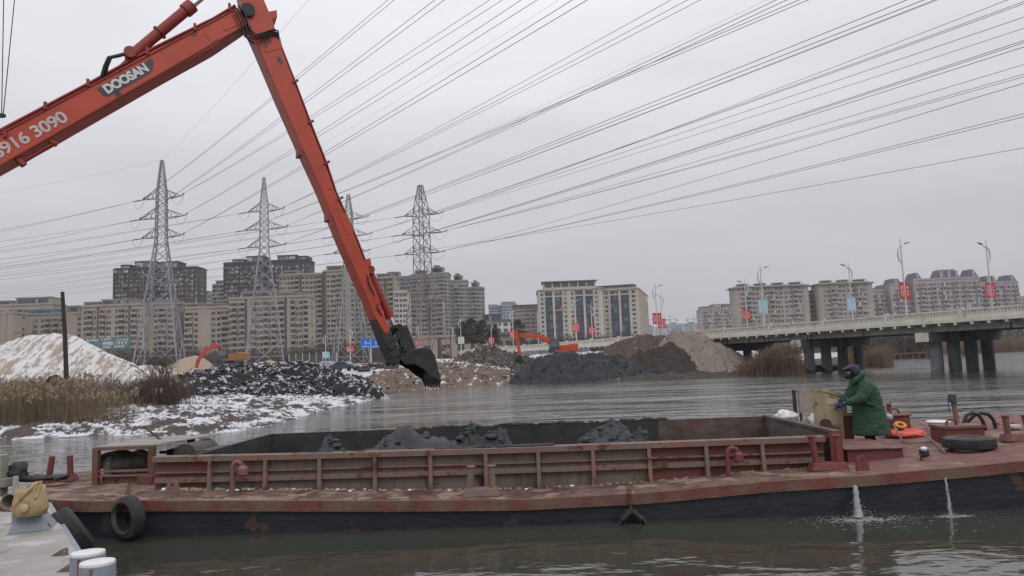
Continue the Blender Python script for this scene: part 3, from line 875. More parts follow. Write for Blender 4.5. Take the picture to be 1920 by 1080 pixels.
def mansard(label, px0, px1, pyt, d, caps, pat='pWbwWb'):
    r, Wd, H, seq = bd('apartment_block', label, px0, px1, pyt, d, PINK, pat, GL_C, cornice=0.3, roofs=())
    m_ = MB(); g = MB()
    for f0, f1, h in caps:
        xa, xb = -Wd/2+Wd*f0, -Wd/2+Wd*f1
        s_ = h*0.35
        m_.hexa([(xa,-0.2,H),(xb,-0.2,H),(xb,12,H),(xa,12,H)], [(xa+s_,s_,H+h),(xb-s_,s_,H+h),(xb-s_,12-s_,H+h),(xa+s_,12-s_,H+h)])
        n = max(1, int((xb-xa)/4))
        for q in range(n):
            xx = xa + (xb-xa)*(q+0.5)/n
            g.box(xx-.8, xx+.8, -0.1, 2, H+0.6, H+h-0.9)
    o = m_.build('mansard_roof', SLATE, r); o['kind'] = 'stuff'; o = g.build('dormer', PINK, r); o['kind'] = 'stuff'
SLATE = M('slate_blue_roof', (0.10,0.115,0.15), (0.07,0.08,0.10), 1.0, rough=0.7)
mansard('pinkish grey block stepping up left of the tall red banner lamp', 1632, 1672, 545, 505, [(0.0,0.35,2),(0.5,1,4)])
mansard('pinkish grey block behind the tall red banner lamp', 1668, 1714, 534, 500, [(0.05,0.5,4.5),(0.6,1.0,2.5)])
mansard('largest pinkish block with blue mansard roofs right of red banner', 1712, 1836, 523, 496, [(0.0,0.14,5),(0.38,0.72,6.5),(0.84,1.0,6)])
mansard('pinkish block with two mansard roofs at right edge', 1834, 1908, 530, 502, [(0.18,0.5,5),(0.72,1.0,5)])
mansard('last pale pinkish block cut by the right edge', 1908, 2040, 555, 620, [(0.3,0.6,4)])
# far city in the haze and two cranes
for k, (x0, x1, y, d) in enumerate(((1216,1226,612,1500),(1230,1246,613,1450),(1250,1280,608,1400),(1284,1312,607,1350))):
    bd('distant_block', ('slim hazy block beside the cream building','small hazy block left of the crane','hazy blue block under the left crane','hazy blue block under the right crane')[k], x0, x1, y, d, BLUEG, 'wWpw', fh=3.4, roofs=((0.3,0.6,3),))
def crane(px, pyt, d, label, jib=1):
    b = P(px, 620, d); t_ = P(px, pyt, d)
    r = thing('tower_crane', label, 'crane', (b.x, d, 3.6))
    h = t_.z - 3.6
    ms = MB(); ms.beam((0,0,0), (0,0,h), 1.8)
    ms.beam((0,0,h), (0,0,h+7), 1.0); ms.build('mast', CRN, r)
    j = MB(); j.beam((-14*jib,0,h), (46*jib,0,h+0.5), 1.2); j.beam((0,0,h+7), (35*jib,0,h+0.8), 0.35); j.beam((0,0,h+7), (-12*jib,0,h+0.8), 0.35)
    j.box(-14, -10, -1, 1, h-3.5, h-0.7) if jib > 0 else j.box(10, 14, -1, 1, h-3.5, h-0.7)
    j.build('jib', CRN, r)
CRN = M('crane_paint', (0.30,0.28,0.27), rough=0.6)
crane(1257, 599, 1300, 'distant tower crane just right of the cream building', -1)
crane(1303, 598, 1250, 'distant tower crane left of the pinkish grey block', 1)

# ================================================================ trees by the road
def conifer(label, px, pyb, pyt, d, seed):
    b = P(px, pyb, d); t_ = P(px, pyt, d); h = t_.z-b.z
    r = thing('dark_tree', label, 'tree', (b.x, d, b.z), group='dark trees by the road')
    rng = np.random.default_rng(seed)
    tr = MB(); tr.tube([(0,0,-3),(0.1,0,h*0.5),(0,0,h*0.97)], [0.22,0.14,0.03], 6)
    tr.build('trunk', twig_m, r)
    n = 1900
    u = rng.random(n)**0.9; z = h*(0.15+0.85*u); rad = np.sqrt(np.clip(1-(2*u-0.9)**2/1.3, 0.02, 1))*h*0.34*rng.random(n)**0.5
    rad *= 0.55 + 0.75*fbm(z*0.9+seed*7, rng.random(n)*2.0, seed, 2)
    a = rng.random(n)*6.283
    c = np.stack([rad*np.cos(a), rad*np.sin(a), z - rad*0.25], -1)
    d1 = rng.normal(size=(n,3))*0.30; d2 = rng.normal(size=(n,3))*0.05
    v = np.stack([c-d1, c+d2, c+d1, c-d2], 1).reshape(-1,3)
    npmesh('crown', v, np.arange(4*n).reshape(-1,4), CONIF, parent=r)
CONIF = M('dark_needles', (0.035,0.034,0.03), (0.06,0.052,0.045), 1.2, rough=0.9)
for k, (px, pb, ptp, d, lb) in enumerate(((868,650,604,215,'dark tree left of the white villa'),(884,650,596,222,'dark tree, second from left, before the white villa'),(905,650,600,218,'dark tree directly before the white villa'),(925,650,606,226,'dark tree right of the white villa'),(973,648,600,240,'dark tree behind the lamp by orange excavator'))):
    conifer(lb, px, pb, ptp, d, k+3)
# hedge-like belt of bare trees below the left blocks
def belt(label, px0, px1, d0, d1, h, n, seed, zb):
    rng = np.random.default_rng(seed)
    t0, t1 = tpx(px0), tpx(px1)
    d = rng.uniform(d0, d1, n); t = rng.uniform(t0, t1, n); X = t*d
    hh = h*(0.4+0.9*fbm(X*0.12, d*0.05, seed, 3))
    z = zb + hh*rng.random(n)**0.8
    c = np.stack([X, d, z], -1)
    d1_ = rng.normal(size=(n,3))*np.array([0.25,0.25,0.7]); d2_ = rng.normal(size=(n,3))*0.05
    v = np.stack([c-d1_-d2_, c-d1_+d2_, c+d1_+d2_, c+d1_-d2_], 1).reshape(-1,3)
    o = npmesh('tree_belt', v, np.arange(4*n).reshape(-1,4), BELT)
    tag(o, label, 'trees', kind='stuff')
BELT = M('bare_tree_belt', (0.085,0.07,0.06), (0.055,0.045,0.042), 0.6, rough=0.95)
belt('thin belt of bare brown trees below the left apartment blocks', 150, 760, 225, 300, 8.0, 26000, 3, 3.4)
belt('bare brown bushes along the road behind the orange excavator', 960, 1200, 210, 260, 6.0, 9000, 4, 3.4)
belt('low dark brush on the far shore under the bridge', 1590, 1760, 190, 240, 6.0, 9000, 6, 0.3)
belt('bare trees standing behind the bridge parapet on the right', 1300, 2000, 330, 380, 7.0, 16000, 7, 2.6)

# ================================================================ road bridge
BO = Vector((44.2, 79.0, 0)); BU = Vector((-0.470, 0.8827, 0)); BN = Vector((0.8827, 0.470, 0))
BANG = math.atan2(BN.y, BN.x)
conc = M('bridge_concrete', (0.42,0.415,0.40), (0.30,0.295,0.28), 0.9, rough=0.9, c3=(0.055,0.052,0.05), s3=1.1, t3=(0.55,0.64), stretch3=(1.6,1.6,0.25), bump=1)
concl = M('parapet_concrete', (0.66,0.635,0.565), (0.56,0.535,0.475), 0.8, rough=0.9, c3=(0.20,0.185,0.16), s3=2.0, t3=(0.60,0.72), stretch3=(1,1,0.4), bump=0.6)
concd = M('pier_concrete', (0.215,0.225,0.235), (0.14,0.15,0.155), 0.7, rough=0.9, c3=(0.07,0.07,0.068), s3=0.8, t3=(0.58,0.7), stretch3=(1.5,1.5,0.3), bump=1)
asph = M('asphalt', (0.055,0.055,0.058), (0.075,0.073,0.072), 2.0, rough=0.9)
br = thing('road_bridge', 'long pale concrete road bridge with balustrade crossing the river', 'bridge', BO)
br.rotation_euler = (0, 0, BANG); ROOTM[br.name] = Matrix.Translation(BO) @ Matrix.Rotation(BANG, 4, 'Z')
# local frame: x across the road (away from the eye), y along the road to the left
U0, U1 = -70.0, 118.0
t0, t1 = -2.3, 11.8
mb = MB(); mb.box(t0+.25, t1-.25, U0, U1, 4.85, 5.05); mb.build('deck_slab', conc, br)
mb = MB(); mb.box(t0+1.2, t1-1.2, U0, U1, 5.05, 5.10); mb.build('roadway', asph, br)
for k in range(6):
    a = t0 + 1.35 + k*2.15
    g = MB(); g.box(a, a+1.1, U0, U1, 4.08, 4.85); g.build('girder', conc, br)
for sx in (t0, t1-0.5):
    kb = MB(); kb.box(sx, sx+0.5, U0, U1, 4.88, 5.24); kb.build('kerb_beam', concl, br)
span = 16.4
npan = 0
fine = MB()
for side, tx in ((0, t0+0.06), (1, t1-0.42)):
    step = 8.2
    y = U0
    while y < U1 - 0.1:
        pst = MB(); pst.box(tx, tx+0.36, y-0.22, y+0.22, 5.24, 6.28); pst.box(tx-.04, tx+0.40, y-0.27, y+0.27, 6.28, 6.36)
        pst.build('parapet_post', concl, br)
        rl = MB(); rl.box(tx+.04, tx+0.32, y+0.22, y+step-0.22, 5.98, 6.16); rl.build('handrail', concl, br)
        pl = MB(); pl.box(tx+.06, tx+0.30, y+0.22, y+step-0.22, 5.24, 5.46); pl.build('plinth', concl, br)
        yy_ = y + 0.4
        while yy_ < y + step - 0.3:
            fine.box(tx+.11, tx+.25, yy_-0.075, yy_+0.075, 5.46, 5.98)
            yy_ += 0.31
        y += step
o = fine.build('baluster', concl, br); o['kind'] = 'stuff'
y = U0 + 0.6
k = 0
while y < 90:
    c = MB(); c.box(t0+0.02, t0+1.4, y-0.13, y+0.13, 4.62, 4.88); c.build('bracket', concl, br)
    y += 1.64
for u in (-49.2, -32.8, -16.4, 0.0, 16.4, 32.8):
    cp = MB()
    cp.hexa([(-1.6,u-.75,3.06),(10.9,u-.75,3.06),(10.9,u+.75,3.06),(-1.6,u+.75,3.06)], [(-1.9,u-.75,4.07),(11.2,u-.75,4.07),(11.2,u+.75,4.07),(-1.9,u+.75,4.07)])
    po_ = cp.build('pier_cap', concd, br, bevel=0.03)
    fc = MB(); fc.box(-1.96, -1.915, u-.74, u+.74, 3.10, 4.04); fc.build('end_face', concl, po_)
    for q in range(4):
        cl = MB(); cl.cyl((0.2+q*3.1, u, -1.5), (0.2+q*3.1, u, 3.06), 0.62, n=20); cl.build('column', concd, br, smooth=40)
# ramp wall of the approach
rw = MB(); rw.box(t0+.4, t1-.4, 62, U1, 1.5, 4.86); rw.build('approach_wall', conc, br)
road = MB(); road.box(-1.0, 11, U1, U1+220, 4.0, 4.6, ROOTM[br.name]); struct(road.build('road', asph))

# old jetty under the bridge
q = P(1725, 668, 190)
jt = thing('jetty', 'low dark timber jetty on the far shore beneath the bridge', 'jetty', (q.x, 190, 0))
m_ = MB(); m_.box(-13, 11, -2, 2, 1.0, 1.5); m_.build('platform', M('jetty_wood', (0.12,0.075,0.06), (0.08,0.055,0.05), 2, rough=0.9), jt)
for k in range(8):
    c = MB(); c.box(-12.5+k*3.2, -12+k*3.2, -1.8, -1.3, -1, 1.0); c.build('pile', DROOF, jt)

# ================================================================ street lamps
LAMPW = M('lamp_white', (0.55,0.56,0.57), (0.45,0.46,0.47), 2, rough=0.5)
LAMPB = M('lamp_blue', (0.09,0.17,0.30), rough=0.4)
RED = M('banner_red', (0.50,0.035,0.05), (0.42,0.03,0.045), 1.5, rough=0.7)
BLU = M('banner_blue', (0.30,0.50,0.57), rough=0.7); WHT = M('banner_print', (0.72,0.68,0.66), rough=0.8); GRN = M('banner_green', (0.45,0.55,0.48), rough=0.7)
DKP = M('dark_pole', (0.05,0.05,0.055), rough=0.6)
def lamp(label, base, side, banner, h=9.2, sc=1.0, ang=BANG):
    r = thing('street_lamp', label, 'street lamp', base, ang if side > 0 else ang + math.pi, 'street lamps on the bridge road')
    dark = banner == 'dark'
    mt = DKP if dark else LAMPW
    m_ = MB(); m_.tube([(0,0,0),(0,0,h*0.75),(0,0,h)], [0.11*sc,0.08*sc,0.04*sc], 8); m_.build('pole', mt, r, smooth=50)
    m_ = MB(); m_.tube([(0,0,h*0.9),(0.45*sc,0,h*0.925),(0.85*sc,0,h*0.945)], [0.05*sc,0.04*sc,0.035*sc], 6); m_.build('arm', mt, r)
    m_ = MB()
    pts = []
    for k in range(13):
        a = math.radians(80 + 15*k)
        pts.append((0.10 + 0.85*sc*math.cos(a)*0.8, 0, h*0.815 + 1.0*sc*math.sin(a)))
    m_.tube(pts, [0.03+0.07*math.sin(math.pi*k/12) for k in range(13)], 6); m_.build('crescent', LAMPW, r)
    m_ = MB()
    Mh = Matrix.Translation(Vector((1.2*sc, 0, h*0.957))) @ Matrix.Rotation(-0.22, 4, 'Y')
    m_.hexa([Mh @ Vector(p) for p in ((-.42,-.12,-.05),(.42,-.08,-.02),(.42,.08,-.02),(-.42,.12,-.05))], [Mh @ Vector(p) for p in ((-.36,-.1,.1),(.36,-.05,.05),(.36,.05,.05),(-.36,.1,.1))])
    m_.build('lamp_head', LAMPB, r)
    if banner in ('red', 'blue', 'green'):
        bm_ = {'red':RED, 'blue':BLU, 'green':GRN}[banner]
        rng = random.Random(hash(label) % 1000 if False else len(label)*7)
        for sx in (-1, 1):
            x0, x1 = sorted((sx*0.10, sx*0.82))
            z0, z1 = h*0.29, h*0.48
            m_ = MB(); m_.box(x0, x1, -0.03, 0.03, z0, z1); bo = m_.build('banner', bm_, r)
            g = MB()
            cols = [((x0+x1)/2, 0.17, 3)] if sx*side > 0 else [(x0+0.22, 0.08, 7), (x1-0.2, 0.08, 7)]
            for cx, hw, n in cols:
                for q in range(n):
                    cz = z1 - (z1-z0)*(0.16 + 0.68*(q+0.5)/n)
                    hh = hw*0.95
                    for yf in (-0.036, 0.036):
                        for _ in range(3):
                            zz = cz + rng.uniform(-hh, hh)*0.9
                            g.box(cx-hw*rng.uniform(.6,1), cx+hw*rng.uniform(.6,1), yf-.002, yf+.002, zz-0.018, zz+0.018)
                        for _ in range(2):
                            xx = cx + rng.uniform(-hw, hw)*0.7
                            g.box(xx-.018, xx+.018, yf-.004, yf+.004, cz-hh, cz+hh*rng.uniform(.3,1))
            go = g.build('printed_characters', WHT, bo); go['kind'] = 'stuff'
    return r
def on_bridge(px, t):
    tb = tpx(px); p = BO + BN*t
    u = (p.x - tb*p.y) / (tb*BU.y - BU.x)
    q = p + BU*u
    return Vector((q.x, q.y, 5.1))
NEAR = -1.3
lamp('tall near side lamp with red banners on the bridge, before largest mansard block', on_bridge(1706, NEAR), 1, 'red')
lamp('near side lamp with pale blue banners before the rounded corner block', on_bridge(1437, NEAR), 1, 'blue')
lamp('near side lamp with red banners right of the cream building', on_bridge(1236, NEAR), 1, 'red')
lamp('near side lamp with red banners before the cream building', on_bridge(1083, NEAR), 1, 'red')
lamp('near side lamp with red banners behind the orange excavator arm', on_bridge(964, NEAR), 1, 'red')
lamp('lamp with green and white banner left of the dark trees', on_bridge(866, NEAR), 1, 'green')
lamp('far side lamp with red banner near the right edge', on_bridge(1868, 10.6), -1, 'red')
lamp('far side lamp with pale blue banner between the rounded corner blocks', on_bridge(1604, 10.6), -1, 'blue')
lamp('far side lamp with red banners at left end of rounded corner block', on_bridge(1405, 10.6), -1, 'red')
lamp('far side lamp with low red banners just right of cream building', on_bridge(1245, 10.6), -1, 'red')
lamp('far side lamp with red banners before right wing of cream building', on_bridge(1113, 10.6), -1, 'red')
lamp('far side lamp without banner at left edge of cream building', on_bridge(1011, 10.6), -1, 'none')
lamp('lamp with red banner in front of the dark trees', on_bridge(923, 10.6), -1, 'red')
def ground_lamp(label, px, pyb, d, side, banner, h=8.4):
    b = P(px, pyb, d); lamp(label, b, side, banner, h, 1.0, 0.1)
ground_lamp('lamp with small pale blue banner left of the third pylon', 611, 690, 185, 1, 'blue')
ground_lamp('lamp with red banner at the foot of the third pylon', 657, 680, 180, -1, 'red')
ground_lamp('lamp with red banner left of the fourth pylon, right of bucket', 786, 664, 190, 1, 'red', 7.6)
ground_lamp('dark lamp pole right of the fourth pylon', 846, 676, 150, -1, 'dark', 7.0)

# ================================================================ pylons
GALV = M('galvanised_steel', (0.29,0.30,0.31), (0.22,0.23,0.24), 0.5, rough=0.6, metal=0.3)
BRST = M('weathered_steel', (0.21,0.17,0.165), (0.15,0.125,0.125), 0.5, rough=0.7, metal=0.2)
INSU = M('insulator', (0.10,0.09,0.09), rough=0.5)
def pylon(label, pt, py_arms, base_y, d, half_body, half_base, half_top, mat, arm_len, flare_from, rot, armang, thick=0.125, pf=1.55):
    top = P(pt[0], pt[1], d)
    zb = P(pt[0]+4, base_y, d).z - 0.6
    r = thing('lattice_pylon', label, 'pylon', (top.x, d, zb), 0.0, 'lattice pylons')
    Ht = top.z - zb
    arms = [P(pt[0], y, d).z - zb for y in py_arms]     # top to bottom
    zw = P(pt[0], flare_from, d).z - zb                 # height where the legs start to spread
    def half(z):
        if z <= zw: return half_base + (half_body - half_base)*z/zw
        if z <= arms[0] + 1.2:
            return half_body + (half_body*0.88 - half_body)*(z-zw)/max(0.1, arms[0]+1.2-zw)
        return half_body*0.88 + (half_top - half_body*0.88)*(z-arms[0]-1.2)/(Ht-arms[0]-1.2)
    def corner(i, z):
        a = rot + math.pi/4 + i*math.pi/2; h = half(z)*1.414
        return Vector((h*math.cos(a), h*math.sin(a), z))
    lv = [0.0]
    while lv[-1] < Ht - 0.8:
        lv.append(min(Ht, lv[-1] + max(1.15, half(lv[-1])*pf)))
    brace = MB()
    for i in range(4):
        leg = MB()
        for a, b in zip(lv[:-1], lv[1:]):
            leg.beam(corner(i, a), corner(i, b), thick*(1.9 if a < zw else 1.6))
        leg.build('leg', mat, r)
        for n_, (a, b) in enumerate(zip(lv[:-1], lv[1:])):
            w_ = thick*(1.0 if a < zw else 0.8)
            brace.beam(corner(i, a), corner(i+1, b), w_); brace.beam(corner(i+1, a), corner(i, b), w_)
            if n_ in (1, 3) or a > zw:
                brace.beam(corner(i, b), corner(i+1, b), w_)
            if a < zw*0.75:     # redundant members in the wide panels
                m0 = (corner(i, a)+corner(i+1, b))/2
                brace.beam(m0, corner(i, (a+b)/2), w_*0.7); brace.beam(m0, corner(i+1, (a+b)/2), w_*0.7)
    bo = brace.build('bracing', mat, r); bo['kind'] = 'stuff'
    tips = {}
    ad = Vector((math.cos(armang), math.sin(armang), 0))
    for lev, z in enumerate(arms):
        L = arm_len[lev]
        for sgn, nm in ((-1,'L'),(1,'R')):
            c = MB(); tip = ad*(sgn*L) + Vector((0,0,z+0.1))
            roots = sorted([corner(i, z) for i in range(4)], key=lambda p: -sgn*p.dot(ad))[:2]
            upr = sorted([corner(i, z+2.0) for i in range(4)], key=lambda p: -sgn*p.dot(ad))[:2]
            for q in roots + upr: c.beam(q, tip, thick)
            for k in (0.33, 0.66):
                c.beam(roots[0].lerp(tip, k), roots[1].lerp(tip, k), thick*.7); c.beam(roots[0].lerp(tip, k), upr[0].lerp(tip, k), thick*.7)
                c.beam(roots[1].lerp(tip, k), upr[1].lerp(tip, k-0.33), thick*.7); c.beam(roots[0].lerp(tip, k-0.33), roots[1].lerp(tip, k), thick*.7)
            co = c.build('crossarm', mat, r)
            ins = MB()
            lft = tip + Vector((-2.6, 1.2, 0.0)); rgt = tip + Vector((1.6, -2.2, 0.1))
            for e in (lft, rgt):
                ins.tube([tip, tip.lerp(e, .5), e], [0.10, 0.14, 0.10], 6)
            ins.build('insulator', INSU, co)
            jm = MB()               # slack jumper loop between the two strings
            pts = []
            for k in range(11):
                u = k/10; p = lft.lerp(rgt, u); pts.append(p + Vector((0, 0, -2.1*math.sin(math.pi*u)**0.7)))
            jm.tube(pts, 0.035, 4); jm.build('jumper', INSU, co)
            tips[nm+str(lev+1)] = (Vector((top.x, d, zb))+lft, Vector((top.x, d, zb))+rgt)
    tips['top'] = (top, top)
    return tips
TP1 = pylon('leftmost pylon, pale galvanised, left of the red stick', (304,300), (372,409,445), 692, 161, 1.05, 4.5, 0.22, GALV, (5.0,5.9,5.2), 452, 0.22, -0.25)
TP2 = pylon('second pylon from left, pale galvanised, left of the red stick', (495,333), (396,430,463), 692, 178, 1.05, 4.6, 0.22, GALV, (4.6,5.5,4.9), 470, 0.3, -0.25)
TP3 = pylon('pylon half hidden by the red excavator stick', (653,360), (411,443,474), 690, 195, 1.05, 4.5, 0.22, GALV, (4.6,5.5,4.9), 480, 0.4, -0.25)
TP4 = pylon('rightmost pylon, brownish weathered steel, right of the red stick', (788,347), (404,439,476), 664, 190, 1.7, 4.4, 0.45, BRST, (4.7,5.6,4.9), 520, 0.68, -0.2, 0.12, 2.1)

# ---- conductors
WIRE = M('aluminium_cable', (0.055,0.055,0.06), rough=0.6)
def wire(a, b, label, group, sag=0.0, ext=1.35, r=0.028, name='power_line'):
    pts = []
    n = 22
    for k in range(n+1):
        u = ext*k/n
        p = a.lerp(b, u) if u <= 1 else b + (b-a)*(u-1)
        pts.append(p + Vector((0, 0, -sag*4*u*(1-u) if u <= 1 else sag*4*(u-1)*1.0)))
    m_ = MB(); m_.tube(pts, r, 4, False)
    return solo(m_, name, WIRE, label, 'power line', group)
ORD = {1:['power line'], 2:['upper power line','lower power line'], 3:['uppermost power line','middle power line','lowest power line']}
def right_wires(tips, name, spec, grp):
    for key, ends in spec:
        for q_, (px, py) in enumerate(ends):
            a = tips[key][1]
            b = G(px, py, a.z - 6.0)
            if b.y < 5: continue
            side = 'left' if key[0] == 'L' else 'right'
            lv = {'1':'top', '2':'middle', '3':'bottom', 'o':'peak'}[key[1]]
            lab = f'{ORD[len(ends)][q_]} to upper right from the {lv} {side} crossarm of {name} pylon' if key != 'top' else f'thin earth wire from the peak of {name} pylon to upper right'
            wire(a, b, lab, grp, 0.5, r=0.029 if key != 'top' else 0.014)
NM = ('the leftmost', 'the second', 'the half hidden', 'the rightmost')
right_wires(TP1, NM[0], [('L1',[(727,0),(739,0)]),('L2',[(815,0),(833,0)]),('R1',[(918,0),(942,0)]),('R2',[(977,0),(1007,0)]),('R3',[(1073,0),(1101,0)]),('top',[(578,0)])], 'lines from the leftmost pylon to upper right')
right_wires(TP2, NM[1], [('R1',[(1258,0),(1289,0),(1313,0)]),('R2',[(1455,0),(1475,0)]),('L2',[(1498,0),(1515,0)]),('R3',[(1700,0),(1732,0)]),('top',[(1048,0)])], 'lines from the second pylon to upper right')
right_wires(TP3, NM[2], [('R1',[(1752,0),(1757,0)]),('R2',[(1920,3),(1920,7),(1920,32)]),('R3',[(1920,76),(1920,80),(1920,88)]),('top',[(1438,0)])], 'lines from the half hidden pylon to upper right')
right_wires(TP4, NM[3], [('R1',[(1920,53),(1920,-12)]),('R2',[(1920,121),(1920,139),(1920,144)]),('R3',[(1920,156),(1920,213),(1920,219)]),('L3',[(1920,277)])], 'lines from the rightmost pylon to upper right')
def left_wires(tips, name, spec, grp):
    for key, ys in spec:
        for q_, y in enumerate(ys):
            a = tips[key][0]; b = G(-40, y + 9, a.z - 5.0)
            lv = {'1':'top', '2':'middle', '3':'bottom', 'o':'peak'}[key[1]]
            lab = f'{ORD[len(ys)][q_]} to the left edge from the {lv} crossarm of {name} pylon' if key != 'top' else f'thin earth wire from the peak of {name} pylon to the left edge'
            wire(a, b, lab, grp, 0.25, 1.3, r=0.029 if key != 'top' else 0.014)
left_wires(TP1, NM[0], [('L1',[430,434]),('L2',[449,463]),('L3',[482,493]),('top',[360])], 'lines from the leftmost pylon to the left')
left_wires(TP2, NM[1], [('L1',[467,471]),('L2',[497,501]),('L3',[513,520])], 'lines from the second pylon to the left')
left_wires(TP3, NM[2], [('L1',[498,503]),('L2',[533,538]),('L3',[547,553])], 'lines from the half hidden pylon to the left')
left_wires(TP4, NM[3], [('L1',[508,513]),('L2',[541,545]),('L3',[556,562])], 'lines from the rightmost pylon to the left')

# ================================================================ long-reach excavator arm in the foreground
AY = math.radians(25)
AU = Vector((math.cos(AY), math.sin(AY), 0)); AN = Vector((math.sin(AY), -math.cos(AY), 0))   # along the arm plane / towards the eye
A0 = P(470, 30, 17.0)
def A(px, py, off=0.0):            # point on the near face of the arm, off = metres towards the eye
    r = ray(px, py)
    t = (A0 - EYE).dot(AN) / r.dot(AN)
    return EYE + r*t + AN*off
def Q(px, py, off=0.0):            # the same column and row on the plane off metres nearer the eye
    r = ray(px, py)
    t = (A0 + AN*off - EYE).dot(AN) / r.dot(AN)
    return EYE + r*t
def paint(name, c, rust=(0.06,0.03,0.025), t3=(0.66,0.70), s3=1.6, rough=0.42, dirt=0.75):
    return M(name, c, tuple(x*dirt for x in c), 1.3, 0.35, 0.7, rough, c3=rust, s3=s3, t3=t3, c4=(0.045,0.025,0.022), s4=4.2, t4=(0.655,0.68), bump=0.3, bscale=14)
ORANGE = paint('orange_red_paint', (0.47,0.056,0.022), t3=(0.645,0.67), rough=0.5)
ORANGE2 = paint('orange_red_paint_dark', (0.26,0.03,0.022), t3=(0.66,0.70), rough=0.55)
MUDST = M('mud_caked_steel', (0.018,0.018,0.019), (0.045,0.043,0.042), 3.0, 0.35, 0.7, 0.65, bump=1.2, bscale=8, c3=(0.15,0.02,0.014), s3=2.5, t3=(0.70,0.74))
BUCKM = M('black_bucket_steel', (0.011,0.012,0.014), (0.032,0.034,0.036), 2.6, 0.4, 0.75, 0.5, bump=1.2, bscale=7)
HOSE = M('black_rubber_hose', (0.012,0.012,0.014), rough=0.6)
CHROME = M('chrome_rod', (0.62,0.64,0.67), rough=0.16, metal=1.0)
DECAL = M('decal_charcoal', (0.035,0.042,0.055), rough=0.5); LETTER = M('decal_letter_grey', (0.60,0.59,0.58), rough=0.6); DIGIT = M('number_paint', (0.55,0.50,0.50), (0.45,0.38,0.38), 3, rough=0.7)
WB = 0.62                           # width of the arm box
ex = thing('long_reach_excavator', 'orange red long reach excavator arm with black bucket above the barge', 'excavator', A0 - Vector((0,0,0)))
def plate(pts, off, depth, name, mat, parent, bevel=0.0):
    m_ = MB(); m_.prism([A(x, y, off) for x, y in pts], AN * -depth)
    return m_.build(name, mat, parent, world=(parent is ex), bevel=bevel)
def wpart(m_, name, mat, parent=None, **k):
    p_ = parent or ex
    o = m_.build(name, mat, ex, world=True, **k)
    if p_ is not ex:
        o.parent = p_; o.matrix_parent_inverse = ROOTM[ex.name].inverted() @ Matrix.Identity(4)
        o.matrix_parent_inverse = Matrix.Identity(4)
    return o
# boom
boom = plate([(-520,525),(0,248),(165,161),(290,93),(400,39),(445,14),(468,10),(474,30),(462,46),(400,88),(300,143),(200,200),(100,257),(0,312),(-520,605)], 0.0, WB, 'boom', ORANGE, ex, 0.02)
m_ = MB()                            # flange strips that stick out along the top and bottom edges
m_.beam(A(-500,596,0.015), A(455,50,0.015), 0.03, 0.03); m_.beam(A(-500,516,0.015), A(440,18,0.015), 0.03, 0.03)
wpart(m_, 'boom_flange', ORANGE2, boom)
m_ = MB()
for off, dy in ((-0.12,-7),(-0.22,-9)):
    m_.tube([A(-500,514+dy,off), A(0,247+dy,off), A(165,160+dy,off), A(290,92+dy,off), A(400,38+dy,off), A(442,6,off)], 0.035, 6)
wpart(m_, 'hydraulic_pipe', ORANGE2, boom, smooth=60)
for x, y in ((10,258),(85,206),(165,163),(276,103),(365,58),(430,20)):
    m_ = MB(); c = A(x, y, 0.03)
    m_.beam(c, c + Vector((0,0,0.16)), 0.06, 0.08, AN); wpart(m_, 'pipe_clamp', ORANGE2, boom)
# lug and arm cylinder on top of the boom
plate([(178,153),(205,132),(232,108),(246,98),(258,104),(262,112),(240,126)], -0.16, 0.30, 'cylinder_lug', ORANGE, ex, 0.01)
m_ = MB(); b0_ = Q(245,106,-0.31); b1_ = Q(358,12,-0.31)
m_.cyl(b0_, b1_, 0.125, n=16); m_.cyl(b0_.lerp(b1_, 0.90), b1_ + (b1_-b0_)*0.02, 0.165, n=16); m_.cyl(b0_ - AN*0.18, b0_ + AN*0.30, 0.13, n=14)
m_.cyl(b0_.lerp(b1_, 0.46), b0_.lerp(b1_, 0.48), 0.17, n=14)
cyl = wpart(m_, 'arm_cylinder', ORANGE2, smooth=40)
m_ = MB(); m_.cyl(b1_, b1_ + (b1_-b0_)*0.75, 0.075, n=14); wpart(m_, 'cylinder_rod', CHROME, cyl, smooth=40)
for k, dx in enumerate((0, 5)):
    m_ = MB(); m_.tube([A(190+dx,142,-0.05-k*.1), A(196+dx,124,0.0), A(203+dx,108,0.0), A(218+dx,104,-0.02), A(232+dx,99,-0.05), A(242+dx,104,-0.1)], 0.035, 6)
    wpart(m_, 'hose', HOSE, smooth=60)
# guard pipe below the boom
m_ = MB(); m_.tube([A(36,299,-0.1), A(40,302,-0.1), A(96,268,-0.1), A(103,263,-0.1)], 0.045, 8); m_.cyl(A(30,294,-0.1), A(44,308,-0.1), 0.07, n=8); m_.cyl(A(92,262,-0.1), A(106,268,-0.1), 0.07, n=8)
wpart(m_, 'grease_pipe', ORANGE2, smooth=60)
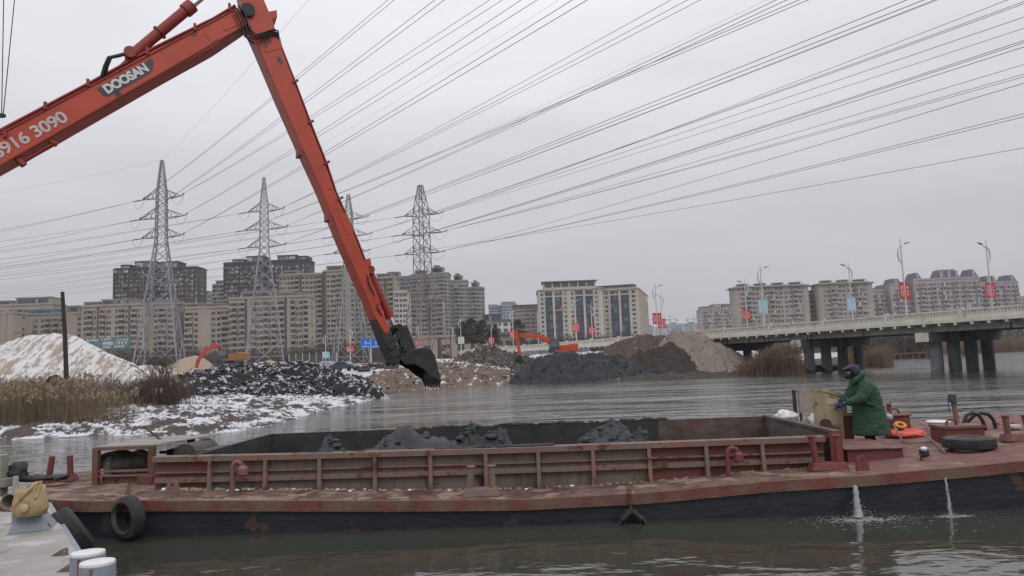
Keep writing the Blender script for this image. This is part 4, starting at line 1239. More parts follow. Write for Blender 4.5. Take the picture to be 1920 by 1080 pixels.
# decal with lettering, phone number
plate([(181,167),(262,122),(284,109),(288,118),(286,131),(279,139),(212,176),(203,181),(194,180)], 0.006, 0.005, 'decal', DECAL, ex)
def flat_text(txt, px, py, px2, py2, hpx, off, mat, name, bold=0.0, shear=0.0):
    """lettering laid on the near face from (px,py) along to (px2,py2); hpx = letter height in picture units"""
    cu = bpy.data.curves.new(name, 'FONT'); cu.body = txt; cu.size = 1.0; cu.offset = bold; cu.shear = shear; cu.space_character = 0.92; cu.extrude = 0.004; cu.resolution_u = 3
    to = bpy.data.objects.new(name, cu); COL.objects.link(to)
    dg = bpy.context.evaluated_depsgraph_get()
    me = bpy.data.meshes.new_from_object(to.evaluated_get(dg))
    bpy.data.objects.remove(to); bpy.data.curves.remove(cu)
    co = np.array([tuple(v.co) for v in me.vertices])
    x0_, x1_ = co[:,0].min(), co[:,0].max(); y0_, y1_ = co[:,1].min(), co[:,1].max()
    p, q = A(px, py, off), A(px2, py2, off)
    e1 = (q-p)/(x1_-x0_)
    e2 = AN.cross(e1).normalized() * -1.0
    if e2.z < 0: e2 = -e2
    hh = (A(px, py-hpx, off)-p).length / (y1_-y0_)
    for v in me.vertices:
        v.co = p + e1*(v.co.x-x0_) + e2*(hh*(v.co.y-y0_)) + AN*v.co.z
    me.materials.clear(); me.materials.append(mat)
    o = bpy.data.objects.new(name, me); COL.objects.link(o)
    o.parent = ex; o.matrix_parent_inverse = ROOTM[ex.name].inverted()
    return o
flat_text('DOOSAN', 203, 177, 281, 133, 18, 0.014, LETTER, 'lettering', 0.045)
flat_text('8916 3090', -5, 300, 131, 226, 24, 0.010, DIGIT, 'phone_number', 0.02)
# stick
stick = plate([(440,-60),(452,0),(462,40),(470,58),(482,85),(522,180),(565,277),(600,353),(640,452),(690,565),(703,597),(722,628),(731,621),(704,548),(668,452),(627,360),(610,310),(580,233),(553,160),(523,80),(510,37),(492,-5),(480,-60)], 0.05, WB+0.06, 'stick', ORANGE, ex, 0.02)
plate([(703,597.5),(718,640),(738,680),(748,683),(753,672),(742,645),(731.5,621.5),(722,628.5)], 0.045, WB+0.03, 'stick_tip', MUDST, ex, 0.02)
m_ = MB()
for off in (-0.05, -0.15):
    m_.tube([A(524,70,off), A(527,84,off), A(556,158,off), A(584,232,off), A(614,308,off), A(631,360,off), A(672,452,off), A(690,500,off)], 0.028, 6)
wpart(m_, 'hydraulic_pipe', ORANGE2, stick, smooth=60)
for x, y in ((548,156),(577,232),(607,308),(632,375)):
    m_ = MB(); c = A(x, y, 0.06); m_.beam(c, c + (A(x+10,y-4,0.06)-c), 0.05, 0.08, AN); wpart(m_, 'pipe_clamp', ORANGE2, stick)
m_ = MB(); m_.torus(A(601,275,-0.2), 0.06, 0.018, Matrix.Rotation(math.pi/2, 3, 'X'), 14, 6); wpart(m_, 'lifting_eye', ORANGE2, stick, smooth=60)
plate([(505,18),(520,15),(521,28),(508,36)], -0.1, 0.5, 'stop_block', ORANGE, ex, 0.01)
plate([(668,470),(682,488),(694,483),(697,495),(691,502),(694,520),(684,520)], 0.0, 0.5, 'bucket_cylinder_lug', ORANGE, ex, 0.01)
for x, y in ((559,290),(612,410)):
    m_ = MB(); c = A(x, y, 0.0); m_.box(-.05,.05,-.3,.04,-.09,.09, Matrix.Translation(c) @ Matrix.Rotation(AY, 4, 'Z')); wpart(m_, 'side_bracket', ORANGE2, stick)
m_ = MB(); m_.cyl(A(464,22,0.14), A(464,22,-0.8), 0.16, n=18); wpart(m_, 'pivot_pin', MUDST, smooth=40)
for k in range(3):
    m_ = MB(); j = k*4
    m_.tube([A(446-j,14+j,0.1), A(458-j,30+j*2,0.16), A(466-j,60+j*2,0.2), A(478,72+j,0.2), A(496,66+j,0.16), A(512,59+j,0.12), A(520,61+j,0.1), A(523,72+j,0.0)], 0.022, 6)
    wpart(m_, 'hose', HOSE, smooth=60)
m_ = MB(); m_.tube([A(470,52,0.05), A(461,58,0.12), A(459,68,0.14), A(464,78,0.12), A(476,83,0.05)], 0.022, 6); wpart(m_, 'hose', HOSE, smooth=60)
# bucket cylinder and links
c0 = Q(692,507,-0.28); c1 = Q(732,596,-0.28)
m_ = MB(); m_.cyl(c0, c1, 0.095, n=14); m_.cyl(c0.lerp(c1,0.86), c1, 0.12, n=14); m_.cyl(c0-AN*.2, c0+AN*.2, 0.1, n=12)
bc = wpart(m_, 'bucket_cylinder', ORANGE2, smooth=40)
m_ = MB(); m_.cyl(c1, Q(742,617,-0.28), 0.055, n=12); wpart(m_, 'cylinder_rod', CHROME, bc, smooth=40)
for off in (0.02, -0.55):
    m_ = MB(); m_.beam(Q(746,612,-0.28)+AN*(off+.28), Q(731,650,-0.28)+AN*(off+.28), 0.07, 0.16, AN); wpart(m_, 'idler_link', MUDST)
m_ = MB(); m_.beam(Q(750,614,-0.28), Q(768,662,-0.28), 0.34, 0.20, AN); wpart(m_, 'bucket_link', MUDST, bevel=0.02)
m_ = MB()
for x, y in ((747,613),(731,650),(742,677),(760,653)):
    m_.cyl(A(x,y,0.12), A(x,y,-0.75), 0.075, n=12)
o = wpart(m_, 'link_pin', MUDST, smooth=40); o['kind'] = 'stuff'
m_ = MB(); m_.tube([A(752,612,0.0), A(760,616,0.05), A(757,622,0.1)], 0.02, 6); m_.tube([A(742,668,.1), A(752,664,.16), A(757,652,.1), A(750,648,0)], 0.018, 6)
wpart(m_, 'grease_hose', HOSE, smooth=60)
# bucket
BW0, BW1 = 0.28, -0.92
prof = [(738,690),(744,672),(757,661),(772,655),(790,652),(801,656),(808,667),(812,682),(815,698),(818,713)]
m_ = MB()
k = len(prof)
for th, col in ((0, 0),):
    outer0 = [A(x,y,BW0) for x,y in prof]; outer1 = [A(x,y,BW1) for x,y in prof]
    ctr = A(775,690,0)
    inn = lambda p: p + (ctr - p - AN*((ctr-p).dot(AN)))*0.055
    in0 = [inn(p) for p in outer0]; in1 = [inn(p) for p in outer1]
    m_.add(outer0+outer1+in0+in1, [(i,i+1,k+i+1,k+i) for i in range(k-1)] + [(2*k+i+1,2*k+i,3*k+i,3*k+i+1) for i in range(k-1)]
           + [(0,k,3*k,2*k), (k-1,3*k-1,4*k-1,2*k-1)] + [(i,2*k+i,2*k+i+1,i+1) for i in range(k-1)] + [(k+i+1,3*k+i+1,3*k+i,k+i) for i in range(k-1)])
bshell = wpart(m_, 'bucket', BUCKM, smooth=35)
side = prof[1:] + [(800,704),(787,692),(770,683),(752,684)]
for off in (BW0+0.03, BW1):
    m_ = MB(); m_.prism([A(x,y,off) for x,y in side], AN*-0.035); wpart(m_, 'side_plate', BUCKM, bshell, bevel=0.008)
m_ = MB(); m_.prism([A(x,y,BW0+0.05) for x,y in ((812,690),(816,700),(820,716),(814,712),(800,704),(788,693),(790,690),(803,699))], AN*-0.03); wpart(m_, 'cutter_plate', MUDST, bshell)
m_ = MB(); m_.hexa([A(812,700,BW0), A(812,700,BW1), A(817,700,BW1), A(817,700,BW0)], [A(815,716,BW0), A(815,716,BW1), A(819,715,BW1), A(819,715,BW0)]); wpart(m_, 'cutting_edge', BUCKM, bshell)
for q in range(6):
    o_ = BW0 - 0.05 - q*(BW0-BW1-0.1)/5
    a_, b_ = A(814.5,710,o_), A(818.5,727,o_)
    m_ = MB(); e_ = AN*0.055; s_ = AU*0.045
    m_.hexa([a_-e_-s_, a_+e_-s_, a_+e_+s_, a_-e_+s_], [b_-e_*.55-s_*.25, b_+e_*.55-s_*.25, b_+e_*.55+s_*.25, b_-e_*.55+s_*.25]); wpart(m_, 'tooth', BUCKM, bshell)
m_ = MB()
for off in (-0.05, -0.6):
    m_.prism([A(x,y,off) for x,y in ((736,672),(742,664),(757,645),(764,648),(775,657),(757,664),(748,686),(738,686))], AN*-0.06)
wpart(m_, 'hinge_plate', MUDST, bshell)
# weld plates on the boom and stick
for pts_ in ([(417,43),(455,24),(462,34),(458,41),(424,58),(419,54)], [(385,62),(402,54),(410,72),(395,82)]):
    m_ = MB(); m_.prism([A(x, y, 0.012) for x, y in pts_], AN*-0.012); wpart(m_, 'weld_plate', ORANGE, boom, bevel=0.004)
for pts_ in ([(486,66),(520,62),(530,92),(497,100)], [(634,404),(648,400),(662,436),(650,442)], [(690,540),(700,536),(712,566),(703,572)]):
    m_ = MB(); m_.prism([A(x, y, 0.062) for x, y in pts_], AN*-0.012); wpart(m_, 'weld_plate', ORANGE, stick, bevel=0.004)
for k_, (xa_, ya_, xb_, yb_) in enumerate(((690,500,712,560),(712,560,722,590))):
    m_ = MB(); m_.tube([Q(xa_-4,ya_+6,0.0), Q((xa_+xb_)/2-9,(ya_+yb_)/2+2,0.10), Q(xb_-6,yb_+4,0.03)], 0.02, 6); wpart(m_, 'hose', HOSE, smooth=60)
# two wire ropes with a block at the left edge
hk = P(3, 217, 21)
wr = thing('hoist_block', 'small hoist block on two thin wire ropes above the boom at left edge', 'hoist', hk)
for x in (7, 28):
    m_ = MB(); m_.tube([P(3 if x < 10 else 6, 214, 21), P(x, -10, 21), P(x*1.5, -120, 21)], 0.014, 5, False); m_.build('wire_rope', HOSE, wr, world=True)
m_ = MB(); m_.box(-.07,.07,-.05,.05,-.05,.06, Matrix.Translation(hk)); m_.cyl(hk+V(-.1,0,0.0), hk+V(.1,0,0.0), 0.05, n=10); m_.build('block', MUDST, wr, world=True)

# ================================================================ small excavators on the bank
DUSTY = M('dusty_cylinder', (0.20,0.13,0.11), rough=0.6)
def mini_excavator(label, base, rotz, paint_m, body_m, sc, boom_pts, stick_pts, bucket=True):
    r = thing('tracked_excavator', label, 'excavator', base, rotz)
    k = sc
    for sy in (-1, 1):
        m_ = MB(); pts = []
        for a in range(16):
            t_ = 2*math.pi*a/16
            pts.append(((1.6*(1 if math.cos(t_) > 0 else -1) + 0.45*math.cos(t_))*k, 0, (0.48 + 0.45*math.sin(t_))*k))
        m_.prism([Vector((p[0], sy*1.2*k - 0.3*k, p[2])) for p in pts], (0, 0.6*k, 0)); m_.build('track', DKP, r)
    m_ = MB(); m_.cyl((0,0,0.8*k), (0,0,1.15*k), 0.7*k, n=14); m_.build('slew_ring', DKP, r)
    m_ = MB(); m_.box(-0.6*k, 2.4*k, -1.3*k, 1.3*k, 1.15*k, 1.5*k); m_.box(0.2*k, 1.5*k, -1.3*k, 1.3*k, 1.5*k, 2.2*k); m_.build('upper_body', body_m, r, bevel=0.06*k)
    m_ = MB(); m_.box(1.45*k, 2.75*k, -1.35*k, 1.35*k, 1.2*k, 2.35*k); m_.build('counterweight', body_m, r, bevel=0.15*k)
    m_ = MB(); m_.hexa([(-1.5*k,-1.3*k,1.2*k),(0.1*k,-1.3*k,1.2*k),(0.1*k,-0.3*k,1.2*k),(-1.5*k,-0.3*k,1.2*k)], [(-1.1*k,-1.25*k,3.0*k),(0.05*k,-1.25*k,3.0*k),(0.05*k,-0.35*k,3.0*k),(-1.1*k,-0.35*k,3.0*k)])
    cb = m_.build('cab', DKP, r, bevel=0.05*k)
    m_ = MB(); m_.hexa([(-1.28*k,-1.315*k,1.95*k),(-0.1*k,-1.315*k,1.95*k),(-0.1*k,-1.30*k,1.95*k),(-1.28*k,-1.30*k,1.95*k)], [(-1.08*k,-1.285*k,2.8*k),(-0.1*k,-1.285*k,2.8*k),(-0.1*k,-1.26*k,2.8*k),(-1.08*k,-1.26*k,2.8*k)])
    m_.build('cab_window', M('cab_glass', (0.10,0.13,0.15), rough=0.1), cb)
    def arm(pts, w0, w1, wid, name):
        m_ = MB(); n = len(pts); up = []; lo = []
        for i, p in enumerate(pts):
            a = Vector(pts[max(0,i-1)]); b = Vector(pts[min(n-1,i+1)]); t_ = (b-a).normalized(); nn = Vector((-t_.y, t_.x))
            ww = (w0 + (w1-w0)*i/(n-1))
            up.append(Vector(p)+nn*ww/2); lo.append(Vector(p)-nn*ww/2)
        m_.prism([Vector((p.x*k, wid*k/2, p.y*k)) for p in up + lo[::-1]], (0, -wid*k, 0))
        return m_.build(name, paint_m, r, bevel=0.02*k)
    arm(boom_pts, 0.75, 0.5, 0.5, 'boom'); arm(stick_pts, 0.6, 0.42, 0.4, 'stick')
    p, q = Vector(boom_pts[len(boom_pts)//2]), Vector(stick_pts[0])
    m_ = MB(); m_.cyl((p.x*k,0,(p.y+.45)*k), (q.x*k,0,(q.y+.25)*k), 0.09*k, n=8); m_.build('arm_cylinder', DUSTY, r)
    if bucket:
        e = Vector(stick_pts[-1]); m_ = MB()
        m_.prism([Vector(((e.x+x)*k, 0.5*k, (e.y+y)*k)) for x, y in ((0,0.1),(-0.35,-0.1),(-0.45,-0.6),(-0.1,-0.95),(0.5,-0.8),(0.25,-0.3))], (0,-1.0*k,0)); m_.build('bucket', BUCKM, r, bevel=0.03*k)
    return r
EXO = paint('excavator_orange', (0.58,0.075,0.025), t3=(0.74,0.76)); EXR = paint('excavator_red', (0.46,0.06,0.04), t3=(0.72,0.75)); EXY = paint('machine_yellow', (0.30,0.13,0.04), t3=(0.70,0.75))
e0 = P(1048, 676, 104)
mini_excavator('small orange excavator behind the black mud pile, arm down to the left', (e0.x, e0.y, e0.z), 0.0, EXO, EXO, 0.96,
    [(-0.5,1.9),(-1.6,3.1),(-2.8,3.6),(-5.6,3.9)], [(-6.1,4.6),(-6.0,3.7),(-5.75,2.2),(-5.6,1.0)])
m_ = MB(); q0 = P(1038, 655, 103.2); q1 = P(1038, 615, 103.2); m_.tube([q0, q1], 0.06, 6); solo(m_, 'steel_post', DKP, 'thin black post standing beside the orange excavator cab', 'post')
e0 = P(430, 696, 104)
mini_excavator('red armed excavator with dark cab behind the snowy mud pile', (e0.x, e0.y, e0.z+0.35), 0.05, EXR, EXY, 0.92,
    [(-0.5,1.9),(-1.4,3.2),(-2.0,3.6),(-3.0,3.1)], [(-2.9,3.3),(-3.8,2.6),(-4.6,1.4),(-4.9,0.3)], False)
m_ = MB(); q0 = P(409, 680, 103.5); q1 = P(412, 642, 103.5); m_.tube([q0, q1], 0.07, 6); solo(m_, 'steel_post', DKP, 'thin black post standing by the red armed excavator', 'post')

# ================================================================ cars, timber, signs on the bank
def car(label, px, py, d, rotz, col):
    b = P(px, py, d); r = thing('parked_car', label, 'car', b, rotz)
    cp = M('car_paint', col, rough=0.3, coat=0.6)
    pr = [(-2.2,.35),(-2.25,.75),(-1.9,.95),(-1.2,1.02),(-0.55,1.45),(0.75,1.48),(1.5,1.05),(2.1,.92),(2.25,.6),(2.2,.35)]
    m_ = MB(); m_.prism([Vector((x,-0.85,z)) for x, z in pr], (0,1.7,0)); m_.build('body', cp, r, bevel=0.08)
    gw = [(-1.05,1.03),(-0.5,1.40),(0.1,1.42),(0.1,1.03)]; gw2 = [(0.16,1.03),(0.16,1.42),(0.7,1.42),(1.3,1.05)]
    cg = M('car_glass', (0.16,0.20,0.22), rough=0.08)
    for g_ in (gw, gw2):
        m_ = MB(); m_.prism([Vector((x,-0.87,z)) for x, z in g_], (0,0.03,0)); m_.build('side_window', cg, r)
    m_ = MB(); m_.add([(-1.19,-.7,1.06),(-1.19,.7,1.06),(-0.6,.62,1.44),(-0.6,-.62,1.44)], [(0,1,2,3)]); m_.build('windscreen', cg, r)
    for x in (-1.35, 1.4):
        for y in (-0.82, 0.82):
            m_ = MB(); m_.lathe([(0.14,-.11),(0.33,-.1),(0.33,.1),(0.14,.11)], (x,y,0.32), Matrix.Rotation(math.pi/2,3,'X'), 14); m_.build('wheel', HOSE, r, smooth=40)
    for y in (-0.6, 0.6):
        m_ = MB(); m_.box(-2.27,-2.2,y-.18,y+.18,.62,.76); m_.build('headlight', LAMPW, r)
car('dark blue grey sedan parked beyond the snowy mud pile', 646, 696, 112, 2.75, (0.035,0.045,0.06))
car('pale silver car half hidden behind the dark sedan', 615, 695, 117, 2.9, (0.32,0.33,0.34))
tb = P(700, 692, 114)
tp = thing('timber_pile', 'tangled pile of dark timber and branches beyond the parked cars', 'timber pile', tb)
tm_ = M('old_timber', (0.075,0.055,0.045), (0.11,0.085,0.07), 1.5, rough=0.9)
rg = random.Random(4)
for k in range(46):
    c = Vector((rg.uniform(-2.8,2.8), rg.uniform(-1.2,1.2), rg.uniform(0.05,1.4)*(1-abs(rg.uniform(-.6,.6)))))
    a = rg.uniform(-0.5,0.5); L = rg.uniform(0.8,2.2); dv = Vector((math.cos(a)*L, math.sin(a)*L, rg.uniform(-.35,.35)))
    m_ = MB(); m_.tube([c-dv/1.5, c, c+dv/1.5], [0.05,0.08,0.06], 5); m_.build('log', tm_, tp)
m_ = MB(); q0, q1 = P(671,694,113), P(694,693,113); m_.cyl(q0, q1, 0.3, n=14); solo(m_, 'steel_pipe', DKP, 'short black steel pipe lying before the timber pile', 'pipe', smooth=40)
# blue direction sign
s0 = P(695, 643, 165)
sg_ = thing('road_sign', 'blue road direction sign left of the excavator stick', 'road sign', (s0.x, 165, 3.6))
for (a, b) in ((677,694),(696,714)):
    pa, pb = P(a, 653, 165), P(b, 634, 165)
    m_ = MB(); m_.box(pa.x-s0.x, pb.x-s0.x, -0.05, 0.05, pa.z-3.6, pb.z-3.6); bo = m_.build('sign_panel', M('sign_blue', (0.02,0.13,0.52), rough=0.5), sg_)
    m_ = MB(); xa_, xb_, za_, zb_ = pa.x-s0.x, pb.x-s0.x, pa.z-3.6, pb.z-3.6; xc_ = (xa_+xb_)/2
    for q in range(6):
        xq = xa_+.18+(xb_-xa_-.4)*q/6; m_.box(xq, xq+.16, -0.062, -0.055, za_+.25, za_+.42)
    m_.box(xc_-.05, xc_+.05, -0.062, -0.055, za_+.6, za_+1.25); m_.hexa([(xc_-.2,-.062,za_+1.25),(xc_+.2,-.062,za_+1.25),(xc_+.2,-.055,za_+1.25),(xc_-.2,-.055,za_+1.25)], [(xc_-.01,-.062,za_+1.55),(xc_+.01,-.062,za_+1.55),(xc_+.01,-.055,za_+1.55),(xc_-.01,-.055,za_+1.55)])
    for q in range(3):
        m_.box(xc_+.3+q*.22, xc_+.45+q*.22, -0.062, -0.055, za_+.95, za_+1.1)
    o = m_.build('sign_print', WHT, bo); o['kind'] = 'stuff'
m_ = MB(); m_.cyl((0,0.1,-2), (0,0.1,s0.z-3.6+1), 0.12, n=8); m_.build('post', LAMPW, sg_)
# billboard
b0, b1 = P(158, 661, 260), P(245, 632, 260)
bb = thing('billboard', 'teal billboard with white price lettering behind the sand mound', 'billboard', ((b0.x+b1.x)/2, 260, 3.0))
hw = (b1.x-b0.x)/2; z0, z1 = b0.z-3.0, b1.z-3.0
m_ = MB(); m_.box(-hw, hw, -0.1, 0.1, z0, z1); m_.build('board', M('teal_print', (0.075,0.145,0.165), (0.10,0.18,0.20), 0.4, rough=0.7), bb)
for x in (-hw*0.7, 0, hw*0.7):
    m_ = MB(); m_.box(x-.15, x+.15, 0.1, 0.3, -3, z1); m_.build('post', DKP, bb)
def board_text(txt, x, z, size, parent=bb, mat=WHT, y=-0.13, name='lettering', bold=0.02):
    cu = bpy.data.curves.new(name, 'FONT'); cu.body = txt; cu.size = size; cu.offset = bold; cu.extrude = 0.01; cu.resolution_u = 2
    to = bpy.data.objects.new(name, cu); COL.objects.link(to)
    me = bpy.data.meshes.new_from_object(to.evaluated_get(bpy.context.evaluated_depsgraph_get()))
    bpy.data.objects.remove(to); bpy.data.curves.remove(cu)
    for v in me.vertices: v.co = Vector((x + v.co.x, y - v.co.z, z + v.co.y))
    me.materials.clear(); me.materials.append(mat)
    o = bpy.data.objects.new(name, me); COL.objects.link(o); o.parent = parent
zh = z1-z0
board_text('4980', -hw*0.33+1.0, z0+zh*0.48, 1.75); board_text('1', hw*0.36, z0+zh*0.48, 1.75); board_text('3', hw*0.75, z0+zh*0.48, 1.75)
g_ = MB(); rg = random.Random(3)
def glyphs(x0, x1, z, h, n):
    for q in range(n):
        cx = x0 + (x1-x0)*(q+.5)/n; w_ = (x1-x0)/n*0.36
        for _ in range(3):
            zz = z + rg.uniform(0, h); g_.box(cx-w_, cx+w_, -0.125, -0.11, zz-.06, zz+.06)
        for _ in range(2):
            xx = cx + rg.uniform(-w_, w_); g_.box(xx-.05, xx+.05, -0.128, -0.112, z, z+h)
glyphs(hw*0.17, hw*0.32, z0+zh*0.5, 0.9, 2); glyphs(hw*0.45, hw*0.72, z0+zh*0.48, 1.1, 2); glyphs(-hw*0.2, hw*0.18, z0+zh*0.26, 0.7, 4); glyphs(hw*0.28, hw*0.75, z0+zh*0.26, 0.7, 5)
glyphs(-hw*0.9, -hw*0.4, z0+zh*0.8, 0.7, 6); glyphs(-hw*0.3, hw*0.18, z0+zh*0.82, 0.8, 4); glyphs(hw*0.4, hw*0.9, z0+zh*0.8, 0.4, 8)
o = g_.build('small_print', WHT, bb); o['kind'] = 'stuff'
# red folded canopy by the cream building
q = P(1078, 634, 225)
rc_ = thing('lattice_structure', 'red steel lattice structure standing before the cream building', 'frame', (q.x, 225, 3.6))
rm_ = M('red_steel', (0.42,0.05,0.04), rough=0.6)
m_ = MB(); m_.hexa([(-8.5,-.6,4.2),(7,-.6,4.0),(7,.6,4.0),(-8.5,.6,4.2)], [(-9.5,-.6,5.4),(6,-.6,4.8),(6,.6,4.8),(-9.5,.6,5.4)]); m_.build('top_beam', rm_, rc_)
for k in range(7):
    m_ = MB(); m_.beam((-6+k*2.0, 0, 4.2), (-2.5+k*1.1, 0, -2), 0.22); m_.build('strut', rm_, rc_)
# site fence left of the third pylon
fx = P(585, 672, 210)
fn = thing('site_fence', 'dark mesh site fence between second and third pylons', 'fence', (fx.x, 210, 3.4))
for k in range(8):
    m_ = MB(); m_.box(-6.5+k*1.9, -6.35+k*1.9, -.06, .06, -2, 4.2); m_.build('post', LAMPW, fn)
m_ = MB(); m_.box(-6.4, 6.9, 0.07, 0.12, 0, 3.8); m_.build('mesh_panel', M('dark_mesh', (0.075,0.072,0.07), rough=0.9), fn)

# ================================================================ the barge
BA = math.radians(-1.3)
BB = Vector((0.0, 11.65, 0.0))
BMX = Matrix.Translation(BB) @ Matrix.Rotation(BA, 4, 'Z')
BMI = BMX.inverted()
def BL(px, py, z):                  # picture position on barge level z -> barge coordinates
    return BMI @ G(px, py, z)
def BW(x, y, z):
    return BMX @ Vector((x, y, z))
def BD(px, py, y):                  # picture position on the upright plane y of the barge
    r = (BMI.to_3x3() @ ray(px, py)); e = BMI @ EYE
    return e + r*((y - e.y)/r.y)
bg_ = thing('cargo_barge', 'long rusty red and black mud barge lying across the foreground', 'barge', BB, BA)
BEAM = 5.45
_sx = [-9,-8,-6,-4,-2,0,2,3.7,5.3,7,8.1,9.5,10.6]; _sz = [.60,.60,.587,.52,.45,.40,.44,.545,.59,.68,.765,.87,.96]
def zd(x): return float(np.interp(x, _sx, _sz))
def ynear(x): return 0.0 if x > -6.2 else 2.70*(1 - math.sqrt(max(0.0, 1-((-6.2-x)/2.8)**2)))
def DP(px, py):                     # picture position on the deck
    z = 0.62
    for _ in range(4):
        p = BL(px, py, z); z = zd(p.x)
    return Vector((p.x, p.y, z))
rust = (0.085,0.038,0.026)
REDP = M('worn_red_paint', (0.165,0.040,0.032), (0.115,0.042,0.033), 1.6, 0.35, 0.65, 0.7, c3=rust, s3=2.2, t3=(0.53,0.60), stretch3=(2.2,2.2,0.6), c4=(0.135,0.082,0.058), s4=1.3, t4=(0.44,0.56), bump=0.8, bscale=18)
REDC = M('clean_red_paint', (0.165,0.034,0.032), (0.125,0.033,0.030), 1.8, 0.35, 0.65, 0.65, c3=rust, s3=3.0, t3=(0.66,0.70), bump=0.5, bscale=18)
DECKM = M('muddy_deck', (0.165,0.092,0.068), (0.105,0.062,0.046), 1.3, 0.35, 0.65, 0.85, c3=(0.07,0.03,0.024), s3=1.8, t3=(0.48,0.56), c4=(0.235,0.17,0.125), s4=2.6, t4=(0.53,0.60), bump=1.0, bscale=16)
DECKR = M('red_deck', (0.175,0.085,0.072), (0.13,0.055,0.047), 2.0, 0.4, 0.6, 0.85, c3=(0.10,0.055,0.045), s3=1.8, t3=(0.54,0.66), c4=(0.20,0.135,0.105), s4=3.0, t4=(0.55,0.63), bump=0.8, bscale=16)
HULLM = M('tarred_hull', (0.010,0.012,0.016), (0.022,0.026,0.032), 1.2, 0.35, 0.65, 0.5, c3=(0.075,0.040,0.030), s3=1.5, t3=(0.64,0.66), c4=(0.05,0.058,0.062), s4=2.4, t4=(0.60,0.75), bump=0.8, bscale=9, stretch=(0.6,1,1.6))
PANL = M('dusty_panel', (0.16,0.128,0.110), (0.135,0.10,0.085), 1.6, 0.3, 0.7, 0.85, c3=(0.045,0.025,0.022), s3=1.7, t3=(0.66,0.67), c4=(0.10,0.062,0.05), s4=2.2, t4=(0.52,0.68), stretch4=(3,3,0.5), bump=0.4, bscale=20)
PANR = M('red_panel', (0.15,0.042,0.038), (0.12,0.052,0.043), 1.4, 0.3, 0.7, 0.8, c3=(0.075,0.035,0.03), s3=1.8, t3=(0.64,0.67), bump=0.4, bscale=20)
RIBM = M('dusty_red_frame', (0.215,0.122,0.098), (0.165,0.075,0.060), 2.0, 0.35, 0.65, 0.8, c3=rust, s3=3.5, t3=(0.56,0.62), c4=(0.155,0.115,0.092), s4=1.6, t4=(0.46,0.58), bump=0.6, bscale=18)
HOLDM = M('mud_smeared_hold', (0.016,0.017,0.018), (0.038,0.037,0.037), 1.8, 0.35, 0.7, 0.75, bump=1.5, bscale=6)
HOLDR = M('rust_smeared_hold', (0.115,0.092,0.080), (0.060,0.046,0.042), 2.2, 0.35, 0.6, 0.85, c3=(0.105,0.045,0.036), s3=1.2, t3=(0.48,0.62), bump=1.2, bscale=9, stretch=(1.0,1.0,1.6))
MUDL = M('wet_mud_load', (0.022,0.025,0.028), (0.050,0.054,0.058), 2.5, 0.3, 0.7, 0.65, bump=2.5, bscale=5)
xs = np.concatenate([-6.2-2.8*np.sin(np.linspace(math.pi/2, 0.02, 22)), np.linspace(-6.1, 10.6, 66)])
def hull_section(x):
    yn = ynear(x); z = zd(x); b = 0.185
    return yn, z, z-b
# hull sides: black plating, then the red sheer strake above it
m_ = MB(); n = len(xs); vs = []
for x in xs:
    yn, z, zb = hull_section(x)
    rake = 0.0 if x > -6.2 else (-6.2-x)*0.22
    vs += [(x+rake*0.6, yn+0.10, -0.6), (x, yn+0.02, zb), (x, BEAM-yn-0.02, zb), (x+rake*0.6, BEAM-yn-0.1, -0.6)]
fs = []
for i in range(n-1):
    a = i*4; b = a+4
    fs += [(a, b, b+1, a+1), (a+2, b+2, b+3, a+3)]
fs += [(0,1,2,3), ((n-1)*4+3,(n-1)*4+2,(n-1)*4+1,(n-1)*4)]
m_.add(vs, fs); m_.build('hull', HULLM, bg_, smooth=30)
m_ = MB(); vs = []
for x in xs:
    yn, z, zb = hull_section(x)
    vs += [(x, yn+0.0, zb), (x, yn-0.045, zb+0.015), (x, yn-0.045, z-0.01), (x, yn-0.02, z)]
    vs += [(x, BEAM-yn, zb), (x, BEAM-yn+0.045, zb+0.015), (x, BEAM-yn+0.045, z-0.01), (x, BEAM-yn+0.02, z)]
fs = []
for i in range(n-1):
    for s0 in (0, 4):
        for j in range(3):
            a = i*8+s0+j; b = a+8; fs.append((a, b, b+1, a+1) if s0 == 0 else (a+1, b+1, b, a))
fs += [(0,1,2,3,7,6,5,4)]
m_.add(vs, fs); m_.build('sheer_strake', REDP, bg_, smooth=30)
HX0, HX1, HY0, HY1 = -5.4, 5.16, 0.92, 4.55
# deck plating round the hold
def deck_strip(x0, x1, f0, f1, name, mat, nx=30):
    m_ = MB(); q = np.linspace(x0, x1, nx); vs = []; fs = []
    for x in q:
        vs += [(x, f0(x), zd(x)), (x, f1(x), zd(x)+ (0.012 if True else 0))]
    fs = [(2*i, 2*i+2, 2*i+3, 2*i+1) for i in range(nx-1)]
    m_.add(vs, fs); return m_.build(name, mat, bg_)
NE = lambda x: ynear(x)-0.02
FE = lambda x: BEAM-ynear(x)+0.02
deck_strip(HX0, HX1, NE, lambda x: HY0, 'side_deck', DECKM, 40)
deck_strip(HX0, HX1, lambda x: HY1, FE, 'side_deck', DECKM, 40)
deck_strip(-8.99, HX0, NE, FE, 'stern_deck', DECKM, 60)
deck_strip(HX1, 10.6, NE, FE, 'bow_deck', DECKR, 24)
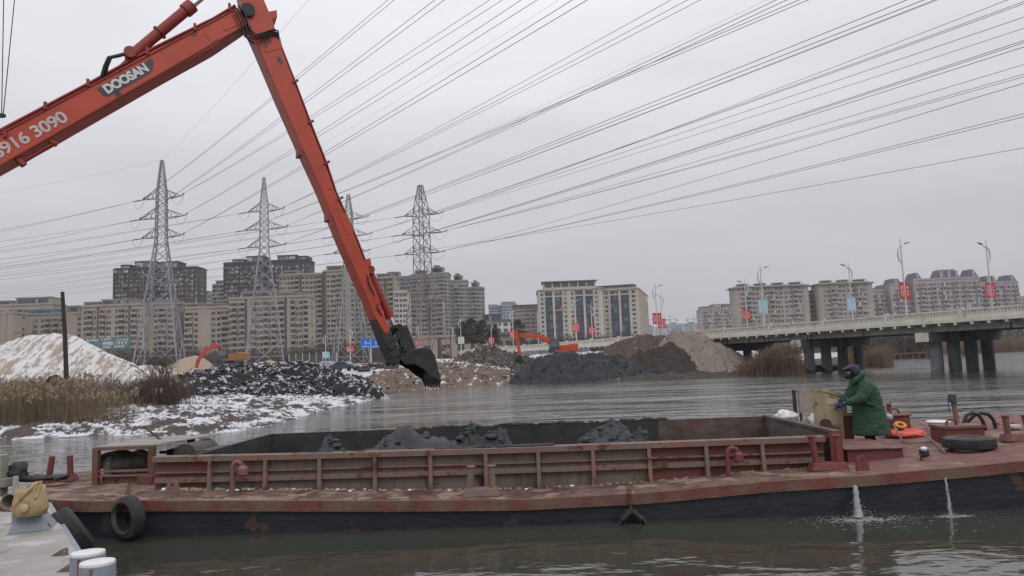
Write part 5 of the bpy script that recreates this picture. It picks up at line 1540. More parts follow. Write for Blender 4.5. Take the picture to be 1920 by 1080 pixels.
# rubbing of mud on the near side deck
# near coaming: plating, ribs, rails
CT = 1.08
ribs_px = [398,501,602,705.5,809,912,1010,1112,1217,1324,1429]
ribx = [BD(p, 880, HY0).x for p in ribs_px]
edges = [BD(291, 880, HY0).x] + ribx + [BD(1545, 850, HY0).x]
def ctop(x): return float(np.interp(x, [-6.3,-4,0,5.2], [1.135,1.10,1.075,1.08]))
for i, (a, b) in enumerate(zip(edges[:-1], edges[1:])):
    m_ = MB()
    m_.hexa([(a,HY0,zd(a)),(b,HY0,zd(b)),(b,HY0+.02,zd(b)),(a,HY0+.02,zd(a))], [(a,HY0,ctop(a)-.02),(b,HY0,ctop(b)-.02),(b,HY0+.02,ctop(b)-.02),(a,HY0+.02,ctop(a)-.02)])
    m_.build('coaming_panel', PANR if i >= 9 or i == 0 else PANL, bg_)
    for z0, z1, yo, nm in ((0.665,0.745,0.085,'lower_rail'),(0.815,0.842,0.06,'upper_rail')):
        m_ = MB()
        dz0 = (ctop(a)-1.08)*0.7; dz1 = (ctop(b)-1.08)*0.7
        m_.hexa([(a+.03,HY0-yo,z0+dz0),(b-.03,HY0-yo,z0+dz1),(b-.03,HY0,z0+dz1),(a+.03,HY0,z0+dz0)], [(a+.03,HY0-yo,z1+dz0),(b-.03,HY0-yo,z1+dz1),(b-.03,HY0,z1+dz1),(a+.03,HY0,z1+dz0)])
        m_.build(nm, RIBM, bg_)
for x in ribx:
    m_ = MB(); m_.hexa([(x-.032,HY0-.16,zd(x)),(x+.032,HY0-.16,zd(x)),(x+.032,HY0-.001,zd(x)),(x-.032,HY0-.001,zd(x))], [(x-.028,HY0-.10,ctop(x)-.02),(x+.028,HY0-.10,ctop(x)-.02),(x+.028,HY0-.001,ctop(x)-.02),(x-.028,HY0-.001,ctop(x)-.02)])
    m_.build('rib', RIBM, bg_)
cx = np.linspace(edges[0], edges[-1], 24); m_ = MB(); vs = []; fs = []
for x in cx:
    z = ctop(x); vs += [(x,HY0-.11,z-.085),(x,HY0-.11,z),(x,HY0+.09,z+.006),(x,HY0+.09,z-.06)]
for i in range(len(cx)-1):
    for j in range(4):
        a = i*4+j; b = i*4+(j+1) % 4; fs.append((a, a+4, b+4, b))
fs += [(0,1,2,3), tuple(len(vs)-k for k in (1,2,3,4))]
m_.add(vs, fs); m_.build('top_rail', RIBM, bg_)
# hold: floor, walls
FT = 1.14
m_ = MB(); m_.add([(HX0,HY0+.03,-0.2),(HX1,HY0+.03,-0.2),(HX1,HY1,-0.2),(HX0,HY1,-0.2)], [(0,1,2,3)])
m_.box(HX0, HX1, HY0+.022, HY0+.04, -0.2, CT-.03); m_.build('hold_floor', HOLDM, bg_)
xm = BD(1235, 800, HY1).x
m_ = MB(); m_.box(HX0, xm, HY1, HY1+.08, -0.2, FT); m_.build('far_coaming', HOLDM, bg_)
m_ = MB(); m_.box(xm+.001, HX1, HY1+.001, HY1+.081, -0.2, FT); m_.build('far_coaming', HOLDR, bg_)
m_ = MB(); m_.box(HX1, HX1+.07, HY0-.05, HY1+.08, -0.2, FT-.03); m_.box(HX1-.02, HX1+.12, HY0-.05, HY1+.1, FT-.031, FT+.02); m_.build('end_wall', HOLDR, bg_)
m_ = MB(); m_.box(HX1-.10, HX1+.10, HY0-.10, HY0-.052, 0.5, FT-.02); m_.build('corner_plate', REDC, bg_)
m_ = MB(); m_.box(HX0-.07, HX0, HY0+.045, HY1+.08, -0.2, FT); m_.build('end_wall', HOLDM, bg_)
# bollards ------------------------------------------------------------
def bollard_pair(px, label, tilt=(0,0), red=REDC, h=0.40, gap=0.34, cap=True):
    (x, y, z) = px
    m_ = MB(); m_.hexa([(x-.30,y-.13,z),(x+.30,y-.13,z),(x+.30,y+.13,z),(x-.30,y+.13,z)], [(x-.25,y-.10,z+.12),(x+.25,y-.10,z+.12),(x+.25,y+.10,z+.12),(x-.25,y+.10,z+.12)])
    bs = m_.build('bollard_base', red, bg_, bevel=0.01)
    for k, s_ in enumerate((-1, 1)):
        xx = x + s_*gap/2
        m_ = MB(); top = Vector((xx+tilt[k], y, z+.12+h))
        m_.cyl((xx,y,z+.1), top, 0.052, n=14)
        if cap: m_.cyl(top, top+V(0,0,.02), 0.072, n=14)
        m_.build('bollard_post', red, bs, smooth=40)
p = DP(1560, 883); bollard_pair((p.x-.02, p.y+.1, zd(p.x)+.005), '', (-0.06,0.0))
p = BL(1905, 828, 0.79); bollard_pair((p.x+.06, p.y, zd(p.x)+.005), '', (-.02,-.05), DECKR, 0.30, 0.36)
p = BL(903, 928, 0.42); bollard_pair((p.x, 0.28, zd(p.x)+.005), '', (0.03,-0.01), RIBM, 0.32, 0.36)
p = DP(112, 903); bollard_pair((p.x, p.y, zd(p.x)+.01), '', (0.05,-.02), REDC, 0.34, 0.40, False)
# pad eyes
def padeye(px, py, y, r_, mat):
    c = BD(px, py, y); m_ = MB(); pts = [(c.x-r_*1.05, y, zd(c.x)), (c.x-r_, y, c.z)]
    for k in range(9):
        a = math.pi - math.pi*k/8; pts.append((c.x+r_*math.cos(a), y, c.z+r_*math.sin(a)))
    pts += [(c.x+r_, y, c.z), (c.x+r_*1.05, y, zd(c.x))]
    m_.prism(pts, (0, 0.035, 0)); o = m_.build('pad_eye', mat, bg_)
    h = MB(); h.cyl((c.x, y-.004, c.z+r_*.35), (c.x, y+.039, c.z+r_*.35), r_*.22, n=12); h.build('eye_hole', HULLM, o)
padeye(323, 913, 0.45, 0.10, RIBM); padeye(1617, 866, 0.30, 0.095, REDC)
# goose neck vents
for px, pt in ((436, 876), (1366, 850)):
    b = BD(px, pt+30, 0.62); t_ = BD(px, pt, 0.62)
    z0 = zd(b.x); m_ = MB()
    m_.tube([(b.x,0.62,z0),(b.x,0.62,t_.z),(b.x+.02,0.62,t_.z+.06),(b.x+.08,0.62,t_.z+.085),(b.x+.14,0.62,t_.z+.06),(b.x+.16,0.62,t_.z+.0)], 0.038, 10)
    o = m_.build('vent_pipe', RIBM if px < 900 else REDC, bg_, smooth=50)
    m_ = MB(); m_.lathe([(0.05,0.02),(0.085,-0.02),(0.085,-.12),(0.06,-.14)], (b.x+.165,0.62,t_.z+.0), n=14); m_.build('vent_cap', RIBM if px < 900 else REDC, o, smooth=40)
# bow hatch (low box with a lid)
a = DP(1588, 867); b = DP(1701, 858)
hx0, hx1, hy0 = a.x, b.x, (a.y+b.y)/2
m_ = MB(); z0 = zd(a.x)
m_.box(hx0+.02, hx1-.04, hy0+.02, hy0+1.35, z0-.02, z0+.2); hd_ = 1.3
hb = m_.build('hatch_coaming', REDC, bg_)
m_ = MB(); m_.hexa([(hx0-.03,hy0-.03,z0+.2),(hx1,hy0-.03,z0+.2),(hx1,hy0+1.4,z0+.2),(hx0-.03,hy0+1.4,z0+.2)], [(hx0-.03,hy0-.03,z0+.225),(hx1,hy0-.03,z0+.225),(hx1,hy0+1.4,z0+.225),(hx0-.03,hy0+1.4,z0+.225)])
m_.build('hatch_lid', DECKR, hb, bevel=0.01)
# red posts and control cabinet
def post(px, pyt, pyb, z, r_, mat, name='post', cap=0.0, n=12):
    b = BL(px, pyb, z); t_ = BD(px, pyt, b.y); m_ = MB(); m_.cyl((b.x,b.y,z-.05), (b.x,b.y,t_.z), r_, n=n)
    if cap: m_.cyl((b.x,b.y,t_.z), (b.x,b.y,t_.z+.025), cap, n=n)
    return m_.build(name, mat, bg_, smooth=40), b, t_
zb = 0.62
cb_ = BL(1557, 840, zb)
YEL = M('rusty_cream_paint', (0.40,0.325,0.205), (0.33,0.25,0.15), 2.0, 0.35, 0.7, 0.65, c3=(0.15,0.07,0.035), s3=3.2, t3=(0.56,0.66), c4=(0.03,0.022,0.02), s4=4.5, t4=(0.62,0.64), bump=0.6)
l_, r__ = BD(1538, 800, cb_.y), BD(1584, 800, cb_.y); tz = BD(1545, 733, cb_.y).z
m_ = MB(); m_.hexa([(l_.x,cb_.y+.28,zb),(l_.x+.14,cb_.y,zb),(r__.x,cb_.y+.02,zb),(r__.x,cb_.y+.42,zb)], [(l_.x-.02,cb_.y+.28,tz+.02),(l_.x+.12,cb_.y,tz),(r__.x,cb_.y+.02,tz-.10),(r__.x,cb_.y+.42,tz-.1)])
cab = m_.build('control_cabinet', YEL, bg_, bevel=0.008)
m_ = MB(); m_.box(l_.x+.16, r__.x-.03, cb_.y-.006, cb_.y+.0, tz-.26, tz-.15); m_.build('cabinet_label', M('label_plate', (0.46,0.42,0.33), rough=0.7), cab)
m_ = MB(); m_.hexa([(l_.x+.11,cb_.y-.02,tz-.01),(r__.x+.02,cb_.y-.01,tz-.13),(r__.x+.02,cb_.y+.44,tz-.13),(l_.x-.03,cb_.y+.3,tz+.0)], [(l_.x+.11,cb_.y-.02,tz+.05),(r__.x+.02,cb_.y-.01,tz-.07),(r__.x+.02,cb_.y+.44,tz-.07),(l_.x-.03,cb_.y+.3,tz+.06)]); m_.build('cabinet_lid', YEL, cab)
p = BL(1594, 838, zb); t_ = BD(1594, 779, p.y)
m_ = MB(); m_.box(p.x-.075, p.x+.075, p.y-.06, p.y+.06, zb-.02, t_.z); m_.build('control_post', REDC, bg_, bevel=0.01)
m_ = MB(); m_.box(p.x-.11, p.x+.10, p.y-.10, p.y+.10, t_.z, t_.z+.06); m_.cyl((p.x-.06,p.y-.02,t_.z+.06),(p.x-.06,p.y-.02,t_.z+.22),0.045,n=10); m_.tube([(p.x-.2,p.y,t_.z+.17),(p.x-.06,p.y,t_.z+.24),(p.x+.05,p.y,t_.z+.2)], 0.02, 6); m_.build('control_lever', M('grimy_cream', (0.40,0.35,0.27), (0.2,0.15,0.1), 6, rough=0.7), bg_, smooth=40)
m_ = MB(); m_.torus((p.x+.16,p.y+.25,t_.z-.16), 0.13, 0.022, Matrix.Rotation(math.pi/2,3,'X'), 20, 8); m_.cyl((p.x+.16,p.y+.1,t_.z-.16),(p.x+.16,p.y+.3,t_.z-.16),0.03,n=8); m_.build('hand_wheel', REDC, bg_, smooth=50)
# rusty angle post carrying a faded sign plate
p = BL(1497, 815, 0.62); p = Vector((min(p.x, HX1-.0)+.12, p.y, 0.6))
t_ = BD(1493, 731, p.y); rp = M('rusty_steel', (0.075,0.035,0.03), (0.045,0.025,0.024), 3, rough=0.9, bump=0.8)
m_ = MB(); x_ = BD(1497, 780, p.y).x
m_.box(x_-.10, x_-.02, p.y, p.y+.02, 0.3, t_.z); m_.box(x_+.03, x_+.06, p.y-.08, p.y, 0.3, t_.z-.02); ap = m_.build('angle_post', rp, bg_)
a, b = BD(1500, 774, p.y-.09), BD(1522, 733, p.y-.09)
m_ = MB(); m_.box(a.x, b.x, p.y-.1, p.y-.085, a.z, b.z); m_.build('sign_plate', M('faded_plate', (0.30,0.26,0.225), (0.24,0.2,0.17), 3, rough=0.8, c3=(0.1,0.05,0.04), s3=4, t3=(0.66,0.7)), ap, bevel=0.02)
c = BD(1549, 796, 2.2); m_ = MB(); m_.cyl((c.x,2.2,c.z),(c.x,2.23,c.z),0.105,n=20); m_.cyl((c.x,2.22,0.55),(c.x,2.22,c.z),0.02,n=8); m_.build('round_plate', rp, bg_, smooth=40)
# deck hatches with drum lids, lamp mast, pipes
def drum(px0, px1, pyt, pyb, z, mat, name, sq=False):
    c = DP((px0+px1)/2, pyb); z = c.z; r_ = (BD(px1, pyb, c.y).x - BD(px0, pyb, c.y).x)/2; t_ = BD((px0+px1)/2, pyt, c.y).z
    m_ = MB()
    if sq: m_.box(c.x-r_*.94, c.x+r_*.94, c.y, c.y+r_*1.4, z-.03, t_-.03)
    else: m_.lathe([(r_*.93,-.05),(r_*.9,t_-z-.03)], (c.x,c.y+r_,z), n=22)
    o = m_.build(name, mat, bg_, smooth=40)
    m_ = MB()
    if sq: m_.box(c.x-r_, c.x+r_, c.y-.03, c.y+r_*1.4+.03, t_-.03, t_+.015)
    else: m_.lathe([(r_,0),(r_*1.04,.01),(r_*1.04,.03),(r_*.9,.05),(0.02,.06)], (c.x,c.y+r_,t_-.03), n=22)
    m_.build('lid', DECKR, o, smooth=40)
    m_ = MB(); hx = c.x - r_*0.35; hy = c.y + (r_*.4 if not sq else r_*.5); hz = t_+.02
    m_.tube([(hx-.09,hy,hz-.02),(hx-.085,hy,hz+.05),(hx-.04,hy,hz+.10),(hx+.04,hy,hz+.10),(hx+.085,hy,hz+.05),(hx+.09,hy,hz-.02)], 0.022, 8); m_.build('handle', REDC, o, smooth=60)
drum(1668, 1722, 778, 812, 0.68, REDC, 'deck_hatch'); drum(1772, 1850, 800, 828, 0.72, REDC, 'deck_hatch', True)
o, b, t_ = post(1669, 759, 795, 0.70, 0.045, REDC, 'vent_post', 0.06)
m_ = MB(); m_.tube([(b.x+.05,b.y,0.7),(b.x+.055,b.y,t_.z+.09)], 0.008, 5); m_.build('aerial', rp, bg_)
p = BL(1797, 806, 0.76); t_ = BD(1786, 754, p.y)
m_ = MB(); m_.cyl((p.x,p.y,0.7), (t_.x+.02,p.y,t_.z), 0.05, n=12); mm_ = m_.build('lamp_mast', RIBM, bg_, smooth=40)
m_ = MB(); m_.cyl((t_.x,p.y,t_.z),(t_.x,p.y,t_.z+.025),0.105,n=14); m_.lathe([(0.07,0.02),(0.075,0.04),(0.065,0.14),(0.08,0.15),(0.055,0.18),(0.02,0.19)], (t_.x,p.y,t_.z), n=14)
for k in range(6):
    a = k*math.pi/3; m_.cyl((t_.x+.08*math.cos(a),p.y+.08*math.sin(a),t_.z+.02),(t_.x+.08*math.cos(a),p.y+.08*math.sin(a),t_.z+.16),0.008,n=4)
m_.build('navigation_lamp', M('lamp_dark', (0.04,0.045,0.05), (0.12,0.12,0.13), 8, rough=0.4), mm_, smooth=40)
m_ = MB(); m_.tube([(t_.x-.09,p.y,t_.z),(t_.x-.085,p.y,t_.z-.15),(t_.x-.07,p.y,t_.z-.24)], 0.008, 5); m_.build('lamp_chain', rp, mm_)
for k, (a0, a1) in enumerate(((1857, 798),(1857, 804),(1880, 797))):
    q0 = BL(a0, a1+8, 0.8); q1 = q0 + V(1.3, 0.05*k, 0.03)
    m_ = MB(); m_.tube([q0, q1], 0.022, 8); m_.build('deck_pipe', REDC, bg_, smooth=60)
q = BL(1862, 806, 0.79)
for k in range(3):
    m_ = MB(); x_ = q.x+.12+k*.30
    m_.lathe([(0.05,-.1),(0.05,.05),(0.075,.055),(0.075,.08),(0.03,.09),(0.03,.12)], (x_, q.y+.03, 0.80), n=10); m_.build('valve', REDC, bg_, smooth=40)
q = BL(1900, 812, 0.80); m_ = MB(); m_.lathe([(0.03,-.05),(0.03,.09),(0.14,.10),(0.145,.12),(0.14,.15),(0.02,.16)], (q.x,q.y,q.z), n=18); m_.build('mushroom_vent', M('greyed_white', (0.40,0.40,0.37), rough=0.7), bg_, smooth=40)
# stern engine frame: uprights, beams, roof sheet, engine
zf = zd(-6.8)+.01
fa, fb = BL(180, 908, zf), BL(285, 904, zf)
yf = fa.y; xa, xb = fa.x, BD(285, 880, yf).x
zt = BD(180, 845, yf).z; yb = yf + 1.5
for (x_, y_) in ((xa,yf),(xb,yf),(xa,yb),(xb,yb)):
    m_ = MB(); m_.box(x_-.05, x_+.05, y_-.05, y_+.05, zf-.02, zt); m_.build('frame_upright', REDP if y_ == yf else RIBM, bg_)
m_ = MB(); m_.box(xa-.05, xb+.05, yf-.05, yf+.05, zt, zt+.05); m_.box(xa-.05, xb+.05, yb-.05, yb+.05, zt, zt+.05); m_.box(xa-.05, xa+.05, yf+.05, yb-.05, zt+.001, zt+.051); m_.build('frame_beam', REDP, bg_)
for z_ in (0.12, 0.20):
    m_ = MB(); m_.box(xa+.05, xb-.05, yf-.02, yf+.06, zf+z_, zf+z_+.035); m_.build('frame_sill', RIBM, bg_)
m_ = MB(); m_.box(xa+.05, xb+.9, yf+.08, yf+.12, zf-.02, zf+.12); m_.build('engine_bed', RIBM, bg_)
m_ = MB(); m_.hexa([(xa-.02,yf+.0,zt+.052),(xb+.05,yf+.0,zt+.054),(xb+.5,yb+.2,zt+.07),(xa+.1,yb+.1,zt+.06)], [(xa-.02,yf+.0,zt+.07),(xb+.05,yf+.0,zt+.072),(xb+.5,yb+.2,zt+.09),(xa+.1,yb+.1,zt+.08)]); m_.build('roof_sheet', M('weathered_board', (0.30,0.275,0.25), (0.2,0.18,0.165), 2, rough=0.9, stretch=(0.4,3,1)), bg_)
ENG = M('oily_engine', (0.035,0.032,0.03), (0.09,0.075,0.062), 5, 0.4, 0.7, 0.6, bump=1.0); DUL = M('dull_alloy', (0.25,0.235,0.215), (0.12,0.11,0.10), 6, rough=0.5, metal=0.4)
ez = BD(207, 872, yf+.35).z; exx = BD(207, 872, yf+.35).x
m_ = MB(); m_.cyl((exx+.0,yf+.42,ez),(exx+.55,yf+.6,ez+.02),0.19,n=18); eng = m_.build('engine', ENG, bg_, smooth=40)
m_ = MB(); Mr = Matrix.Rotation(math.pi/2, 3, 'X') @ Matrix.Rotation(0.0, 3, 'Y')
m_.lathe([(0.14,0),(0.145,0.05),(0.12,0.07),(0.10,0.05),(0.05,0.05),(0.045,0.09),(0.01,0.09)], (exx,yf+.4,ez), Mr, 20); m_.build('fan_cover', DUL, eng, smooth=40)
m_ = MB()
for a in range(9):
    t0_ = math.radians(20+a*20); t1_ = math.radians(40+a*20)
    m_.hexa([(exx+.26*math.cos(t0_),yf+.3,ez+.22*math.sin(t0_)),(exx+.26*math.cos(t1_),yf+.3,ez+.22*math.sin(t1_)),(exx+.26*math.cos(t1_),yf+.75,ez+.22*math.sin(t1_)),(exx+.26*math.cos(t0_),yf+.75,ez+.22*math.sin(t0_))],
            [(exx+.28*math.cos(t0_),yf+.3,ez+.24*math.sin(t0_)),(exx+.28*math.cos(t1_),yf+.3,ez+.24*math.sin(t1_)),(exx+.28*math.cos(t1_),yf+.75,ez+.24*math.sin(t1_)),(exx+.28*math.cos(t0_),yf+.75,ez+.24*math.sin(t0_))])
m_.build('fan_guard', ENG, eng)
m_ = MB(); m_.box(exx-.12, exx+.5, yf+.35, yf+.8, zf+.16, ez-.16); m_.build('engine_mount', ENG, eng)
m_ = MB(); c2 = BD(258, 868, yf+.5); m_.cyl((c2.x,yf+.45,c2.z),(c2.x,yf+.62,c2.z),0.23,n=20); m_.box(c2.x-.1,c2.x+.32,yf+.55,yf+1.0,zf+.1,c2.z+.02); m_.build('flywheel', M('rusty_flywheel', (0.105,0.065,0.05), (0.06,0.04,0.035), 5, rough=0.9), eng, smooth=40)
m_ = MB(); m_.box(xb+.1, xb+.95, yf+.6, yf+1.5, zf+.2, zt-.12); m_.cyl((xb+.35,yf+.5,zt-.2),(xb+.35,yf+1.5,zt-.2),0.22,n=16); m_.build('winch', ENG, bg_, smooth=40)
b = BL(246, 898, zf); t_ = BD(246, 866, b.y); m_ = MB(); m_.cyl((b.x,b.y,zf-.02),(b.x,b.y,t_.z),0.05,n=12); m_.cyl((b.x,b.y,t_.z-.01),(b.x,b.y,t_.z+.01),0.08,n=14); sp_ = m_.build('filler_post', RIBM, bg_, smooth=40)
m_ = MB(); m_.lathe([(0.058,0),(0.055,.03),(0.035,.055),(0.008,.065)], (b.x,b.y,t_.z+.012), n=14); m_.build('filler_cap', M('green_paint', (0.03,0.17,0.085), rough=0.5), sp_, smooth=50)
b = BL(278, 906, zf); t_ = BD(278, 846, b.y-.04)
m_ = MB(); m_.box(b.x-.16, b.x+.10, b.y-.08, b.y+.06, zf-.01, zf+.14); m_.build('deck_block', REDP, bg_, bevel=0.01)
# junk and far stern gear
for (pxa, pya, pxb, pyb_, r_, nm) in ((270,800,303,826,0.02,'pole'),(362,816,362,842,0.045,'stern_post'),(300,848,420,846,0.03,'cross_pipe')):
    q0 = BD(pxa, pya, 3.2); q1 = BD(pxb, pyb_, 2.6 if nm == 'pole' else 3.2); m_ = MB(); m_.tube([q0, q1], r_, 8); m_.build(nm, rp, bg_, smooth=60)
q = BD(345, 840, 3.1); m_ = MB(); m_.box(q.x-.25, q.x+.2, 2.9, 3.4, 0.55, q.z); m_.build('stern_locker', rp, bg_)
# ---- stones and scraps swept against the coaming
rg = random.Random(12); m_ = MB(); m2 = MB()
STN = M('pale_stone', (0.34,0.28,0.205), (0.22,0.175,0.13), 8, rough=0.9)
for k in range(330):
    u = rg.random(); x_ = -5.9 + 11*u**1.8; s_ = rg.uniform(0.008, 0.034)*(1.2-0.5*u)
    yy2 = HY0 - 0.03 - abs(rg.gauss(0, 0.07))
    (m2 if rg.random() < 0.12 else m_).blob((x_, yy2, zd(x_)+s_*.45), (s_*1.3, s_, s_*.8), k, 0.25, 6, 4)
o = m_.build('pebbles', STN, bg_); o['kind'] = 'stuff'; o = m2.build('snow_crumbs', M('snow_crumb', (0.75,0.76,0.8), rough=0.9), bg_); o['kind'] = 'stuff'
# ---- dried mud trodden over the side deck and rails
m_ = MB(); rg = random.Random(77); DMUD = M('dried_mud', (0.105,0.078,0.062), (0.06,0.045,0.038), 9, rough=0.95)
for k in range(420):
    x_ = rg.uniform(-6.8, 5.2); y_ = rg.choice((rg.uniform(0.02, 0.85), rg.gauss(0.8, 0.07), rg.gauss(0.45, 0.2))); y_ = min(max(y_, 0.02), 0.88)
    s_ = rg.uniform(.006,.03)**1.0; m_.blob((x_, y_, zd(x_)+s_*.12), (s_*rg.uniform(1,3), s_*rg.uniform(.8,1.8), s_*.45), k, .35, 6, 4)
for k in range(300):
    x_ = rg.uniform(-5.9, 4.9); s_ = rg.uniform(.006,.022); dz_ = (ctop(x_)-1.08)*0.7
    m_.blob((x_, HY0-.045, .745+dz_+s_*.2), (s_*rg.uniform(1,2.5), s_, s_*.6), k+900, .35, 6, 4)
o = m_.build('dried_mud', DMUD, bg_); o['kind'] = 'stuff'
# ---- mud in the hold
def mud_lump(label, px, py_top, y, w, seed, pile=0.55, spiky=0.4):
    """clay dumped from the bucket: a slumped heap with clods bedded in it"""
    t_ = BD(px, py_top, y); H0 = t_.z - 0.25; w = w*1.25
    rng = np.random.default_rng(seed); nn = 44; g = np.linspace(-1, 1, nn); X, Y = np.meshgrid(g, g)
    wx = X + 0.45*(fbm(X*1.6+seed, Y*1.6, seed+21, 3)-.5); wy = Y + 0.45*(fbm(X*1.6, Y*1.6+seed, seed+25, 3)-.5)
    r_ = np.sqrt(wx*wx + wy*wy)
    edge = np.clip((1-np.sqrt(X*X+Y*Y))*5, 0, 1)
    prof_ = np.clip(1-r_, 0, 1)**0.75*edge
    Z = H0*prof_*(0.6+0.8*fbm(X*3+seed, Y*3, seed, 4)) + 0.22*prof_*(fbm(X*5+seed, Y*5, seed+3, 4, True)-0.5)
    Z = Z*H0/Z.max() + 0.25
    Z = np.where(edge <= 0, 0.0, Z)
    m_ = MB(); pts = np.stack([t_.x + X*w, y + Y*w*0.7, Z], -1)
    m_.add([BMX @ Vector(p) for p in pts.reshape(-1, 3)], [tuple(int(i) for i in f) for f in grid_faces(nn, nn)])
    ok = np.argwhere((prof_ > 0.05)); rg = random.Random(seed)
    for k in range(int(110*w + 40)):
        i, j = ok[rg.randrange(len(ok))]; s_ = .016 + .075*rg.random()**2.2
        p = Vector(pts[i, j]); p.z -= s_*.25
        if p.z + s_ > t_.z + .02: continue
        m_.blob(BMX @ p, (s_*rg.uniform(.8,1.6), s_*rg.uniform(.8,1.3), s_*rg.uniform(.6,1.1)), k+seed*97, .3, 9, 6)
    solo(m_, 'mud_heap', MUDL, label, 'mud', smooth=40)
mud_lump('small rounded mud lump in the left half of the hold', 624, 809, 2.6, 0.55, 3)
mud_lump('broad crumbly mud heap left of centre in the hold', 768, 797, 3.3, 1.15, 5, 0.8, 0.5)
mud_lump('small mud peak near the middle of the hold', 928, 802, 2.3, 0.55, 7)
mud_lump('pointed mud slab heap right of centre in the hold', 1138, 783, 3.3, 0.75, 9, 0.6, 0.7)
mud_lump('small mud lump at the right end of the mud load', 1192, 796, 3.0, 0.4, 11)
mud_lump('thin mud ridge against the far coaming at centre', 882, 789, 4.2, 0.4, 13, 0.5, 0.3)
# mud lying low in the rest of the hold
nn = 120; X, Y = np.meshgrid(np.linspace(HX0+.02, HX1-.9, nn), np.linspace(HY0+.06, HY1-.02, 40)); Z = 0.35 + 0.5*(fbm(X*0.7, Y*0.7, 5, 4)-0.35)
v = np.stack([X,Y,Z],-1).reshape(-1,3); v = np.array([tuple(BMX @ Vector(p)) for p in v])
tag(npmesh('mud_load', v, grid_faces(40, nn), HOLDM, smooth=True), 'dark wet mud lying low across the floor of the hold', 'mud')
# mud lip smeared along the tops
m_ = MB(); rg = random.Random(8)
for k in range(90):
    x_ = rg.uniform(-2.2, 3.2); m_.blob((x_, HY1+.04, FT+rg.uniform(-.01,.02)), (rg.uniform(.04,.14), .05, rg.uniform(.015,.05)), k, .3, 6, 4)
for k in range(40):
    x_ = rg.choice((-3.2,-0.2,-0.6,0.2))+rg.gauss(0,.35); m_.blob((x_, HY0+.03, CT+.01), (rg.uniform(.05,.16), .07, rg.uniform(.012,.035)), k+200, .3, 6, 4)
o = m_.build('mud_crust', HOLDM, bg_); o['kind'] = 'stuff'
# ---- water pumped out through the side
FOAM = M('white_water', (0.50,0.52,0.52), (0.30,0.32,0.32), 12, rough=0.3)
for mt_, tr in ((FOAM, 0.45),):
    mt_.node_tree.nodes['Principled BSDF'].inputs['Transmission Weight'].default_value = tr
    mt_.node_tree.nodes['Principled BSDF'].inputs['IOR'].default_value = 1.2
def outlet(label, px0, py0, px1, py1, w0, seed):
    a = BD(px0, py0, -0.02); b_ = BD(px1, py1, -0.30); rg = random.Random(seed)
    r = thing('bilge_outflow', label, 'water jet', BW(b_.x, -0.30, 0.0), BA)
    off = Vector((b_.x, -0.30, 0.0))
    m_ = MB(); pts = []; rs = []
    for k in range(15):
        u = k/14
        p = Vector((a.x + (b_.x-a.x)*u, -0.02 - 0.28*u, a.z*(1-u*u*0.55-u*0.45)))
        pts.append(p-off + Vector((rg.uniform(-.006,.006), rg.uniform(-.006,.006), 0))); rs.append(w0*(0.8+0.7*u)*rg.uniform(.75,1.2))
    m_.tube(pts, rs, 8)
    for k in range(110):
        u = rg.random()**0.5; p = Vector((a.x+(b_.x-a.x)*u, -.02-.28*u, a.z*(1-u*u*.55-u*.45)))-off
        m_.blob(p + Vector((rg.gauss(0,w0*1.0*(.4+u)), rg.gauss(0,w0*(.4+u)), rg.gauss(0,.02))), [rg.uniform(.002,.009)]*3, k+seed, .3, 5, 4)
    m_.build('jet', FOAM, r, smooth=180); m_ = MB()
    for k in range(90):
        m_.blob(Vector((rg.gauss(.02,w0*2.6), rg.gauss(0,w0*1.6), abs(rg.gauss(0,w0*1.4)))), [rg.uniform(.002,.008)]*3, k+seed*5, .3, 5, 4)
    o = m_.build('spray', FOAM, r, smooth=180); o['kind'] = 'stuff'
    m_ = MB()
    for k in range(int(120 + w0*12000)):
        ang = rg.uniform(0, 6.283); rr = abs(rg.gauss(0, 1))**1.5
        q = Vector((0.05+math.cos(ang)*rr*9*w0*1.5, math.sin(ang)*rr*9*w0*0.55 - .03, 0.0))
        s_ = rg.uniform(.004,.020)*max(.25, 1.5-rr*.6)
        m_.blob(q, (s_*1.7, s_, s_*.22), k+seed*3, .35, 6, 4)
    o = m_.build('foam', FOAM, r, smooth=180); o['kind'] = 'stuff'
    return r
outlet('thick jet of bilge water falling from the black hull', 1603, 911, 1611, 985, 0.042, 2)
outlet('thin jet of bilge water falling from hull near right edge', 1772, 894, 1782, 963, 0.016, 5)
# drifting foam streaks
rg = random.Random(44); m_ = MB()
for k in range(120):
    c = G(rg.choice((1590, 1640, 1700, 1790))+rg.gauss(0,45), 975 + abs(rg.gauss(0, 12)), 0.004); s_ = rg.uniform(.003,.011)
    m_.blob((c.x, c.y, 0.0), (s_*rg.uniform(1.2,3), s_, s_*.2), k, .35, 6, 4)
o = m_.build('foam', FOAM, smooth=180); tag(o, 'scattered foam flecks drifting beside the black hull', 'foam', kind='stuff')

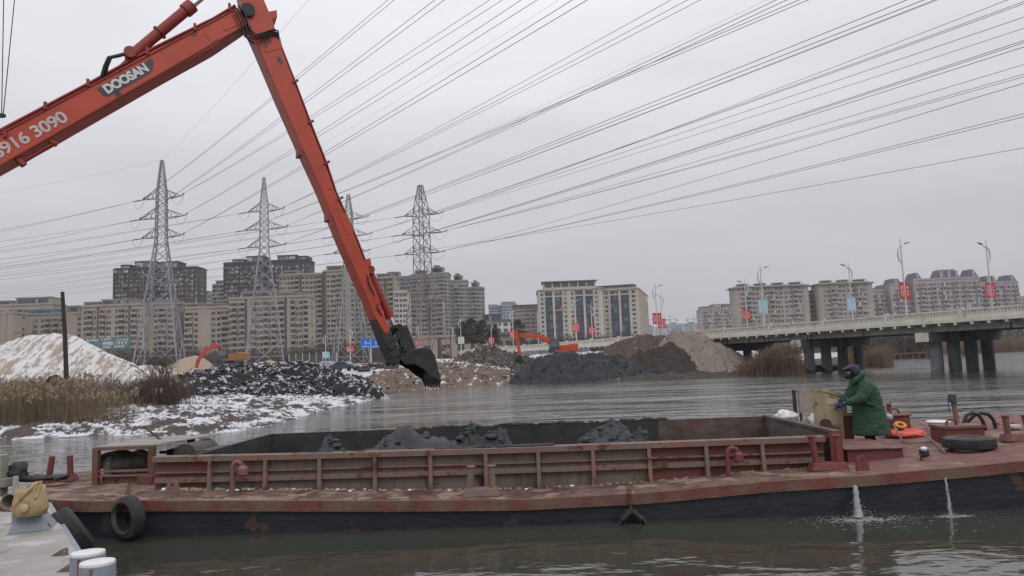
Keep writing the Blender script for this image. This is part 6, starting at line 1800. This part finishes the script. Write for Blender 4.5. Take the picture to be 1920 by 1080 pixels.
# ================================================================ loose things on and along the barge
RUB = M('tyre_rubber', (0.018,0.018,0.019), (0.035,0.034,0.033), 5, 0.35, 0.7, 0.75, bump=0.8, bscale=20, c3=(0.12,0.11,0.10), s3=3.0, t3=(0.60,0.72))
def tyre(name, label, c, R, r_, Mr, mat=RUB, wide=1.0, parent=None, arc=None):
    prof_ = []
    w_ = r_*wide
    for (u, v_) in ((-.55,-.9),(-.9,-.2),(-.75,.55),(-.6,.95),(-.2,1.0),(.2,1.0),(.6,.95),(.75,.55),(.9,-.2),(.55,-.9),(.45,-.6),(.6,0),(.45,.6),(-.45,.6),(-.6,0),(-.45,-.6)):
        prof_.append((R - r_ + v_*r_, u*w_))
    m_ = MB(); m_.ring(prof_, c, Mr, 40)
    for k in range(40):            # tread blocks
        a = 2*math.pi*k/40
        for sgn in (-1, 1):
            Mz = Mr @ Matrix.Rotation(a, 3, 'Z')
            cc = Vector(c)
            vs_ = [cc + Mz @ Vector(p) for p in ((R*.985,-.05*R,sgn*w_*.12),(R*1.015,-.05*R,sgn*w_*.12),(R*1.015,.03*R,sgn*w_*.12),(R*.985,.03*R,sgn*w_*.12))]
            vt_ = [cc + Mz @ Vector(p) for p in ((R*.95,-.02*R,sgn*w_*.62),(R*.995,-.02*R,sgn*w_*.62),(R*.995,.06*R,sgn*w_*.62),(R*.95,.06*R,sgn*w_*.62))]
            m_.hexa(vs_, vt_)
    return solo(m_, name, mat, label, 'tyre', smooth=40)
c = BMX @ BD(240, 970, -0.16)
tyre('tyre', 'worn tyre hung as a fender on the stern end of the hull', c, 0.31, 0.062, Matrix.Rotation(-0.5,3,'Z') @ Matrix.Rotation(math.pi/2,3,'X'), wide=2.0)
c = BMX @ DP(1818, 843); c.z += .125
tyre('tyre', 'black tyre lying flat on the bow deck at the edge', c, 0.40, 0.125, Matrix.Identity(3), wide=0.95)
# chain and cut tyre hanging amidships
a = BD(1181, 913, -0.06); b_ = BD(1183, 958, -0.07)
hf = thing('tyre_fender', 'cut half tyre hanging by a rusty chain from mid hull', 'tyre', BMX @ b_, BA)
CHN = M('rusty_chain', (0.17,0.075,0.045), (0.09,0.045,0.03), 9, rough=0.85)
for col_, dx in enumerate((0.0, -0.035)):
    for k in range(11 if col_ == 0 else 8):
        q = a.lerp(b_, k/10.5) - b_ + Vector((dx, 0, 0))
        m_ = MB(); m_.torus(q, 0.021, 0.006, Matrix.Rotation(math.pi/2,3,'X') @ Matrix.Rotation(0.0,3,'Z') if k % 2 == 0 else Matrix.Rotation(math.pi/2,3,'Y') , 10, 6); m_.build('chain_link', CHN, hf, smooth=60)
for sgn in (-1, 1):
    m_ = MB(); pts = [Vector((0,0,0.03)), Vector((sgn*.07,-.03,-.02)), Vector((sgn*.15,-.05,-.10)), Vector((sgn*.215,-.04,-.20)), Vector((sgn*.225,-.02,-.26))]
    for i in range(len(pts)-1):
        m_.beam(pts[i], pts[i+1]+ (pts[i+1]-pts[i])*.1, 0.17, 0.03, Vector((0,0,1)))
    m_.build('tyre_half', RUB, hf)
# chain at the stern tyre
ch = thing('mooring_chain', 'short rusty chain on the stern deck above the hanging tyre', 'chain', BMX @ BL(243, 905, .6))
for k in range(12):
    q = BL(246-k*0.8, 893+k*4.3, .60); q = Vector((q.x, max(q.y, -0.06), .63 if q.y > 0.0 else .60-(k-6)*.02)); q = BMX @ q - ch.location
    m_ = MB(); m_.torus(q, 0.024, 0.007, Matrix.Rotation((math.pi/2)*(k % 2),3,'X') @ Matrix.Rotation(.5,3,'Y'), 10, 6); m_.build('chain_link', CHN, ch, smooth=60)
# life ring
c = BMX @ DP(1696, 818); c.z += .065
lr = thing('life_ring', 'orange life ring lying flat on the bow deck beside the man', 'life ring', c)
m_ = MB(); m_.torus((0,0,0.0), 0.30, 0.085, None, 40, 12, 0.75); m_.build('ring', M('life_ring_orange', (0.72,0.085,0.045), (0.62,0.07,0.04), 5, rough=0.5), lr, smooth=180)
m_ = MB(); m_.tube([(0.39*math.cos(a*math.pi/12), 0.39*math.sin(a*math.pi/12), 0.02*math.sin(a*1.5)) for a in range(25)], 0.008, 5, False); m_.build('grab_line', M('grab_rope', (0.45,0.38,0.3), rough=0.8), lr)
# yellow valve wheel on deck in the ring
vw = thing('valve_stand', 'rusty valve with yellow hand wheel inside the life ring', 'valve', c + V(-.05,.02,-.08))
m_ = MB(); m_.lathe([(0.11,0),(0.10,.1),(0.06,.14),(0.06,.20)], n=14); m_.build('body', RIBM, vw, smooth=40)
m_ = MB(); m_.torus((0,0,.24), 0.085, 0.03, Matrix.Rotation(.5,3,'X'), 18, 8); m_.build('hand_wheel', M('yellow_paint', (0.55,0.24,0.025), rough=0.5), vw, smooth=60)
# white tray on a stand
c = BMX @ DP(1761, 814)
st = thing('deck_stand', 'small stand with white snow covered tray beside the red hatch', 'stand', c)
m_ = MB(); m_.lathe([(0.05,0),(0.09,.0),(0.06,.07),(0.05,.2)], n=12); m_.build('pedestal', M('rusty_yellow', (0.38,0.19,0.04), (0.16,0.07,0.03), 5, rough=0.7), st, smooth=40)
m_ = MB(); m_.lathe([(0.14,.20),(0.2,.225),(0.215,.25),(0.19,.268),(0.02,.262)], n=18); m_.build('tray', M('snowy_tray', (0.72,0.73,0.74), (0.5,0.5,0.5), 6, rough=0.6), st, smooth=40)
# black hose loops
hs_ = thing('rubber_hose', 'thick black hose looped in an arch behind the red hatch', 'hose', BMX @ BL(1830, 812, .74))
for dx in (0, 14):
    pts = [BMX @ BD(x_, y_, 3.1+dx*.01) for x_, y_ in ((1807+dx*.4,805),(1807+dx*.4,793),(1812+dx,779),(1822+dx*1.2,774),(1834+dx*1.4,777),(1842+dx*1.5,788),(1847+dx*1.4,802),(1848+dx*1.2,812))]
    m_ = MB(); m_.tube(pts, 0.036, 8); m_.build('hose', HOSE, hs_, world=True, smooth=60)
# lashed bundle with white cap at the deck edge
c = BMX @ DP(1734, 862)
lb = thing('mooring_cleat', 'short post wrapped in black rope with white cap at deck edge', 'cleat', c)
m_ = MB(); m_.lathe([(0.075,0),(0.06,.03),(0.045,.06),(0.045,.15)], n=12); m_.build('post', RIBM, lb, smooth=40)
m_ = MB()
for k in range(4): m_.torus((0.0,0,.06+k*.026), 0.055+.008*(k % 2), 0.017, Matrix.Rotation(.15*(k-1.5),3,'X'), 16, 6)
m_.tube([(-.06,-.03,.10),(-.10,-.06,.05),(-.09,-.07,-.0)], .012, 6); m_.build('rope_wrap', HOSE, lb, smooth=60)
m_ = MB(); m_.blob((0.0,0,.175), (.055,.05,.035), 4, .2, 10, 6); m_.build('cap', M('white_rag', (0.62,0.65,0.70), rough=0.8), lb, smooth=180)
# ropes across the bow deck
ROPE = M('grey_rope', (0.24,0.19,0.155), (0.16,0.12,0.10), 20, rough=0.9)
def rope(label, pts, z, r_=0.014, name='mooring_rope'):
    m_ = MB(); P_ = []
    for (x_, y_, dz) in pts:
        q = DP(x_, y_); q = BMX @ BL(x_, y_, q.z+dz+.012); P_.append(q)
    m_.tube(P_, r_, 6); return solo(m_, name, ROPE, label, 'rope', smooth=60)
rope('pale rope running from the life ring to the flat tyre', [(1735,815,.10),(1745,824,.06),(1756,832,.03),(1772,848,.03)], .68)
rope('pale rope draped over the life ring down to the deck', [(1668,792,.10),(1676,797,.14),(1684,812,.12),(1692,827,.03)], .68)
rope('loose rope sagging from the snowy tray to the hatch', [(1722,790,.1),(1736,800,.04),(1752,812,.02),(1770,806,.05),(1786,792,.12)], .72, .012)
rope('rope lying along the deck behind the low hatch', [(1692,829,.01),(1710,831,.01),(1735,829,.01),(1762,826,.01)], .68, .011)
# plastic sacks by the end of the hold
PLS = M('white_plastic', (0.66,0.67,0.70), (0.45,0.45,0.47), 4, rough=0.35, bump=1.5, bscale=5)
def sack(label, px, py, y, rad, seed, mat=PLS):
    c = BMX @ BD(px, py, y); m_ = MB(); m_.blob(c, rad, seed, .22, 18, 12)
    return solo(m_, 'plastic_sack', mat, label, 'sack', smooth=180)
sack('crumpled white plastic sack at the corner of the hold', 1473, 782, 4.3, (.24,.2,.14), 3)
sack('small white plastic sack between angle post and cabinet', 1527, 792, 3.9, (.13,.14,.16), 9)
sack('grey dirty sack at the foot of the angle post', 1510, 800, 3.6, (.12,.14,.13), 14, M('dirty_sack', (0.22,0.19,0.165), rough=0.8, bump=1.5, bscale=6))
sack('teal plastic bundle lying behind the green coat', 1664, 782, 3.2, (.09,.1,.06), 21, M('teal_plastic', (0.16,0.30,0.28), (0.5,0.52,0.52), 6, rough=0.5))

# ================================================================ pontoon in the lower left corner
PZ = 0.60
e1 = G(86, 940, PZ); e2 = G(150, 1046, PZ)
ed = (e2 - e1).normalized()
far_l = G(-260, 905, PZ); near_r = e2 + ed*5.5
PONT = M('frosty_steel_deck', (0.31,0.295,0.28), (0.24,0.222,0.21), 1.4, 0.35, 0.65, 0.85, c3=(0.17,0.12,0.09), s3=2.2, t3=(0.60,0.68), stretch3=(1.6,0.5,1), c4=(0.38,0.37,0.37), s4=1.2, t4=(0.52,0.60), bump=0.6, bscale=12)
GREYP = M('grey_blue_paint', (0.235,0.255,0.29), (0.19,0.21,0.24), 3, rough=0.65, c3=(0.16,0.075,0.04), s3=4, t3=(0.70,0.73), bump=0.4)
pn = thing('work_pontoon', 'frost covered steel pontoon deck in lower left corner', 'pontoon', e2)
poly = [far_l, e1 + V(-.25,.15,0), e1, e2, near_r, V(-3.0, -2.5, PZ), V(-14, -2.5, PZ)]
m_ = MB(); m_.prism([p - V(0,0,0) for p in poly], (0,0,-1.2)); m_.build('deck', PONT, pn, world=True)
nrm = Vector((ed.y, -ed.x, 0)) * -1.0
if nrm.x < 0: nrm = -nrm
m_ = MB(); m_.beam(e1 + nrm*.035 - V(0,0,.10), near_r + nrm*.035 - V(0,0,.10), 0.06, 0.16); m_.build('rubbing_strake', GREYP, pn, world=True)
# pad eyes on the deck edge
for px, py in ((86,994),(118,1042),(130,1072)):
    c = G(px, py, PZ); s_ = 0.085
    dx = Vector((1, 0.1, 0)).normalized()
    m_ = MB(); pts = [c - dx*s_*1.5, c + dx*s_*.45, c + dx*s_*.45 + V(0,0,s_*.75), c + dx*s_*.25 + V(0,0,s_*.95), c - dx*s_*.05 + V(0,0,s_*.85)]
    m_.prism(pts, (0.005, 0.022, 0)); o = m_.build('lug', M('rusty_grey', (0.17,0.14,0.125), (0.10,0.07,0.06), 12, rough=0.9), pn, world=True)
    h_ = MB(); q = c + dx*s_*.18 + V(0,0,s_*.55); h_.cyl(q - V(0,.006,0), q + V(0.005,.028,0), s_*.17, n=12); h_.build('lug_hole', PONT, pn, world=True)
# fairlead block with pipe and post
c0 = G(12, 1003, PZ); c1 = G(96, 994, PZ)
dx = (c1-c0); L = dx.length; dx.normalize(); dy = Vector((-dx.y, dx.x, 0))
fb_ = thing('fairlead_block', 'grey painted sloping steel block near the pontoon edge', 'fairlead', (c0+c1)/2)
m_ = MB(); b_ = [c0, c1, c1+dy*.55, c0+dy*.55]; t_ = [c0+dx*.10+dy*.06, c1-dx*.14+dy*.06, c1-dx*.14+dy*.48, c0+dx*.10+dy*.48]
m_.hexa(b_, [p + V(0,0,.20) for p in t_]); m_.build('block', GREYP, fb_, world=True, bevel=0.01)
q = G(29, 966, PZ+.2); z_ = 0.0
m_ = MB(); p_ = P(28, 955, q.y+.55); m_.cyl((p_.x,p_.y,PZ), (p_.x,p_.y,P(28,893,p_.y).z), 0.035, n=12); m_.build('guide_post', M('pale_steel', (0.30,0.29,0.27), rough=0.7), fb_, world=True, smooth=40)
a_ = P(16, 940, q.y+.15); b2 = P(42, 938, q.y+.45)
m_ = MB(); Mt = (b2-a_).to_track_quat('Z','Y').to_matrix(); m_.ring([(0.10,0),(0.085,0),(0.085,.34),(0.10,.34)], a_, Mt, 20); m_.build('pipe', M('tan_pipe', (0.26,0.22,0.16), (0.15,0.12,0.09), 4, rough=0.8), fb_, world=True, smooth=40)
# woven bag
bc_ = P(57, 948, q.y - .05); m_ = MB()
prof_ = [(0.02,0),(0.16,0.0),(0.185,.08),(0.175,.20),(0.165,.28),(0.15,.335),(0.13,.33),(0.14,.25),(0.05,.22)]
m_.lathe(prof_, (0,0,0), n=22)
rg = random.Random(5); m_.v = [(x*(1+rg.uniform(-.09,.09))*1.05, y*(1+rg.uniform(-.09,.09)), z+rg.uniform(-.015,.015)) for x, y, z in m_.v]
bag = thing('woven_bag', 'tan woven bag standing on the grey pontoon block', 'bag', (bc_.x, bc_.y, PZ+.205))
BAGM = M('tan_woven', (0.42,0.315,0.17), (0.30,0.215,0.11), 7, rough=0.85, bump=1.2, bscale=10)
m_.build('body', BAGM, bag, smooth=180)
m_ = MB(); m_.tube([(-.10,-.15,.12),(-.02,-.19,.22),(.07,-.16,.32),(.13,-.10,.40),(.155,-.05,.41),(.16,-.08,.33),(.14,-.13,.22)], .022, 7); m_.build('strap', BAGM, bag, smooth=60)
m_ = MB(); m_.lathe([(.05,0),(.05,.02),(.03,.03)], (.05,-.185,.12), Matrix.Rotation(math.pi/2,3,'X'), 14); m_.build('disc', M('pale_disc', (0.40,0.32,0.2), rough=0.7), bag, smooth=40)
# two mooring posts in front
for k, (px, py, r_, lab) in enumerate(((165,1037,.133,'grey mooring post with white top, farther of the pair at bottom left'),(183,1055,.131,'grey mooring post with white top, nearer of the pair at bottom left'))):
    c = G(px, py, 1.02); mp_ = thing('mooring_post', lab, 'mooring post', (c.x, c.y, -0.6), group='grey mooring posts')
    m_ = MB(); m_.lathe([(r_,-.4),(r_,1.59),(r_*.985,1.61)], n=30); m_.build('post', GREYP, mp_, smooth=40)
    m_ = MB(); m_.lathe([(r_*.985,1.611),(r_*.96,1.63),(r_*.6,1.638),(0.01,1.64)], n=30); m_.build('cap', M('snow_capped_paint', (0.62,0.62,0.62), (0.5,0.49,0.47), 8, rough=0.8), mp_, smooth=60)
    m_ = MB(); a0 = math.radians(-95+k*8)
    m_.hexa([(r_*1.003*math.cos(a0+d_), r_*1.003*math.sin(a0+d_), 1.47) for d_ in (0,.09)] + [(r_*.99*math.cos(a0+d_), r_*.99*math.sin(a0+d_), 1.47) for d_ in (.09,0)],
            [(r_*1.003*math.cos(a0+d_), r_*1.003*math.sin(a0+d_), 1.60) for d_ in (0,.22)] + [(r_*.99*math.cos(a0+d_), r_*.99*math.sin(a0+d_), 1.60) for d_ in (.22,0)])
    m_.build('rust_run', M('rust_orange', (0.17,0.06,0.035), rough=0.9), mp_)
# fender tyre squeezed between pontoon and barge
c = e1.lerp(e2, 0.42) + nrm*.17; c.z = 0.42
ax = Vector((nrm.x*.84, nrm.y*.84, .54)).normalized()
tyre('tyre', 'scuffed tyre wedged upright between pontoon and barge stern', c, 0.34, 0.075, ax.to_track_quat('Z','Y').to_matrix(), wide=2.3)
# black canvas and rope by the far pontoon corner
c = P(33, 884, 13.4); m_ = MB(); m_.blob(c, (.17,.14,.16), 8, .3, 16, 10); m_.blob(c+V(.28,0,-.13), (.3,.12,.06), 9, .3, 14, 8); m_.blob(c+V(.62,0.1,-.14), (.25,.10,.05), 10, .3, 14, 8)
solo(m_, 'canvas_bundle', M('black_canvas', (0.022,0.022,0.026), (0.045,0.045,0.05), 6, rough=0.7, bump=1.5, bscale=8), 'crumpled black canvas bundle left of the stern bollards', 'bundle', smooth=180)
c = P(2, 880, 13.2); m_ = MB(); m_.box(-.12,.07,-.1,.1,-.95,.25, Matrix.Translation(c)); m_.box(-.35,.16,-.14,.14,-.3,-.15, Matrix.Translation(c))
solo(m_, 'concrete_post', M('mossy_concrete', (0.25,0.24,0.205), (0.17,0.17,0.14), 4, rough=0.9), 'pale concrete post cut by the left edge beside the canvas', 'post', bevel=0.015)
m_ = MB(); m_.tube([P(-30,930,11.5), P(-6,945,11.3), P(8,957,11.1), P(24,962,11.0), P(40,962,11.0)], [.07,.06,.04,.02,.012], 8)
solo(m_, 'fire_hose', M('red_hose', (0.20,0.02,0.022), (0.03,0.012,0.014), 3, rough=0.6), 'dark red hose end lying at the left edge', 'hose', smooth=60)

# ================================================================ the man in the green coat
mf = DP(1622, 838); mfw = BMX @ mf; DM = mfw.y
man = thing('person', 'person in long green coat and dark cap leaning on the cabinet controls', 'person', mfw)
def MP(px, py, off=0.0):
    return P(px, py, DM) + Vector((0, off, 0))
def remesh(o, vs_, sm=6):
    r = o.modifiers.new('remesh', 'REMESH'); r.mode = 'VOXEL'; r.voxel_size = vs_; r.use_smooth_shade = True
    s_ = o.modifiers.new('smooth', 'SMOOTH'); s_.iterations = sm; s_.factor = 0.5
def loft(m_, secs, n=24):
    vs_ = []
    for c, rx, ry in secs:
        for j in range(n):
            t_ = 2*math.pi*j/n; vs_.append(c + Vector((rx*math.cos(t_), ry*math.sin(t_), 0)))
    k = len(secs)
    fs_ = [(i*n+j, i*n+(j+1) % n, (i+1)*n+(j+1) % n, (i+1)*n+j) for i in range(k-1) for j in range(n)]
    fs_ += [tuple(range(n))[::-1], tuple(range((k-1)*n, k*n))]
    m_.add(vs_, fs_)
SKIN = M('skin', (0.42,0.25,0.18), rough=0.6); TROU = M('black_trousers', (0.016,0.016,0.019), rough=0.8)
COAT = M('green_padded_coat', (0.012,0.044,0.024), (0.024,0.068,0.037), 9, 0.35, 0.65, 0.75, bump=2.0, bscale=16)
# body: one continuous figure
m_ = MB()
gz = mf.z
for sy, fx in ((-.13, -0.10), (.13, 0.10)):
    hip = MP(1630, 790, sy); kn = Vector((hip.x-.06+fx*.6, hip.y, gz+.47)); an = Vector((hip.x+fx, hip.y, gz+.09))
    m_.tube([hip+V(0,0,.1), hip, kn, an, an-V(0,0,.06)], [.13,.125,.085,.06,.055], 12)
    m_.blob(an+V(-.07,0,-.045), (.145,.055,.055), 3, .02, 12, 8)
loft(m_, [(MP(1631,795), .17,.19),(MP(1628,770), .16,.19),(MP(1622,740), .17,.21),(MP(1616,716), .14,.21),(MP(1610,706), .07,.09)])
m_.tube([MP(1611,712), MP(1603,700)], [.065,.06], 12)
m_.blob(MP(1596.5,696), (.105,.085,.125), 1, .015, 16, 12)
m_.blob(MP(1586.5,698), (.022,.018,.03), 2, .02, 8, 6)
m_.tube([MP(1615,720,-.22), MP(1599,745,-.25), MP(1580,754,-.2)], [.075,.06,.045], 10)
m_.tube([MP(1613,720,.22), MP(1597,746,.26), MP(1583,756,.16)], [.075,.06,.045], 10)
bo_ = m_.build('body', TROU, man, world=True); remesh(bo_, 0.018, 4)
m_ = MB(); m_.blob(MP(1591,698.5), (.05,.068,.035), 2, .01, 14, 10); m_.build('face', SKIN, man, world=True, smooth=180)
# coat
m_ = MB()
secs = [(MP(1634,815), .345,.31),(MP(1634,812), .35,.315),(MP(1633,800), .33,.30),(MP(1631,785), .305,.285),(MP(1628,768), .285,.275),(MP(1624,750), .275,.275),(MP(1620,735), .265,.28),(MP(1617,724), .235,.27),(MP(1613,715), .19,.235),(MP(1609,708), .125,.15),(MP(1606,703), .11,.12)]
loft(m_, secs, 28)
m_.tube([MP(1617,722,-.20), MP(1611,733,-.26), MP(1601,746,-.28), MP(1590,751,-.25), MP(1579,754,-.2)], [.125,.12,.105,.085,.072], 14)
m_.tube([MP(1615,722,.20), MP(1609,735,.26), MP(1600,748,.27), MP(1590,754,.2), MP(1584,757,.16)], [.12,.115,.10,.085,.072], 14)
co_ = m_.build('coat', COAT, man, world=True); remesh(co_, 0.02, 7)
tx = bpy.data.textures.new('folds', 'CLOUDS'); tx.noise_scale = 0.11; tx.noise_depth = 2
dm_ = co_.modifiers.new('folds', 'DISPLACE'); dm_.texture = tx; dm_.strength = 0.022; dm_.mid_level = 0.5; dm_.texture_coords = 'GLOBAL'
m_ = MB()
for off_ in (0,):
    m_.tube([MP(1590,722,-.12), MP(1598,712,-.17), MP(1608,703,-.16), MP(1616,699,-.04), MP(1617,698,.06), MP(1609,703,.15), MP(1600,711,.14)], [.03,.05,.055,.055,.055,.055,.04], 10)
c2_ = m_.build('collar', COAT, co_); c2_.matrix_parent_inverse = Matrix.Identity(4); remesh(c2_, 0.016, 3)
for px, py in ((1619,755),):
    q0, q1 = MP(1609,751.5,-.315), MP(1627,756,-.32); m_ = MB(); m_.hexa([q0-V(0,0,.045), q1-V(0,0,.045), q1-V(0,-.05,.045), q0-V(0,-.05,.045)], [q0, q1, q1+V(0,.05,0), q0+V(0,.05,0)]); m_.build('pocket_flap', COAT, co_, bevel=0.01)
# cap with peak and ear flaps, face mask
CAP = M('dark_blue_cap', (0.020,0.026,0.045), (0.03,0.037,0.06), 12, rough=0.8)
m_ = MB(); hc = MP(1599,692)
vs_ = []
m_.blob(hc + V(0,0,.015), (.13,.105,.078), 5, .02, 18, 12)
m_.hexa([hc+V(-.20,-.075,-.005), hc+V(-.05,-.095,.02), hc+V(-.05,.095,.02), hc+V(-.20,.075,-.005)], [hc+V(-.19,-.07,.012), hc+V(-.05,-.09,.055), hc+V(-.05,.09,.055), hc+V(-.19,.07,.012)])
for sy in (-1, 1): m_.blob(hc + V(.01, sy*.085, -.04), (.065,.028,.085), 6, .03, 12, 8)
m_.blob(hc + V(.075,0,-.04), (.055,.085,.085), 6, .03, 12, 8)
cp_ = m_.build('cap', CAP, man, world=True); remesh(cp_, 0.014, 2)
m_ = MB(); m_.blob(MP(1589,705), (.065,.074,.06), 7, .02, 14, 10); m_.build('face_mask', M('black_mask', (0.018,0.018,0.022), rough=0.8), man, world=True, smooth=180)
for sy in (-.05,):
    m_ = MB(); m_.blob(MP(1585.6,694.5,sy), (.01,.013,.011), 1, .0, 8, 6); m_.build('eye', TROU, man, world=True, smooth=180)
# gloves
GLV = M('blue_work_glove', (0.028,0.045,0.105), (0.02,0.03,0.07), 14, rough=0.8)
for (wx, wy, off_, tgt) in ((1580,754,-.2,(1571,757)), (1584,757,.16,(1577,763))):
    w0 = MP(wx, wy, off_); w1 = MP(tgt[0], tgt[1], off_); d_ = (w1-w0).normalized()
    m_ = MB(); palm = w0 + d_*.055
    m_.tube([w0 - d_*.01, w0 + d_*.03, palm, w0 + d_*.095], [.035,.042,.045,.036], 10)
    for k in range(4):
        b_ = w0 + d_*.085 + Vector((0, (k-1.5)*.021, .008)); Lf = (.036,.042,.040,.032)[k]
        m_.tube([b_, b_ + d_*Lf + V(0,0,-.004), b_ + d_*Lf*1.35 + V(0,0,-.030), b_ + d_*Lf*1.0 + V(0,0,-.055)], [.0115,.0105,.010,.008], 8)
    tb_ = w0 + d_*.045 + Vector((0,-.04 if off_ < 0 else .04,-.005)); m_.tube([tb_, tb_ + d_*.03 + V(0,-.008,-.02), tb_ + d_*.05 + V(0,.004,-.04)], [.014,.012,.009], 8)
    m_.build('glove', GLV, man, world=True, smooth=180)

# ================================================================ haze over the town
m_ = MB(); m_.box(-3900, 3900, -150, 5600, -2.2, 110)
hz = m_.build('haze', bpy.data.materials.new('thin_haze')); hz['kind'] = 'stuff'; hz['label'] = 'thin grey winter haze over the river and town'
hm = hz.data.materials[0]; hm.use_nodes = True; ht = hm.node_tree
ht.nodes.remove(ht.nodes['Principled BSDF'])
pv = ht.nodes.new('ShaderNodeVolumePrincipled'); pv.inputs['Color'].default_value = (0.95,0.96,0.99,1); pv.inputs['Density'].default_value = 0.00013; pv.inputs['Anisotropy'].default_value = 0.2
ht.links.new(pv.outputs[0], ht.nodes['Material Output'].inputs['Volume'])
